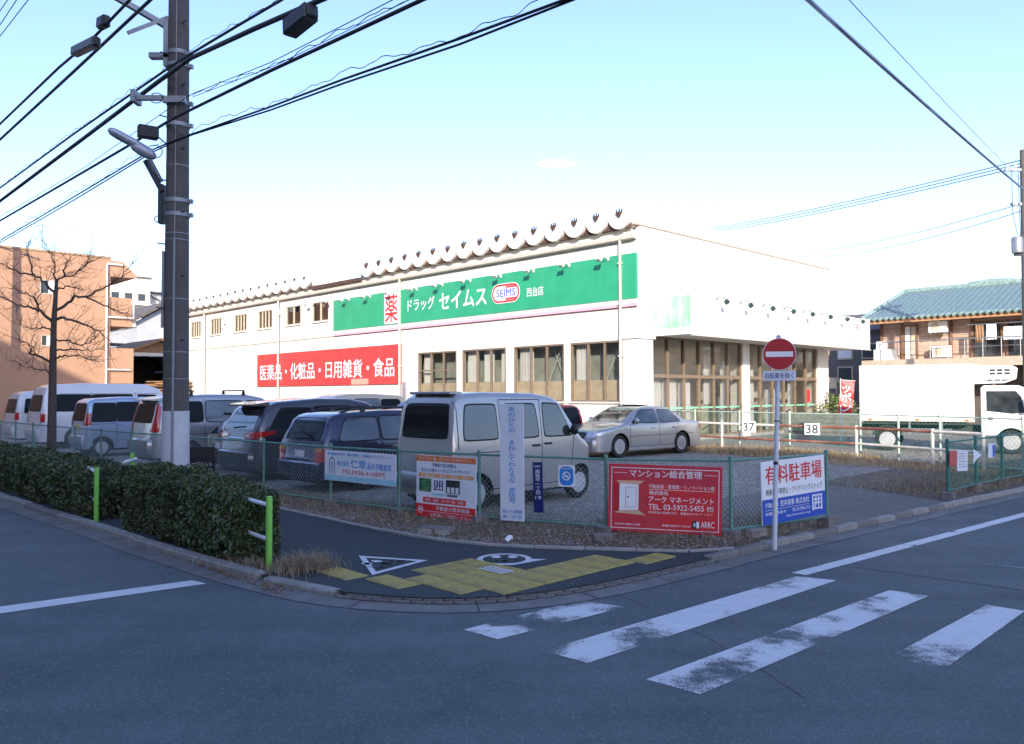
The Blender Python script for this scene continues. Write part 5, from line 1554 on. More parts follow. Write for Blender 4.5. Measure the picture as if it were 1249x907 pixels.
# navy address plate
t, w, h = fsign('address_plate', 'narrow navy street address plate with vertical white characters', (8.8, 7.86), (6.95, 8.5), [(652, 563.5), (664, 564), (662.5, 625), (651, 625)])
obj('panel', MB().cb(0, w, -.012, .004, 0, h, .003), mat('plate_navy', (.012, .022, .13), .35, var=.05), t)
lettering('板橋区', w * .15, w * .85, h * .9, h * .94, E1, WHITES, t)
lettering('高\n島\n平\n一\n丁\n目', w * .25, w * .78, h * .36, h * .86, E1, WHITES, t)
lettering('19', w * .2, w * .8, h * .26, h * .33, E1, WHITES, t)
# blue no smoking plate
t, w, h = fsign('no_smoking_plate', 'small white plate with blue no smoking emblem on the wire', (8.8, 7.86), (6.95, 8.5), [(682, 567), (702.5, 567.5), (701, 594), (681, 593.5)])
obj('panel', MB().prism(rrect(w / 2, h / 2, w, h, .03), 'y', -.012, .002), WHITES, t)
obj('emblem', MB().prism(rrect(w / 2, h / 2, w * .82, h * .86, .07), 'y', -.0145, -.0125), BLUEM, t)
c_ = [(w / 2 + .062 * cos(2 * pi * k / 28), h * .5 + .062 * sin(2 * pi * k / 28)) for k in range(28)]
c2 = [(w / 2 + .046 * cos(2 * pi * k / 28), h * .5 + .046 * sin(2 * pi * k / 28)) for k in range(28)]
mb = MB().ring(c_, c2, 'y', -.0165)
mb.add([(w / 2 - .045, -.0166, h * .5 + .035), (w / 2 - .035, -.0166, h * .5 + .045), (w / 2 + .045, -.0166, h * .5 - .035), (w / 2 + .035, -.0166, h * .5 - .045)], [(0, 3, 2, 1)])
mb.add([(w / 2 - .03, -.0165, h * .5 - .012), (w / 2 + .03, -.0165, h * .5 - .012), (w / 2 + .03, -.0165, h * .5 + .004), (w / 2 - .03, -.0165, h * .5 + .004)], [(0, 1, 2, 3)])
obj('emblem_ring', mb, WHITES, t, recalc=False)
lettering('NO SMOKING', w * .22, w * .78, h * .8, h * .86, -.0165, WHITES, t)
# red management board
t, w, h = fsign('management_board', 'large red apartment management board with white lettering and a picture of an open room', (6.95, 8.5), (5.6, 9.42), [(742, 563), (881, 568.5), (878.5, 652), (740.5, 645.5)])
obj('panel', MB().cb(0, w, -.014, .004, 0, h, .003), mat('board_red', (.50, .035, .055), .4, var=.06, scale=2, dirt=.12, dirtcol=(.5, .15, .15)), t)
y = -.0155
obj('border_line', MB().ring([(w * .025, h * .05), (w * .975, h * .05), (w * .975, h * .95), (w * .025, h * .95)], [(w * .031, h * .06), (w * .969, h * .06), (w * .969, h * .94), (w * .031, h * .94)], 'y', y), WHITES, t, recalc=False)
R2(w * .05, w * .165, h * .868, h * .874, y, WHITES, t, 'rule'); R2(w * .845, w * .955, h * .868, h * .874, y, WHITES, t, 'rule')
R2(w * .345, w * .955, h * .26, h * .70, y + .0005, REDB, t)
lettering('マンション総合管理', w * .19, w * .825, h * .815, h * .925, y - .001, WHITES, t)
lettering('不動産部・管理部・リノベーション部', w * .36, w * .935, h * .655, h * .715, y - .001, WHITES, t)
R2(w * .36, w * .935, h * .635, h * .641, y - .001, WHITES, t, 'rule')
lettering('株式会社\u3000', w * .365, w * .535, h * .56, h * .62, y - .001, WHITES, t)
lettering('アーク マネージメント', w * .36, w * .93, h * .45, h * .54, y - .001, WHITES, t)
lettering('TEL. 03-5922-5455', w * .36, w * .845, h * .345, h * .425, y - .001, WHITES, t)
lettering('㈹', w * .87, w * .925, h * .34, h * .425, y - .001, WHITES, t)
lettering('地域密着の管理を元に、管理会社するパートナー', w * .36, w * .92, h * .285, h * .32, y - .001, WHITES, t)
lettering('WWW.ARRC.CO.JP', w * .06, w * .29, h * .09, h * .125, y - .001, WHITES, t)
R2(w * .47, w * .955, h * .07, h * .24, y + .0005, REDB, t)
lettering('板橋区高島平1-79-8-2F', w * .48, w * .73, h * .1, h * .135, y - .001, WHITES, t)
R2(w * .745, w * .81, h * .09, h * .205, y - .001, BLKL, t, 'logo'); R2(w * .78, w * .805, h * .1, h * .195, y - .002, WHITES, t, 'logo'); R2(w * .755, w * .775, h * .12, h * .175, y - .002, CYANB, t, 'logo')
lettering('ARRC', w * .82, w * .935, h * .11, h * .20, y - .001, WHITES, t)
mb = MB(); yy = y - .0012
mb.add([(w * .10, yy, h * .31), (w * .27, yy, h * .33), (w * .27, yy, h * .70), (w * .10, yy, h * .715)], [(0, 1, 2, 3)])
obj('printed_room', mb, WHITES, t, recalc=False)
obj('printed_room', MB().add([(w * .05, yy, h * .28), (w * .10, yy, h * .31), (w * .10, yy, h * .715), (w * .05, yy, h * .70)], [(0, 1, 2, 3)]), REDBD, t, recalc=False)
obj('printed_room', MB().add([(w * .05, yy, h * .28), (w * .34, yy, h * .25), (w * .27, yy, h * .328), (w * .10, yy, h * .308)], [(0, 1, 2, 3)]).add([(w * .07, yy, h * .755), (w * .10, yy, h * .717), (w * .27, yy, h * .702), (w * .325, yy, h * .76)], [(0, 1, 2, 3)]), mat('print_peach', (.62, .40, .26), .5), t, recalc=False)
obj('printed_room', MB().ring([(w * .155, h * .36), (w * .25, h * .37), (w * .25, h * .66), (w * .155, h * .66)], [(w * .158, h * .364), (w * .247, h * .374), (w * .247, h * .656), (w * .158, h * .656)], 'y', yy - .001).add([(w * .165, yy - .001, h * .505), (w * .185, yy - .001, h * .505), (w * .175, yy - .001, h * .54)], [(0, 1, 2)]), BLKL, t, recalc=False)
# pay parking board
t, w, h = fsign('parking_board', 'white and blue pay parking board with large red characters by the lot entrance', (5.6, 9.42), (5.22, 11.4), [(929, 566), (1006, 556), (1006, 628.5), (929, 643.5)], front=.07)
obj('panel', MB().cb(0, w, -.014, .006, 0, h, .003), WHITES, t)
R2(.003, w - .003, .003, h * .40, y, BLUEB, t)
lettering('有料駐車場', w * .06, w * .95, h * .63, h * .93, y - .001, REDL, t)
lettering('無断駐停車禁止・アイドリングストップ', w * .06, w * .95, h * .455, h * .56, y - .001, GREYL, t)
lettering('不動産の', w * .04, w * .24, h * .265, h * .345, y - .002, WHITES, t)
lettering('荒井商事 株式会社', w * .27, w * .73, h * .255, h * .36, y - .002, WHITES, t)
R2(w * .04, w * .73, h * .225, h * .231, y - .002, WHITES, t, 'rule')
lettering('板橋区高島平', w * .04, w * .36, h * .145, h * .195, y - .002, WHITES, t)
lettering('TEL 03-3936-2121', w * .45, w * .74, h * .145, h * .20, y - .002, WHITES, t)
lettering('http://www.arai-s.co.jp', w * .36, w * .74, h * .065, h * .115, y - .002, WHITES, t)
lettering('囲', w * .775, w * .94, h * .10, h * .36, y - .002, WHITES, t)
# black board behind the pole
t, w, h = fsign('black_board', 'black board with white lettering half hidden behind the utility pole', (16.05, 7.0), (14.05, 7.15), [(216, 546), (262.5, 547.5), (262.5, 579), (216, 578)])
obj('panel', MB().cb(0, w, -.012, .004, 0, h, .003), BLKL, t)
lettering('ティメージメント', w * .08, w * .95, h * .26, h * .44, E1, WHITES, t)
lettering('TEL.03-5758-30', w * .08, w * .95, h * .05, h * .2, E1, WHITES, t)
# notices on the roadside fence
t, w, h = fsign('notice_board', 'white notice with a red panel tied to the dark green roadside fence', (5.0, 15.85), (4.98, 17.4), [(1157.5, 548), (1180, 547), (1179, 573), (1157.5, 573)], front=.05)
obj('panel', MB().cb(w * .42, w, -.008, .004, 0, h, .003), BOARDW, t)
obj('red_panel', MB().cb(.0, w * .40, -.01, .002, h * .27, h * .96, .003), mat('print_red_faded', (.45, .06, .05), .5, var=.15), t)
for k in range(6): R2(w * .47, w * (.93 if k % 2 else .86), h * (.84 - .13 * k), h * (.87 - .13 * k), -.0095, GREYL, t, 'text_line')
t, w, h = fsign('pennant', 'small white triangular pennant on the roadside fence', (4.98, 17.4), (4.92, 18.9), [(1187, 547), (1197, 547), (1197, 565), (1187, 565)], front=.05)
obj('panel', MB().prism([(0, 0), (.0, h), (w, h * .62), (w * .4, h * .35)], 'y', -.006, .002), BOARDW, t)
t, w, h = fsign('small_plate', 'small white and blue plate hung on the roadside fence', (4.98, 17.4), (4.92, 18.9), [(1205, 541), (1213, 540), (1213, 557.5), (1205, 558)], front=.05)
obj('panel', MB().cb(0, w, -.008, .002, 0, h, .002), BOARDW, t); R2(w * .6, w * .97, h * .04, h * .9, -.0095, BLUEB, t)

# ================================================================ no entry sign
t = thing('no_entry_sign', 'round red no entry sign on a thin white leaning pole', 'road sign', Vector((3.32, 10.26, 0)), -.22)
POLEW = mat('pole_white', (.58, .61, .66), .45, var=.06, dirt=.3, dirtcol=(.35, .35, .36))
tp = Vector((.088, 0, 2.72))
obj('pole', MB().tube([(0, 0, -.1), tp], .031, 12).lathe([(.034, 0), (.02, .02), (0, .024)], 12, Matrix.Translation(tp)), POLEW, t, smooth=40)
obj('tape_mark', MB().tube([tp * .40, tp * .415], .0325, 12).tube([tp * .60, tp * .606], .0325, 12), BLKL, t)
cx_, cz_ = .088, 2.49
Y90 = Matrix.Rotation(pi / 2, 4, 'X')
RSIGN = mat('sign_signal_red', (.40, .022, .025), .35, var=.06)
d_ = obj('disc', MB().lathe([(0, .0), (.205, .0), (.207, .004), (.205, .010), (0, .010)], 40, Matrix.Translation((cx_, -.045, cz_)) @ Y90), RSIGN, t, smooth=30)
obj('white_bar', MB().cb(cx_ - .165, cx_ + .165, -.0575, -.0555, cz_ - .034, cz_ + .034, .0008), WHITES, d_)
obj('rim', MB().ring([(cx_ + .205 * cos(2 * pi * k / 40), cz_ + .205 * sin(2 * pi * k / 40)) for k in range(40)], [(cx_ + .198 * cos(2 * pi * k / 40), cz_ + .198 * sin(2 * pi * k / 40)) for k in range(40)], 'y', -.0562), WHITES, d_, recalc=False)
obj('clamp', MB().bx(cx_ - .05, cx_ + .05, -.044, .04, cz_ - .06, cz_ - .03).bx(cx_ - .05, cx_ + .05, -.044, .04, cz_ + .03, cz_ + .06), STEEL, t)
a_ = obj('aux_plate', MB().prism(rrect(cx_ - .002, cz_ - .272, .40, .125, .02), 'y', -.05, -.042), BOARDW, t)
lettering('自転車を除く', cx_ - .175, cx_ + .17, cz_ - .31, cz_ - .235, -.0515, NAVYL, a_)

# ================================================================ utility pole with its fittings
PCONC = mat('pole_concrete', (.092, .086, .082), .85, var=.12, scale=6, bump=.15, dirt=.4, dirtcol=(.09, .085, .08), fine=.06)
UP = Vector((-5.27, 12.6, .05))
t = thing('utility_pole', 'tall grey concrete utility pole with a white base wrap between the hedges', 'utility pole', UP)
def pr(z): return .205 - .0063 * z
obj('shaft', MB().tube([(0, 0, -.3), (0, 0, 4), (0, 0, 8), (0, 0, 12)], [pr(0), pr(4), pr(8), pr(12)], 28), PCONC, t, smooth=40)
obj('base_wrap', MB().tube([(0, 0, -.1), (0, 0, 1.70)], [pr(0) + .008, pr(1.7) + .008], 28), mat('pole_wrap', (.50, .51, .54), .6, var=.08, scale=4, dirt=.35, dirtcol=(.3, .31, .33)), t, smooth=40)
bd = MB()
for z_ in (1.05, 2.2, 2.62, 3.45, 4.38, 4.48, 5.55):
    bd.tube([(0, 0, z_ - .006), (0, 0, z_ + .006)], pr(z_) + .005, 24)
obj('band', bd, STEEL, t, smooth=40)
ck = Vector((.04, -1, 0)).normalized()
def onp(a, z_, o=.015):
    r_ = pr(z_) + o
    return Vector((r_ * sin(a), -r_ * cos(a), z_))
obj('conduit', MB().tube([onp(.18, z_, .02) for z_ in (0, 1.7, 3, 4.4)], .020, 8), mat('conduit_grey', (.20, .22, .25), .5), t, smooth=40)
obj('conduit', MB().tube([onp(-1.15, z_, .02) for z_ in (3.0, 3.6, 4.2)], .022, 8), STEEL, t, smooth=40)
obj('ground_wire', MB().tube([onp(.2, z_, .01) for z_ in (4.4, 6, 8, 10, 11.8)], .006, 5), STEEL, t)
for k in range(18):
    z_ = 2.3 + .5 * k
    a = .75 if k % 2 else -.75
    obj('climbing_bolt', MB().tube([onp(a, z_, -.02), onp(a, z_, .13)], .011, 6), DSTEEL, t)
obj('bracket', MB().bx(-.45, -.12, -.06, .06, 7.28, 7.36), STEEL, t)
obj('bracket', MB().bx(-.22, -.14, -.06, .06, 7.15, 7.9).rb((-.75, -.35, 8.05), (1.6, .08, .08), rz=.6, ry=.35), STEEL, t)
obj('bracket', MB().rb((-.42, -.15, 7.75), (.7, .05, .05), rz=.6, ry=-.6), STEEL, t)
obj('bracket', MB().bx(-.62, -.13, -.24, -.17, 6.54, 6.61).bx(-.62, -.55, -.30, -.05, 6.5, 6.68).bx(-.15, .2, -.24, -.17, 6.5, 6.6), STEEL, t)
for z_ in (7.35, 7.15, 6.55, 6.2, 5.0, 4.78):
    obj('clamp_band', MB().tube([(0, 0, z_ - .03), (0, 0, z_ + .03)], pr(z_) + .012, 20).bx(pr(z_) - .02, pr(z_) + .07, -.03, .03, z_ - .03, z_ + .03), STEEL, t, smooth=40)
wl = MB()
for a0, z_, s in ((-.9, 5.75, .13), (-1.2, 6.62, .10), (-1.5, 4.72, .06)):
    c = onp(a0, z_, .06)
    wl.tube([c + Vector((-s + s * cos(g), 0, s * sin(g) * .8)) for g in [2 * pi * k / 14 for k in range(15)]], .008, 5)
obj('wire_loop', wl, CABLE, t)
# street lamp on the pole
t = thing('street_lamp', 'grey street lamp on a short arm of the utility pole', 'street lamp', UP)
nv = Vector((-.86, -.51, 0))
LGREY = mat('lamp_grey', (.42, .46, .52), .4, .3)
obj('mount', MB().rb((-.235, -.03, 4.95), (.07, .12, .62)).rb((-.33, -.1, 5.38), (.07, .07, .55), ry=-.5), DSTEEL, t)
M_ = Matrix.Translation(nv * .66 + Vector((0, 0, 5.84))) @ Matrix.Rotation(atan2(nv.y, nv.x), 4, 'Z') @ Matrix.Rotation(radians(-24), 4, 'Y') @ Matrix.Scale(.66, 4)
hd = MB()
hd.lathe([(0, -.42), (.05, -.41), (.10, -.33), (.115, -.05), (.115, .30), (.10, .46), (.05, .54), (0, .55)], 18, M_ @ Matrix.Rotation(pi / 2, 4, 'Y') @ Matrix.Diagonal((.9, 1.35, 1, 1)))
obj('head', hd, LGREY, t, smooth=50)
hd2 = MB().lathe([(0, -.30), (.06, -.28), (.115, -.15), (.125, .05), (.10, .22), (.05, .3), (0, .31)], 18, M_ @ Matrix.Translation((-.30, 0, -.05)) @ Matrix.Rotation(pi / 2, 4, 'Y') @ Matrix.Diagonal((1.1, 1.3, 1, 1)))
obj('gear_case', hd2, LGREY, t, smooth=50)
obj('arm', MB().tube([Vector((-.23, -.04, 5.3)), nv * .46 + Vector((0, 0, 5.72))], .032, 8), STEEL, t, smooth=40)
t = thing('junction_box', 'small black junction box on the cable left of the utility pole', 'box', UP + Vector((-.40, -.16, 6.05)), .6)
obj('case', MB().cb(-.15, .15, -.07, .07, -.10, .10, .02), BLACKP, t); obj('cable_tail', MB().tube([(.15, 0, -.05), (.28, .05, -.12), (.34, .1, 0)], .012, 5), CABLE, t)

# ================================================================ overhead cables
def cable(label, px, r, q, el=None, er=None, spiral=0., name='overhead_cable', group='overhead cables at the utility pole'):
    p0 = W(0, q); n = W(0, 1)
    P = [on_plane(x, y, p0, n) for x, y in px]
    if el: P = [P[0] + (P[0] - P[1]).normalized() * el] + P
    if er: P = P + [P[-1] + (P[-1] - P[-2]).normalized() * er]
    o_ = P[0].copy()
    t = thing(name, label, 'cable', o_, 0, group)
    Q = []
    for a, b in zip(P[:-1], P[1:]):
        m = max(2, int((b - a).length / 1.2))
        for k in range(m): Q.append(a.lerp(b, k / m))
    Q.append(P[-1])
    obj('cable_core', MB().tube(Q, r, 6), CABLE, t, world=True, smooth=60)
    if spiral:
        S = []
        L = 0
        for a, b in zip(Q[:-1], Q[1:]):
            l = (b - a).length; m = max(2, int(l / .035))
            for k in range(m):
                s = L + l * k / m
                S.append(a.lerp(b, k / m) + Vector((.012 * sin(s * 11), 0, spiral * (.75 + .4 * sin(s * 1.9)) + .02 * sin(s * 8.3) + .008 * sin(s * 21))))
            L += l
        obj('wrap_wire', MB().tube(S, .0048, 4), CABLE, t, world=True)
    return t
PQ_ = pq(UP)[1]
cable('upper cable with a long splice case, second from the top left of the pole', [(0, 151), (72, 82), (110, 50), (158, 0)], .022, PQ_ - .9, 25, 6)
cable('thick upper cable passing left of the pole top', [(0, 170), (90, 87), (183, 0)], .026, PQ_ - .7, 25, 6)
cable('cable wound with thin wire running just above the thickest cable', [(0, 229), (90, 163), (175, 104), (208, 81), (235, 64), (290, 31), (346, -2)], .020, PQ_ - .25, 25, 6, spiral=.06)
cable('thickest overhead cable, the one carrying the black closure right of the pole', [(0, 245), (100, 170), (195, 98), (232, 71), (310, 35), (395, -2)], .036, PQ_ - .28, 25, 6)
cable('middle cable meeting the pole above the street lamp', [(0, 269), (161, 175), (208, 146), (232, 134), (330, 86), (420, 44), (516, -1)], .024, PQ_ - .22, 25, 6)
cable('thin upper line just above the middle cable', [(0, 264), (100, 206), (202, 135), (235, 114), (330, 76), (420, 30), (480, -1)], .006, PQ_ - .22, 25, 6)
cable('thin line with hangers beside the middle cable', [(235, 118), (330, 82), (420, 39), (500, -1)], .005, PQ_ - .2, None, 6, spiral=.03)
cable('lowest cable, looped with hanging wire, at street lamp height', [(7, 289), (90, 240), (185, 183), (210, 172), (235, 163), (330, 130), (420, 96), (560, 47), (690, -1)], .014, PQ_ - .22, 25, 8, spiral=.07)
cable('second lowest cable just under the looped wire', [(7, 292), (90, 244), (185, 186), (210, 174), (235, 164), (330, 134), (420, 101), (560, 54), (700, -1)], .012, PQ_ - .20, 25, 8)
for k, (a, b) in enumerate((((0, 13), (9, 0)), ((0, 30), (20, 0)), ((0, 44), (34, 0)))):
    cable(('topmost', 'middle', 'lower')[k] + ' of three thin power lines in the top left corner', [a, b], .010, PQ_ - .5, 30, 14, group='thin power lines')
def box_on(px, q, size, label, name, m, tilt):
    c = on_plane(*px, W(0, q), W(0, 1))
    t = thing(name, label, 'cable closure', c, VANG - pi / 2)
    t.rotation_euler[1] = tilt
    obj('case', MB().cb(-size[0] / 2, size[0] / 2, -size[1] / 2, size[1] / 2, -size[2] / 2, size[2] / 2, .03), m, t)
    for s in (-1, 1):
        x = s * (size[0] / 2 + .019)
        obj('end_cap', MB().cb(x - .021, x + .021, -size[1] * .35, size[1] * .35, -size[2] * .35, size[2] * .35, .015), DSTEEL, t)
CLOS = mat('closure_dark', (.03, .035, .045), .5, var=.1)
box_on((366, 25), PQ_ - .3, (.52, .20, .21), 'black cable closure box hanging on the thick cable right of the pole', 'cable_closure', CLOS, -.08)
box_on((104, 57), PQ_ - .9, (1.15, .15, .17), 'long grey splice case on the upper left cable', 'splice_case', mat('closure_grey', (.10, .105, .12), .5), .16)
box_on((126, 27), PQ_ - .9, (.30, .14, .19), 'short black splice case above the long grey one', 'splice_case', CLOS, .16)
def span(label, a, b, r, sag=.0, m=CABLE, group='cables to the right-hand pole'):
    t = thing('overhead_cable', label, 'cable', a, 0, group)
    Q = [a.lerp(b, k / 24) - Vector((0, 0, sag * 4 * (k / 24) * (1 - k / 24))) for k in range(25)]
    obj('cable_core', MB().tube(Q, r, 6), m, t, world=True, smooth=60)
CABB = mat('cable_blue_grey', (.10, .16, .26), .5)
span('thick blue-grey cable descending from the top right', at_depth(955, -28, 9), at_depth(1262, 242, 27), .028, .05, CABB)
span('thin blue-grey wire alongside the thick descending cable', at_depth(1010, -28, 9), at_depth(1252, 226, 27), .006, .05, CABB)
for k in range(3):
    span(('highest', 'second', 'lowest')[k] + ' of three lines from the right-hand pole top to the left', at_depth(1250, 194 + 4 * k, 30), at_depth(830, 284 + 2.5 * k, 62), .020, .25, CABB)
span('upper of two slack lines leaving the right-hand pole', at_depth(1250, 247, 30), at_depth(985, 307, 60), .016, .3, CABB)
span('lower of two slack lines leaving the right-hand pole', at_depth(1250, 256, 30), at_depth(985, 314, 60), .016, .4, CABB)

# ================================================================ hedges, guard posts
LEAFA = mat('hedge_leaf_dark', (.038, .062, .022), .45, var=.4, scale=14)
LEAFB = mat('hedge_leaf_mid', (.080, .112, .038), .45, var=.4, scale=14)
LEAFC = mat('hedge_leaf_dry', (.17, .11, .045), .6, var=.4, scale=14)
TWIG = mat('hedge_twig', (.06, .045, .03), .8, var=.3)
def hedge(label, p0, p1, q0, q1, z0, z1, n, size, seed):
    g_ = np.random.RandomState(seed)
    t = thing('hedge', label, 'hedge', W((p0 + p1) / 2, (q0 + q1) / 2, z0), ANG)
    a, b, hgt = (p1 - p0) / 2, (q1 - q0) / 2, z1 - z0
    # leaves gather near the clipped surface, fewer inside
    P = []
    area = np.array([2 * a * 2 * b, 2 * a * hgt, 2 * a * hgt * .5, 2 * b * hgt, 2 * b * hgt]); area /= area.sum()
    f = g_.choice(5, n, p=area)
    s, u_ = g_.uniform(-1, 1, n), g_.uniform(0, 1, n)
    d = np.abs(g_.normal(0, .055, n))
    X = np.where(f <= 2, s * a, np.where(f == 3, -a + d, a - d))
    Y = np.where(f == 0, (u_ * 2 - 1) * b, np.where(f == 1, -b + d, np.where(f == 2, b - d, s * b)))
    Z = np.where(f == 0, hgt - d, u_ * hgt)
    # lumps, rounded shoulders and a ragged skirt
    lump = .05 * np.sin(X * 5.1 + seed) + .04 * np.sin(X * 11.3 + Z * 6) + .035 * np.sin(Z * 9 + X * 3)
    sh = np.clip((np.abs(Y) - b * .6) / (b * .4), 0, 1) * np.clip((Z - hgt * .75) / (hgt * .25), 0, 1)
    Z = Z - sh * .10 + np.where(f == 0, lump * 1.2, 0)
    Y = Y + np.where(f == 1, -lump, 0) + np.where((f == 1) & (Z < .2), (.2 - Z) * .35, 0)
    ex = np.clip((np.abs(X) - (a - .25)) / .25, 0, 1)
    Z = Z - ex ** 2 * .16 * np.clip(Z / hgt, 0, 1)
    Y = Y * (1 - ex ** 2 * .25)
    X = X + np.where(f >= 3, lump * np.sign(X), 0)
    c = np.stack([X, Y, Z], 1)
    nn = g_.normal(size=(n, 3)); nn[:, 1] -= .5; nn[:, 2] += .5; nn /= np.linalg.norm(nn, axis=1)[:, None]
    t1 = np.cross(nn, g_.normal(size=(n, 3))); t1 /= np.linalg.norm(t1, axis=1)[:, None]
    t2 = np.cross(nn, t1)
    L = (size * g_.uniform(.5, 1.45, n))[:, None]
    v = np.stack([c - t1 * L, c + t2 * L * .5 + nn * L * .12, c + t1 * L, c - t2 * L * .5 + nn * L * .12], 1).reshape(-1, 3)
    me = bpy.data.meshes.new('leaves')
    me.from_pydata(v.tolist(), [], np.arange(4 * n).reshape(-1, 4).tolist())
    for m in (LEAFA, LEAFB, LEAFC): me.materials.append(m)
    me.polygons.foreach_set('material_index', g_.choice(3, n, p=[.6, .35, .05]).tolist())
    o = bpy.data.objects.new('leaves', me); COL.objects.link(o); o.parent = t; o['kind'] = 'stuff'
    tw = MB()
    for k in range(int(10 * a) + 8):
        x, y_ = g_.uniform(-a + .1, a - .1), g_.uniform(-b * .7, b * .4)
        tw.tube([(x, y_, -.05), (x + g_.uniform(-.1, .1), y_ + g_.uniform(-.1, .1), hgt * .5), (x + g_.uniform(-.2, .2), y_ + g_.uniform(-.2, .1), hgt * .92)], [.012, .008, .004], 4)
    obj('stems', tw, TWIG, t)
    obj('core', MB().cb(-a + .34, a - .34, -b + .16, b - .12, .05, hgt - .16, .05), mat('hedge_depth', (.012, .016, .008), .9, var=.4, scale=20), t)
    return t
hedge('dark clipped hedge nearest the crossing with bramble leaves on it', 8.86, 12.45, 4.11, 4.80, .06, .92, 54000, .021, 3)
hedge('longer dark green hedge along the left edge under the bare tree', 13.5, 34, 3.98, 4.95, .06, .80, 64000, .033, 9)
# a second leaf of ivy/bramble on the crossing end of the near hedge
iv = MB()
g_ = np.random.RandomState(21)
for k in range(520):
    c = Vector((g_.uniform(.2, 1.8), -.36 - abs(g_.normal(0, .02)), g_.uniform(.1, .9)))
    nrm = Vector((g_.normal(0, .5), -1, g_.normal(.3, .4))).normalized(); t1 = nrm.cross(Vector((g_.normal(), g_.normal(), g_.normal()))).normalized(); t2 = nrm.cross(t1)
    L = g_.uniform(.02, .036)
    iv.add([c - t1 * L, c - t1 * L * .2 + t2 * L * .7, c + t1 * L, c - t1 * L * .2 - t2 * L * .7], [(0, 1, 2, 3)])
o = obj('bramble_leaves', iv, mat('bramble_leaf', (.062, .085, .028), .4, var=.45, scale=9), None, recalc=False)
o['kind'] = 'stuff'; o.location = W(10.58, 4.46, .06); o.rotation_euler[2] = ANG

LIME = mat('post_lime', (.17, .48, .06), .5, var=.12, dirt=.5, dirtcol=(.12, .25, .06))
RAILW = mat('rail_white', (.66, .68, .70), .4, var=.05, dirt=.2, dirtcol=(.45, .45, .45))
def guard(label, p, q, rails_, h=.82):
    t = thing('guard_post', label, 'guard rail', W(p, q, .05), ANG, 'lime guard posts among the hedges')
    obj('post', MB().lathe([(.036, -.1), (.036, h - .02), (.030, h), (0, h + .004)], 16), LIME, t, smooth=40)
    for a, b in rails_:
        obj('rail', MB().tube([a, b], .024, 10), RAILW, t, smooth=40)
guard('lime green post with two white rails at the crossing end of the near hedge', 8.32, 4.30, [((-.03, 0, .72), (-1.0, .10, .72)), ((-.03, 0, .34), (-1.0, .10, .34))])
guard('lime green post with two short white rails in the gap between the hedges', 13.36, 4.04, [((-.03, 0, .76), (-1.0, .18, .76)), ((-.03, 0, .32), (-1.0, .18, .32))], .84)
guard('lime green post topped by one white rail behind the near hedge', 14.5, 4.95, [((-.16, .12, .84), (.50, -.30, .84))], .95)

# ================================================================ bare street tree
BARK = mat('tree_bark', (.075, .058, .048), .85, var=.25, scale=18, bump=.4, bscale=30)
TY = 17.7
def tpx(x, y, dy=0.): return at_depth(x, y, TY + dy)
tb = at_depth(62, 590, TY); tb.z = .05
tree = thing('bare_tree', 'bare street tree with a single dark trunk and spreading twigs', 'tree', tb)
tm = MB()
trunk = [(62, 592), (63, 540), (64, 480), (64.6, 441), (65.5, 400), (66.5, 380), (68, 360), (69, 340)]
tm.tube([tb - Vector((0, 0, .1))] + [tpx(*p) for p in trunk[1:]], [.125, .098, .084, .076, .062, .054, .044, .036], 10)
obj('trunk', tm, BARK, tree, world=True, smooth=60)
Z = lambda x, y: (x / 4.772, 290 + y / 4.772)
BRS = [[(330, 240), (312, 215), (320, 150), (300, 100), (262, 60)], [(330, 245), (372, 225), (440, 210), (490, 170), (522, 140)], [(324, 332), (262, 260), (200, 215), (172, 110), (150, 40)], [(200, 215), (110, 200), (40, 165), (-60, 120)],
       [(318, 430), (400, 378), (440, 340), (500, 345), (620, 280), (700, 230), (790, 130)], [(500, 345), (600, 390), (700, 430), (765, 465)], [(303, 490), (240, 428), (190, 405), (100, 390), (0, 340), (-80, 300)], [(315, 465), (390, 470), (480, 500), (570, 540), (640, 600)],
       [(315, 590), (380, 600), (460, 620), (520, 610), (572, 568)], [(316, 655), (420, 645), (500, 655), (610, 650)], [(310, 722), (220, 690), (172, 668), (190, 635), (120, 600)], [(300, 825), (270, 770), (210, 765), (110, 740)], [(320, 700), (380, 685), (480, 690), (560, 720)],
       [(312, 540), (250, 520), (180, 530), (90, 500)], [(330, 300), (400, 280), (470, 300)], [(372, 225), (380, 160), (420, 100)], [(240, 428), (200, 340), (110, 310), (20, 290)]]
tr_ = random.Random(11)
bm_, wm_ = MB(), MB()
twn = [0]
def twig(p, d, L, r, lev):
    P = [p]; dd = d.copy()
    n = 4
    for k in range(n):
        dd = (dd + Vector((tr_.gauss(0, .22), tr_.gauss(0, .22), tr_.gauss(.05, .2)))).normalized()
        P.append(P[-1] + dd * L / n)
    (wm_ if lev > 0 else bm_).tube(P, [r * (1 - .75 * k / n) for k in range(n + 1)], 4 if r < .01 else 5, cap=False)
    if lev < 2:
        for k in range(tr_.randint(2, 4)):
            i = tr_.randint(1, n)
            e = (dd * .7 + Vector((tr_.gauss(0, .6), tr_.gauss(0, .6), tr_.gauss(.1, .5)))).normalized()
            twig(P[i], e, L * tr_.uniform(.45, .75), r * .55, lev + 1)
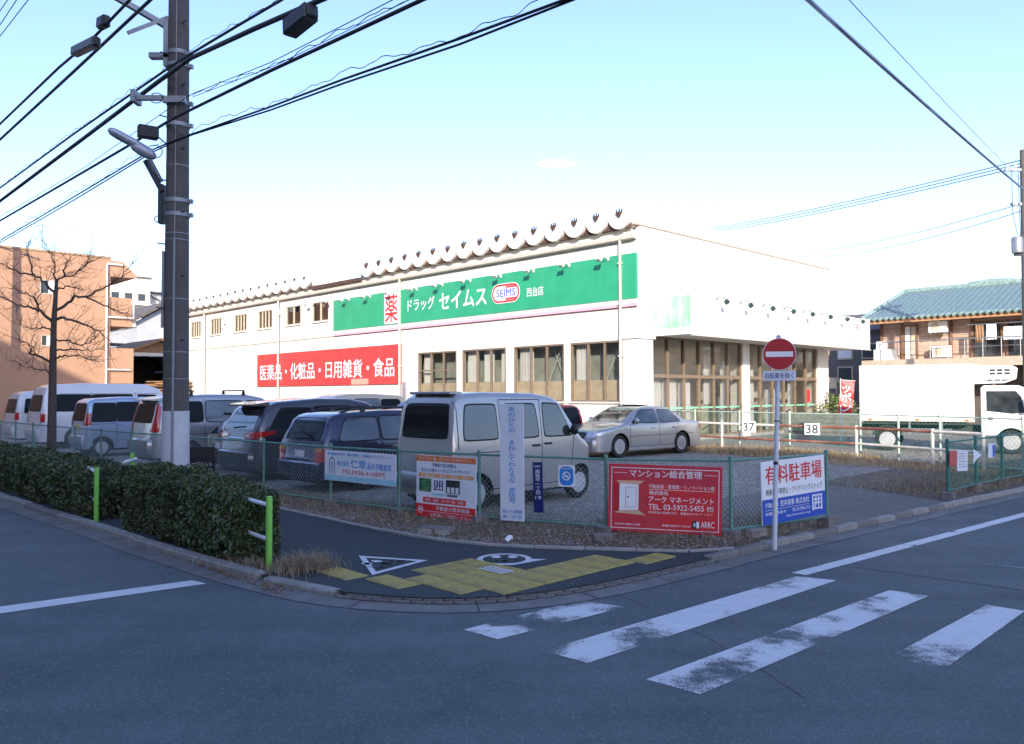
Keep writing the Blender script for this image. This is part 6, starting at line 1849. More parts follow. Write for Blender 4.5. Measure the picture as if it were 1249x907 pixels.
for bi, b in enumerate(BRS):
    dy0 = 0.; st = tr_.uniform(-.32, .32)
    P = []
    for k, c in enumerate(b):
        P.append(tpx(*Z(*c), dy=st * k * .55 if bi not in (3, 5) else st * (k + 1.5) * .5))
    n = len(P)
    r0 = .034 if bi in (2, 4, 6, 7, 10) else .022
    F_ = []
    for a, c in zip(P[:-1], P[1:]):
        for k in range(4): F_.append(a.lerp(c, k / 4) + Vector((tr_.gauss(0, .012), tr_.gauss(0, .02), tr_.gauss(0, .012))))
    F_.append(P[-1])
    m = len(F_)
    bm_.tube(F_, [r0 * (1 - .8 * k / (m - 1)) for k in range(m)], 6, cap=False)
    for k in range(3, m):
        for _ in range(2):
            d = (F_[k] - F_[k - 1]).normalized()
            e = (d * .8 + Vector((tr_.gauss(0, .6), tr_.gauss(0, .6), tr_.gauss(.15, .5)))).normalized()
            if tr_.random() < .7: twig(F_[k], e, tr_.uniform(.2, .6), .0062, 1)
obj('branches', bm_, BARK, tree, world=True, smooth=60)
obj('twigs', wm_, BARK, tree, world=True, smooth=60)

# ================================================================ dry weeds, stones, litter
STRAW = mat('dry_grass', (.27, .205, .13), .8, var=.4, scale=20)
STRAWP = mat('dry_grass_pale', (.42, .31, .17), .8, var=.4, scale=20)
WEED = mat('weed_green', (.07, .085, .03), .7, var=.4, scale=20)
def grass(name, pts, n, hgt, w, m, seed, z=None, lean=.6):
    g_ = np.random.RandomState(seed)
    mb = MB()
    for k in range(n):
        x = pts(g_)
        b = W(x[0], x[1], (x[2] if len(x) > 2 else z))
        a = g_.uniform(0, 2 * pi); h_ = hgt * g_.uniform(.4, 1.2); l = g_.uniform(.2, 1) * lean * h_
        d = Vector((cos(a), sin(a), 0)); s = Vector((-sin(a), cos(a), 0)) * w * g_.uniform(.6, 1.2)
        m1 = b + d * l * .35 + Vector((0, 0, h_ * .65)); e = b + d * l + Vector((0, 0, h_ * (.9 if g_.rand() < .6 else .5)))
        mb.add([b - s, b + s, m1 + s * .7, m1 - s * .7, e], [(0, 1, 2, 3), (3, 2, 4)])
    return obj(name, mb, m, kind='stuff', recalc=False)
def blob(p, q, sp, sq): return lambda g_: (p + g_.normal(0, sp), q + g_.normal(0, sq))
grass('dry_grass', blob(8.12, 4.62, .17, .15), 1100, .17, .003, STRAW, 1, .06, 1.7)
grass('dry_grass', blob(8.6, 4.25, .5, .08), 500, .11, .003, STRAW, 2, .07, 1.6)
IEp = np.array([(p[0], p[1]) for p in walk_in]); FLp = np.array([(p[0], p[1]) for p in fl])
def on_verge(lo, hi, k0=.05, k1=1.2):
    def f(g_):
        p = g_.uniform(lo, hi)
        a = np.interp(p, IEp[::-1, 0], IEp[::-1, 1]); b = np.interp(p, FLp[::-1, 0], FLp[::-1, 1])
        t_ = g_.uniform(k0, k1)
        q = a + (b - a) * t_
        return (p, q, .06 + .085 * min(max(t_, 0), 1))
    return f
grass('dry_grass', on_verge(5.5, 16, .25, 2.2), 5200, .11, .003, STRAW, 3, lean=1.4)
grass('dry_grass', on_verge(16, 30, .3, 1.8), 2200, .16, .005, STRAW, 4, lean=1.2)
grass('weeds', on_verge(5.5, 14, .5, 1.6), 700, .09, .004, WEED, 5, lean=1.2)
def rightv(g_):
    q = g_.uniform(15.7, 22); return (g_.uniform(np.interp(q, [14.9, 18.9, 30], [4.95, 4.62, 3.8]), 6.6), q, .12)
grass('dry_grass', rightv, 3600, .13, .004, STRAW, 6, lean=1.2)
grass('weeds', rightv, 900, .10, .005, WEED, 7, lean=1.2)
grass('dry_grass', lambda g_: (g_.uniform(9.0, 15.8), 22.0 + (g_.uniform(0, 1.6)) + .12 * 0, .15), 6000, .15, .006, STRAWP, 8, lean=1.6)
grass('dry_grass', lambda g_: (11.8 + g_.normal(0, 1.2), 22.1 + g_.normal(0, .45), .15), 4200, .30, .006, STRAWP, 9, lean=1.5)
grass('dry_grass', lambda g_: (g_.uniform(5.4, 9.5), 20.7 + .42 * (9.5 - 9.5) + g_.uniform(-.6, 1.4), .15), 2400, .16, .005, STRAWP, 10, lean=1.0)
grass('dry_grass', lambda g_: (5.35 + g_.uniform(-.15, .9), g_.uniform(9.1, 11.5), .12), 1200, .12, .003, STRAW, 12, lean=1.4)
def stones(name, pts, n, s0, s1, m, seed):
    g_ = np.random.RandomState(seed); mb = MB()
    for k in range(n):
        x = pts(g_); c = W(x[0], x[1], x[2])
        s = g_.uniform(s0, s1); a = g_.uniform(0, 6.28)
        ux, uy = Vector((cos(a), sin(a), 0)) * s, Vector((-sin(a), cos(a), 0)) * s * g_.uniform(.5, .9)
        z_ = Vector((0, 0, s * g_.uniform(.4, .8)))
        mb.add([c - ux - uy * .6, c + ux * .8 - uy, c + ux + uy * .7, c - ux * .7 + uy, c + z_ - ux * .4 - uy * .3, c + z_ + ux * .5, c + z_ + uy * .5], [(0, 1, 5, 4), (1, 2, 5), (2, 3, 6, 5), (3, 0, 4, 6), (4, 5, 6)])
    return obj(name, mb, m, kind='stuff', recalc=False)
STN = mat('lot_stone', (.26, .25, .235), .85, var=.45, scale=25)
stones('gravel', on_verge(5.4, 16, .08, 1.6), 5000, .006, .02, STN, 31)
stones('gravel', lambda g_: (g_.uniform(5.6, 14), g_.uniform(8.8, 21), .153), 7000, .006, .017, mat('lot_stone_dark', (.27, .26, .24), .85, var=.45, scale=25), 32)
stones('fallen_leaves', on_verge(5.4, 22, .05, 1.3), 1800, .012, .028, mat('fallen_leaf', (.17, .10, .05), .8, var=.5, scale=30), 33)
stones('fallen_leaves', lambda g_: (g_.uniform(7.4, 16), 4.0 + abs(g_.normal(0, .12)) - .08, .02), 500, .012, .026, MATS['fallen_leaf'], 34)
c = ground_at(532, 651, .06)
t = thing('concrete_channel', 'broken grey concrete channel block lying on the verge under the poster', 'rubble', c, -.35)
obj('block', MB().cb(-.24, .24, -.10, .10, -.02, .10, .012), CONCD, t)
obj('block', MB().cb(-.24, -.02, -.112, -.102, .0, .08, .004).cb(.03, .24, -.112, -.102, .0, .08, .004), CONC, t)
c = ground_at(735, 660, .07)
t = thing('loose_block', 'square grey concrete block on the verge left of the red board', 'rubble', c, .1)
obj('block', MB().cb(-.13, .13, -.09, .09, -.04, .10, .015), CONCD, t)
c = ground_at(621, 659, .07)
t = thing('litter', 'white scrap of litter on the verge below the tall white board', 'litter', c, .9)
obj('scrap', MB().add([(-.06, -.02, 0), (.05, -.03, .02), (.09, .01, .05), (.0, .03, .06), (-.06, .03, .02), (.02, .0, .07)], [(0, 1, 5), (1, 2, 5), (2, 3, 5), (3, 4, 5), (4, 0, 5)]), WHITES, t)
for k, (x, y_) in enumerate(((922, 653), (1012, 637))):
    c = ground_at(x, y_, .08)
    t = thing('loose_block', ('grey concrete block under the pay parking board', 'dark concrete block at the lot entrance right of the pay parking board')[k], 'rubble', c, .7)
    obj('block', MB().cb(-.17, .17, -.07, .07, -.05, .10, .012), (CONC, CONCD)[k], t)

# ================================================================ background buildings
TERRA = mat('render_terracotta', (.41, .24, .15), .85, var=.06, scale=.8, bump=.1, bscale=20, dirt=.15, dirtcol=(.3, .17, .11))
TERRD = mat('soffit_tan', (.36, .25, .15), .85, var=.1)
WINB = mat('house_window_dark', (.03, .035, .04), .08, spec=.8, var=.2)
WGREY = mat('house_wall_grey', (.42, .43, .44), .8, var=.06, scale=1.2, dirt=.2, dirtcol=(.3, .3, .3))
ROOFD = mat('roof_dark', (.12, .105, .095), .8, var=.2, scale=3, bump=.2)
WOODB = mat('weathered_wood', (.30, .17, .085), .8, var=.25, scale=6)
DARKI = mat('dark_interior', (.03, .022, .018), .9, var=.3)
bt = thing('apartment_building', 'terracotta rendered three storey building with white drainpipes behind the bare tree', 'building', W(58.7, 18.5, 0), VANG)
hol = [(-4.3, -3.3, 8.6, 9.55), (-4.2, -3.55, 5.2, 5.95), (-6.4, -5.4, 8.9, 9.8)]
obj('wall', holed(-24, 0, 0, 11.35, 0, .25, hol[:2]), TERRA, bt, recalc=False)
obj('wall', MB().bx(-24, 0, .26, 14, 0, 11.2), TERRA, bt)
for a, b, c, d in hol[:2]:
    f = obj('window', MB().bx(a + .002, b - .002, -.03, .1, c + .002, c + .06).bx(a + .002, b - .002, -.03, .1, d - .06, d - .002).bx(a + .002, a + .06, -.03, .1, c + .06, d - .06).bx(b - .06, b - .002, -.03, .1, c + .06, d - .06), BEIGEF, bt)
    obj('pane', MB().bx(a + .06, b - .06, .05, .07, c + .06, d - .06), WINB, f)
    obj('pane', MB().bx((a + b) / 2 + .02, b - .06, .03, .05, c + .06, d - .06), WHITES, f)
obj('parapet', MB().cb(-24.1, .05, -.06, .2, 11.353, 11.5, .02), TERRD, bt)
obj('eave', MB().prism([(.005, 10.15), (.005, 11.3), (.8, 11.25), (1.75, 10.35), (1.7, 10.2)], 'y', .0, 12), TERRA, bt)
for z0, z1, d in ((6.75, 8.75, 1.45), (2.8, 5.25, 1.6)):
    obj('balcony', MB().bx(.005, d, .1, 6, z0, z1), TERRA, bt)
obj('recess_wall', MB().bx(.003, .3, 4.5, 12, 0, 11.2), WHITES, bt)
dp = MB().tube([(.75, -.12, 11.0), (-.2, -.12, 11.0), (-.25, -.12, 10.9), (-.25, -.12, 0)], .07, 8).tube([(-.2, -.12, 7.35), (1.5, -.12, 7.35), (1.5, -.12, 8.9)], .06, 8).tube([(-.2, -.12, 3.75), (1.3, -.12, 3.75)], .05, 8)
obj('drainpipe', dp, WHITE, bt, smooth=40)
an = thing('roof_antenna', 'thin aerial mast with guy lines on the terracotta building', 'antenna', W(58.9, 14.5, 11.5), VANG)
obj('mast', MB().tube([(0, .6, 0), (0, .6, 1.9)], .03, 6).tube([(3.0, .6, 0), (3.0, .6, 1.6)], .025, 6), STEEL, an)
obj('guy_wire', MB().tube([(-9, .6, 3.0), (2.2, .6, 1.9), (0, .6, .3)], .018, 4).tube([(-6, .6, 1.2), (-9, .6, 2.6)], .04, 4), STEEL, an)
obj('aerial', MB().tube([(-.5, .6, 1.7), (.5, .6, 1.7)], .015, 4).tube([(-.3, .3, 1.7), (-.3, .9, 1.7)], .01, 4).tube([(.2, .3, 1.7), (.2, .9, 1.7)], .01, 4), STEEL, an)
# the pole beside it whose shadow falls on the wall
sp = thing('utility_pole', 'utility pole standing in front of the terracotta building, out of the picture', 'utility pole', Vector((-31.6, 45.2, 0)))
obj('shaft', MB().tube([(0, 0, 0), (0, 0, 15)], [.24, .17], 12), PCONC, sp, smooth=40)
obj('crossarm', MB().cb(-.9, .9, -.05, .05, 13.2, 13.3, .01), STEEL, sp)

sh = thing('carport_shed', 'wooden gabled carport shed with a dark opening left of the drugstore', 'shed', W(62.8, 21.2, 0), VANG)
obj('wall', holed(0, 4.4, 0, 5.2, 0, .12, [(.06, 3.1, 0, 4.95)]), WALLW, sh, recalc=False)
obj('gable', MB().prism([(-.1, 5.2), (4.5, 5.2), (2.2, 6.1)], 'y', .0, .1), WOODB, sh)
obj('roof', MB().prism([(-.5, 5.05), (2.2, 6.15), (4.9, 5.05), (4.9, 5.2), (2.2, 6.32), (-.5, 5.2)], 'y', -.5, 7), WOODB, sh)
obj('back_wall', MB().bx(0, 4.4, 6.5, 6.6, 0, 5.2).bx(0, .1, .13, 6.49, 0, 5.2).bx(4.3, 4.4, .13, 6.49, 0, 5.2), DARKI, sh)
lum = thing('timber_pile', 'pile of weathered boards in front of the wooden carport', 'timber', W(57.2, 20.8, 0), VANG)
for k in range(9):
    obj('board', MB().rb((1.6 + rnd.uniform(-.4, .4), rnd.uniform(-.5, .5), 2.25 + .09 * k), (3.6, .35, .07), rz=rnd.uniform(-.1, .1), ry=rnd.uniform(-.05, .05)), WOODB, lum)
obj('trestle', MB().bx(.2, .4, -.5, .5, 0, 2.15).bx(2.8, 3.0, -.5, .5, 0, 2.15), WOODB, lum)

gh = thing('grey_house', 'pale grey gabled house between the terracotta building and the utility pole', 'house', at_depth(166, 484, 76) * Vector((1, 1, 0)) if False else Vector((at_depth(166, 484, 76).x, 76, 0)), VANG)
obj('wall', MB().prism([(0, 0), (6.4, 0), (6.4, 8.6), (2.6, 10.5), (0, 9.0)], 'y', 0, .2).bx(-6, -.01, 1.0, 9, 0, 6.5).bx(0, 6.4, .21, 9, 0, 8.5), WGREY, gh)
obj('roof', MB().prism([(-.7, 8.75), (2.6, 10.75), (7.0, 8.5), (7.0, 8.75), (2.6, 11.05), (-.7, 9.05)], 'y', -.6, 9.5), ROOFD, gh)
obj('lean_to_roof', MB().prism([(-1.6, 6.55), (-.1, 7.15), (-.1, 7.3), (-1.6, 6.7)], 'x', -5, 6.4) if False else MB().bx(-5, 6.3, -1.6, -.02, 6.55, 6.75), ROOFD, gh)
for k in range(5):
    x = -2.2 + 1.25 * k
    f = obj('window', MB().bx(x, x + .9, -.08, -.005, 4.1, 6.2) if x > 0 else MB().bx(x, x + .9, .93, .995, 4.1, 6.2), BEIGEF, gh)
    obj('pane', MB().bx(x + .07, x + .83, -.1, -.085, 4.2, 6.1) if x > 0 else MB().bx(x + .07, x + .83, .9, .925, 4.2, 6.1), WINB, f)

pa = thing('apartment_block', 'pale apartment block with outside stairs far behind the terracotta balcony', 'building', Vector((at_depth(128, 484, 150).x, 150, 0)), VANG)
obj('wall', MB().bx(0, 8, 0, 12, 0, 24.5).bx(8.01, 13, 2, 12, 0, 22), WALLW, pa)
obj('roof', MB().bx(-.3, 8.3, -.3, 12.3, 24.5, 24.8).bx(8.01, 13.2, 1.7, 12.2, 22, 22.3), ROOFD, pa)
for fl_ in range(3):
    for k in range(3):
        f = obj('window', MB().bx(.8 + 2.4 * k, 2.4 + 2.4 * k, -.06, -.005, 14.0 + 3 * fl_, 15.6 + 3 * fl_), BEIGEF, pa)
        obj('pane', MB().bx(.95 + 2.4 * k, 2.25 + 2.4 * k, -.09, -.065, 14.15 + 3 * fl_, 15.45 + 3 * fl_), WINB, f)
    obj('stair', MB().rb((10.4, 1.2, 14.5 + 3 * fl_), (4.6, 1.0, .25), ry=.55).bx(8.2, 13, .7, 1.98, 16.1 + 3 * fl_, 16.3 + 3 * fl_), STEEL, pa)
    obj('balcony', MB().bx(0, 7.9, -1.2, -.1, 13.2 + 3 * fl_, 13.5 + 3 * fl_), WALLW, pa)

# transmission tower far off, only its top clears the roof
py = thing('transmission_tower', 'distant pale lattice power pylon above the left end of the drugstore roof', 'pylon', Vector((at_depth(289, 484, 420).x, 420, 0)), .5)
PYL = mat('pylon_steel', (.62, .63, .64), .6, .2)
mb = MB()
def pw(z_): return 6.0 * (1 - z_ / 92) + .8
for z0 in range(0, 84, 7):
    z1 = z0 + 7; a, b = pw(z0) / 2, pw(z1) / 2
    cs0 = [(-a, -a), (a, -a), (a, a), (-a, a)]; cs1 = [(-b, -b), (b, -b), (b, b), (-b, b)]
    for k in range(4):
        k2 = (k + 1) % 4
        mb.tube([(*cs0[k], z0), (*cs1[k], z1)], .12, 4); mb.tube([(*cs0[k], z0), (*cs1[k2], z1)], .07, 4); mb.tube([(*cs0[k2], z0), (*cs1[k], z1)], .07, 4); mb.tube([(*cs1[k], z1), (*cs1[k2], z1)], .07, 4)
obj('lattice', mb, PYL, py)
mb = MB()
for z_ in (56, 63, 70, 77):
    mb.tube([(-6.5, 0, z_), (6.5, 0, z_)], .16, 4).tube([(-6.5, 0, z_), (0, 0, z_ + 3)], .1, 4).tube([(6.5, 0, z_), (0, 0, z_ + 3)], .1, 4)
    for s in (-6, 6): mb.tube([(s, 0, z_), (s, 0, z_ - 2.2)], .22, 5)
obj('crossarm', mb, PYL, py)

# ---------------------------------------------------------------- house with the teal tiled roof on the right
HQ = 42.0
rh = thing('tiled_house', 'two storey house with a blue-green tiled roof and a long balcony behind the truck', 'house', W(16.3, HQ, .1), ANG)
def hx(px): return 16.3 - pq(on_plane(px, 400, W(0, HQ), W(0, 1)))[0]
PINKW = mat('house_pink_boards', (.50, .36, .28), .8, var=.08, scale=2)
BRWN = mat('house_brown_wood', (.20, .11, .06), .7, var=.2, scale=5)
TANB = mat('balcony_beam', (.42, .36, .28), .8, var=.12)
TILE = mat('roof_tile_teal', (.13, .20, .225), .35, var=.14, scale=9, coat=.2)
TILEG = mat('ridge_tile_green', (.22, .32, .29), .4, var=.25, scale=7)
WL = 14.0
obj('wall', MB().bx(0, WL, .2, 8, 3.2, 5.55), PINKW, rh)
obj('wall', MB().bx(.4, WL, 1.6, 8, 0, 3.19), mat('house_dark_ground_floor', (.10, .085, .075), .8, var=.2), rh)
fb = MB()
for k in range(9): fb.bx(.02, WL, .185, .198, 3.45 + .24 * k, 3.46 + .24 * k)
obj('board_joint', fb, BRWN, rh)
obj('balcony_slab', MB().bx(-.5, WL, -1.1, .18, 3.28, 3.48), TANB, rh)
obj('balcony_beam', MB().bx(-.5, WL, -1.14, -1.101, 3.1, 3.5), TANB, rh)
rl = MB()
for k in range(16): rl.tube([(hx(1085) + .75 * k, -1.05, 3.48), (hx(1085) + .75 * k, -1.05, 4.38)], .02, 5)
rl.tube([(hx(1085), -1.05, 4.38), (WL, -1.05, 4.38)], .028, 6).tube([(hx(1085), -1.05, 4.0), (WL, -1.05, 4.0)], .012, 5)
obj('balcony_rail', rl, STEEL, rh)
for k in range(6): obj('post', MB().bx(.5 + 2.4 * k, .62 + 2.4 * k, -1.05, -.93, 0, 3.09), BRWN, rh)
obj('fascia', MB().bx(-.5, WL + .5, -.98, -.93, 5.32, 5.50), mat('fascia_wood', (.42, .22, .11), .7, var=.15), rh)
obj('soffit', MB().bx(-.45, WL + .4, -.929, .19, 5.42, 5.46), TANB, rh)
# roof: hipped end, tiles as corrugated courses
ex, ey, ez, rx_, ry_, rz_ = -.55, -1.1, 5.5, -.05, 3.4, 7.25
mb = MB()
def slope(x, s): return Vector((x, ey + (ry_ - ey) * s, ez + (rz_ - ez) * s))
nc, nr = 460, 14
prev = None
for j in range(nr + 1):
    s = j / nr
    for half in ((0,) if j == 0 else (0, 1)) if j < nr else (0,):
        row = []
        for i in range(nc + 1):
            x0 = ex + (rx_ - ex) * s
            x = x0 + (WL + .6 - x0) * i / nc
            lift = .07 * abs(sin(x * pi / .28)) + (.0 if half == 0 else .035)
            if half == 1: pass
            row.append(tuple(slope(x, s + (.0015 if half else 0)) + Vector((0, -lift * .35, lift))))
        o_ = len(mb.v); mb.v += row
        if prev is not None:
            for i in range(nc):
                mb.f.append((prev + i, prev + i + 1, o_ + i + 1, o_ + i)); mb.m.append(0)
        prev = o_
obj('roof_tiles', mb, TILE, rh, smooth=50, kind='stuff', recalc=False)
mb = MB()
for i in range(10):
    s0, s1 = i / 10, (i + 1) / 10
    a, b = Vector((ex, ey + (ry_ - ey) * s0, ez + (rz_ - ez) * s0)), None
mb.add([(ex, ey, ez), (rx_, ry_, rz_), (ex, ey + 2 * (ry_ - ey), ez)], [(0, 1, 2)])
mb.add([(rx_, ry_, rz_), (WL + .6, ry_, rz_), (WL + .6, 2 * ry_ - ey, ez), (ex, 2 * ry_ - ey, ez)], [(0, 1, 2, 3)])
obj('roof', mb, TILE, rh, recalc=False)
mb = MB()
for k in range(44):
    x = rx_ + .3 * k
    mb.tube([(x, ry_, rz_ + .07), (x + .31, ry_, rz_ + .09)], .15, 8)
mb.tube([(rx_ + 3.2, ry_, rz_ + .12), (rx_ + 4.2, ry_, rz_ + .2), (rx_ + 5.2, ry_, rz_ + .12)], .17, 8)
for k in range(9):
    a = Vector((ex, ey, ez)).lerp(Vector((rx_, ry_, rz_)), k / 9); b = Vector((ex, ey, ez)).lerp(Vector((rx_, ry_, rz_)), (k + 1.05) / 9)
    mb.tube([a + Vector((0, 0, .06)), b + Vector((0, 0, .09))], .10, 6)
obj('ridge_tiles', mb, TILEG, rh, smooth=50)
mb = MB()
for k in range(50): mb.tube([(ex + .28 * k + .14, ey - .06, ez + .03), (ex + .28 * k + .14, ey + .1, ez + .08)], .085, 8)
obj('eave_tiles', mb, TILEG, rh, smooth=50)
def house_window(x0, x1, z0, z1, fm, gm, cols=2):
    f = obj('window', MB().bx(x0, x1, .11, .184, z0, z0 + .07).bx(x0, x1, .11, .184, z1 - .07, z1).bx(x0, x0 + .08, .11, .184, z0 + .07, z1 - .07).bx(x1 - .08, x1, .11, .184, z0 + .07, z1 - .07), fm, rh)
    for k in range(cols):
        a = x0 + .08 + (x1 - x0 - .16) * k / cols; b = x0 + .08 + (x1 - x0 - .16) * (k + 1) / cols
        obj('pane', MB().bx(a + .02, b - .02, .14 + .015 * (k % 2), .15 + .015 * (k % 2), z0 + .07, z1 - .07), gm[k % len(gm)], f)
house_window(hx(1100), hx(1118), 3.5, 5.25, BRWN, [WHITES, BEIGEF])
house_window(hx(1184), hx(1222), 3.5, 5.25, BRWN, [WINB])
house_window(hx(1226), hx(1248), 3.5, 5.25, BRWN, [WINB])
for k in range(4): obj('timber_post', MB().bx(hx((1074, 1099, 1159, 1184)[k]) - .05, hx((1074, 1099, 1159, 1184)[k]) + .05, .1, .183, 3.49, 5.4), BRWN, rh)
def ac(x0, z0, y0, lab):
    t = thing('air_conditioner', lab, 'air conditioner', rh.location + Matrix.Rotation(ANG, 3, 'Z') @ Vector((x0, y0, z0)), ANG)
    obj('case', MB().cb(0, .82, 0, .3, 0, .55, .02), WHITE, t)
    obj('fan_grille', MB().lathe([(.19, -.012), (.20, 0), (.17, .003), (0, .003)], 20, Matrix.Translation((.3, -.006, .28)) @ Matrix.Rotation(pi / 2, 4, 'X')), BEIGEF, t)
    obj('foot', MB().bx(.08, .12, .0, .3, -.08, -.001).bx(.7, .74, .0, .3, -.08, -.001), STEEL, t)
ac(hx(1136), 4.78, -.45, 'white air conditioner hung under the eaves of the tiled house')
ac(hx(1139), 3.58, -.35, 'white air conditioner standing on the balcony of the tiled house')
bxs = thing('storage_box', 'white storage boxes at the left end of the balcony', 'box', rh.location + Matrix.Rotation(ANG, 3, 'Z') @ Vector((hx(1074), -.95, 3.49)), ANG)
obj('box', MB().cb(0, .95, 0, .5, 0, .55, .02).cb(.1, .5, .05, .5, .56, .95, .03), WHITE, bxs)
for k, (px, w, z0, z1, c) in enumerate(((1196, .35, 4.2, 5.0, 'brown'), (1209, .42, 4.3, 5.0, 'white'), (1230, 1.1, 4.25, 4.85, 'white'))):
    l = thing('laundry', ('brown garment on the balcony line', 'white shirt on the balcony line', 'wide white sheet drying at the right end of the balcony')[k], 'laundry', rh.location + Matrix.Rotation(ANG, 3, 'Z') @ Vector((hx(px), -.8, z0)), ANG)
    n_ = 10; vs = []
    for i in range(n_ + 1):
        for j in range(4): vs.append((w * i / n_, .03 * sin(i * 1.9 + j), (z1 - z0) * j / 3))
    obj('cloth', MB().add(vs, [(i * 4 + j, (i + 1) * 4 + j, (i + 1) * 4 + j + 1, i * 4 + j + 1) for i in range(n_) for j in range(3)]), WHITES if c == 'white' else WOODB, l, smooth=60)
obj('laundry_pole', MB().tube([(hx(1186), -.8, 5.03), (WL, -.8, 5.03)], .018, 6), STEEL, rh)
ta = thing('roof_antenna', 'small television aerial on the blue-green tiled roof', 'antenna', rh.location + Matrix.Rotation(ANG, 3, 'Z') @ Vector((4.2, 3.4, 7.3)), ANG)
obj('mast', MB().tube([(0, 0, 0), (0, 0, 1.3)], .02, 5), STEEL, ta)
obj('elements', MB().tube([(-.6, 0, 1.2), (.6, 0, 1.2)], .012, 4).tube([(-.4, -.3, 1.2), (-.4, .3, 1.2)], .01, 4).tube([(0, -.3, 1.2), (0, .3, 1.2)], .01, 4).tube([(.4, -.3, 1.2), (.4, .3, 1.2)], .01, 4), STEEL, ta)

dh = thing('narrow_house', 'narrow grey house with lit panels between the drugstore and the tiled house', 'house', W(21.5, 46, 0), ANG)
obj('wall', MB().bx(-3, 4.2, 0, 7, 0, 5.6), mat('house_wall_dark', (.13, .13, .135), .8, var=.15), dh)
obj('roof', MB().prism([(-.4, 5.5), (3.5, 6.8), (7.4, 5.5)], 'x', -3.3, 4.5), ROOFD, dh)
for k in range(4):
    for j in range(2):
        f = obj('window', MB().bx(-1.6 + 1.4 * k, -.7 + 1.4 * k, -.06, -.003, 2.6 + 1.3 * j, 3.5 + 1.3 * j), BEIGEF, dh)
        obj('pane', MB().bx(-1.52 + 1.4 * k, -.78 + 1.4 * k, -.08, -.061, 2.68 + 1.3 * j, 3.42 + 1.3 * j), WHITES if (k + j) % 2 else WINB, f)
bw = thing('block_wall', 'low grey block wall behind the red banner', 'wall', W(18.5, 34.5, .05), ANG)
for j in range(5):
    for i in range(11):
        obj('block', MB().cb(.40 * i + (.2 if j % 2 else 0) + .004, .40 * (i + 1) + (.2 if j % 2 else 0) - .004, 0, .15, .2 * j + .004, .2 * (j + 1) - .004, .006), CONCD, bw)

# bush by the shop's far corner
def bush(label, loc, r, n, mats, seed, name='bush', h=1.0):
    g_ = np.random.RandomState(seed)
    t = thing(name, label, 'bush', loc)
    u_ = g_.normal(size=(n, 3)); u_ /= np.linalg.norm(u_, axis=1)[:, None]
    c = u_ * (g_.uniform(.45, 1, n) ** .5)[:, None] * r * (1 + .25 * np.sin(u_[:, :1] * 7 + u_[:, 2:] * 5)); c[:, 2] = c[:, 2] * h + r * h
    nn = g_.normal(size=(n, 3)); nn /= np.linalg.norm(nn, axis=1)[:, None]
    t1 = np.cross(nn, g_.normal(size=(n, 3))); t1 /= np.linalg.norm(t1, axis=1)[:, None]; t2 = np.cross(nn, t1)
    L = (.055 * g_.uniform(.6, 1.3, n))[:, None]
    v = np.stack([c - t1 * L, c + t2 * L * .55, c + t1 * L, c - t2 * L * .55], 1).reshape(-1, 3)
    mb = MB(); mb.v = [tuple(x) for x in v.tolist()]; mb.f = [tuple(range(4 * i, 4 * i + 4)) for i in range(n)]; mb.m = g_.choice(len(mats), n).tolist()
    o = obj('leaves', mb, mats, t, recalc=False); o['kind'] = 'stuff'
    obj('stems', MB().tube([(0, 0, 0), (0, 0, r * h)], .03, 5).tube([(0, 0, r * .3), (.3 * r, .1, r * 1.2 * h)], .02, 4).tube([(0, 0, r * .3), (-.3 * r, -.1, r * 1.2 * h)], .02, 4), TWIG, t)
YLEAF = mat('leaf_yellow_green', (.16, .20, .05), .5, var=.4, scale=9)
bush('yellow-green bush beside the far end of the drugstore', at_depth(1020, 505, 36) * Vector((1, 1, 0)) + Vector((0, 0, .1)), .75, 2600, [YLEAF, LEAFB], 4, h=1.25)
RLEAF = mat('leaf_rust', (.20, .07, .035), .6, var=.4, scale=9)
bush('rust coloured shrub above the rear of the truck', W(15.6, 41.2, 2.55), .5, 1200, [RLEAF, LEAFA], 5, name='shrub', h=.9)

# red banner by the truck
bl = at_depth(1037, 540, 31); bl.z = .15
t = thing('shop_banner', 'red upright cloth banner with white characters left of the truck', 'banner', bl, -.25)
obj('banner_pole', MB().tube([(-.32, 0, 0), (-.32, 0, 2.4)], .018, 6).tube([(-.32, 0, 2.34), (.22, 0, 2.30)], .012, 5), WHITE, t)
n_ = 14; vs = []
for j in range(n_ + 1):
    for i in range(7): vs.append((-.30 + .5 * i / 6 - .12 * (1 - j / n_), .035 * sin(j * .8 + i * .7), 1.05 + 1.25 * j / n_))
obj('cloth', MB().add(vs, [(j * 7 + i, j * 7 + i + 1, (j + 1) * 7 + i + 1, (j + 1) * 7 + i) for j in range(n_) for i in range(6)]), REDS, t, smooth=60)
obj('lettering', letters(MB(), 'ッ\nポ\nン', -.32, .06, 1.12, 2.1, -.045), WHITES, t, recalc=False)

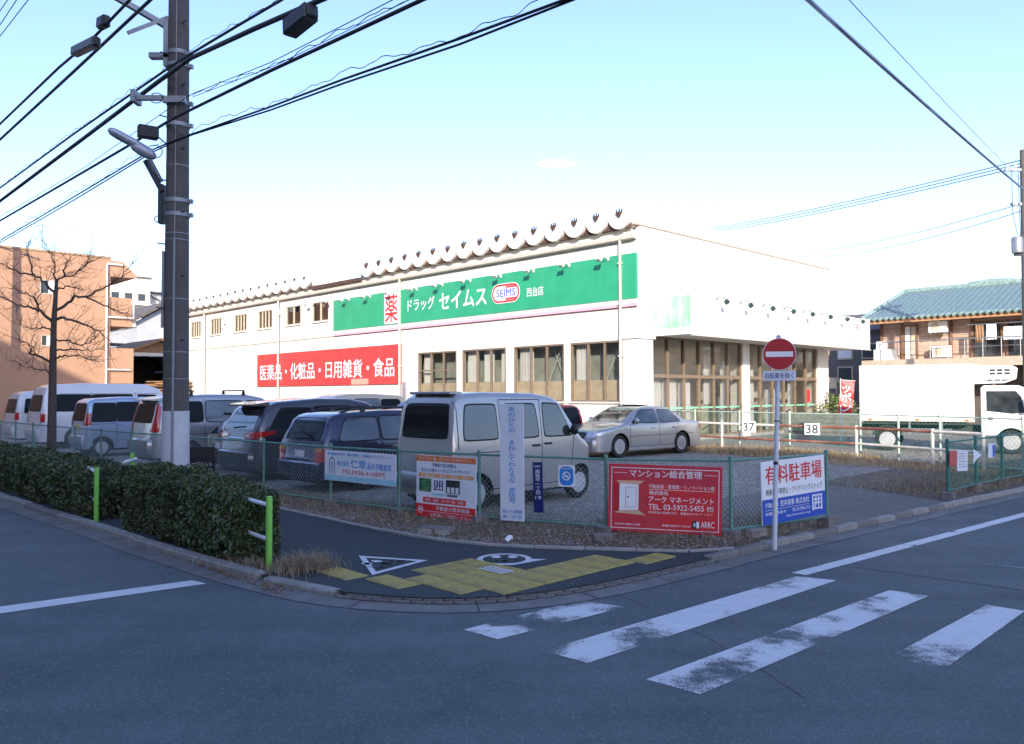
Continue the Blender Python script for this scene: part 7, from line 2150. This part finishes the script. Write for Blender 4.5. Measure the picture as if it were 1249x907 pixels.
# right-hand utility pole at the picture edge
t = thing('utility_pole', 'utility pole with a transformer at the right edge beside the tiled house', 'utility pole', Vector((at_depth(1254, 478, 30).x, 30, .1)))
obj('shaft', MB().tube([(0, 0, 0), (0, 0, 11)], [.17, .11], 14), PCONC, t, smooth=40)
obj('crossarm', MB().bx(-.7, .7, -.05, .05, 10.2, 10.3).bx(-.5, .5, -.05, .05, 8.9, 9.0), STEEL, t)
ins = MB()
for x in (-.6, -.3, .3, .6): ins.lathe([(.03, 0), (.06, .05), (.03, .09), (.05, .13), (0, .16)], 8, Matrix.Translation((x, 0, 10.31)))
obj('insulator', ins, WHITES, t, smooth=40)
obj('transformer', MB().lathe([(0, 0), (.19, .0), (.20, .05), (.20, .55), (.16, .6), (0, .62)], 16, Matrix.Translation((-.32, -.05, 7.1))), STEEL, t, smooth=40)
obj('bracket', MB().bx(-.4, .1, -.06, .06, 7.0, 7.09).bx(-.2, .05, -.04, .04, 7.7, 7.76), DSTEEL, t)
obj('drop_wire', MB().tube([(-.3, -.05, 7.75), (-.5, -.1, 8.6), (-.45, 0, 10.2)], .012, 5).tube([(-.2, -.05, 7.75), (-.25, -.1, 8.9), (-.2, 0, 10.2)], .012, 5), CABLE, t)

# apartment building across the street behind the viewpoint: its roof line throws the shade over the crossing
SLOPE = math.tan(SUN_EL) / .696
HB = (22.6 + 24.0) * SLOPE + .15
ob = thing('apartment_building', 'long grey apartment building across the street behind the viewpoint', 'building', W(12, -24, 0), ANG + pi)
obj('wall', MB().bx(-75, 75, 0, 9, 0, HB), mat('apartment_beige', (.34, .34, .34), .8, var=.08, scale=.7), ob)
for fl_ in range(8):
    z_ = 3.0 + 2.6 * fl_
    obj('balcony', MB().bx(-59, 59, -1.1, -.002, z_, z_ + .15).bx(-59, 59, -1.1, -1.0, z_ + .151, z_ + 1.0), WHITE, ob)
    w_ = MB()
    for k in range(36): w_.bx(-58 + 3.2 * k, -56 + 3.2 * k, -.02, -.003, z_ + .3, z_ + 2.2)
    obj('window', w_, WINB, ob)
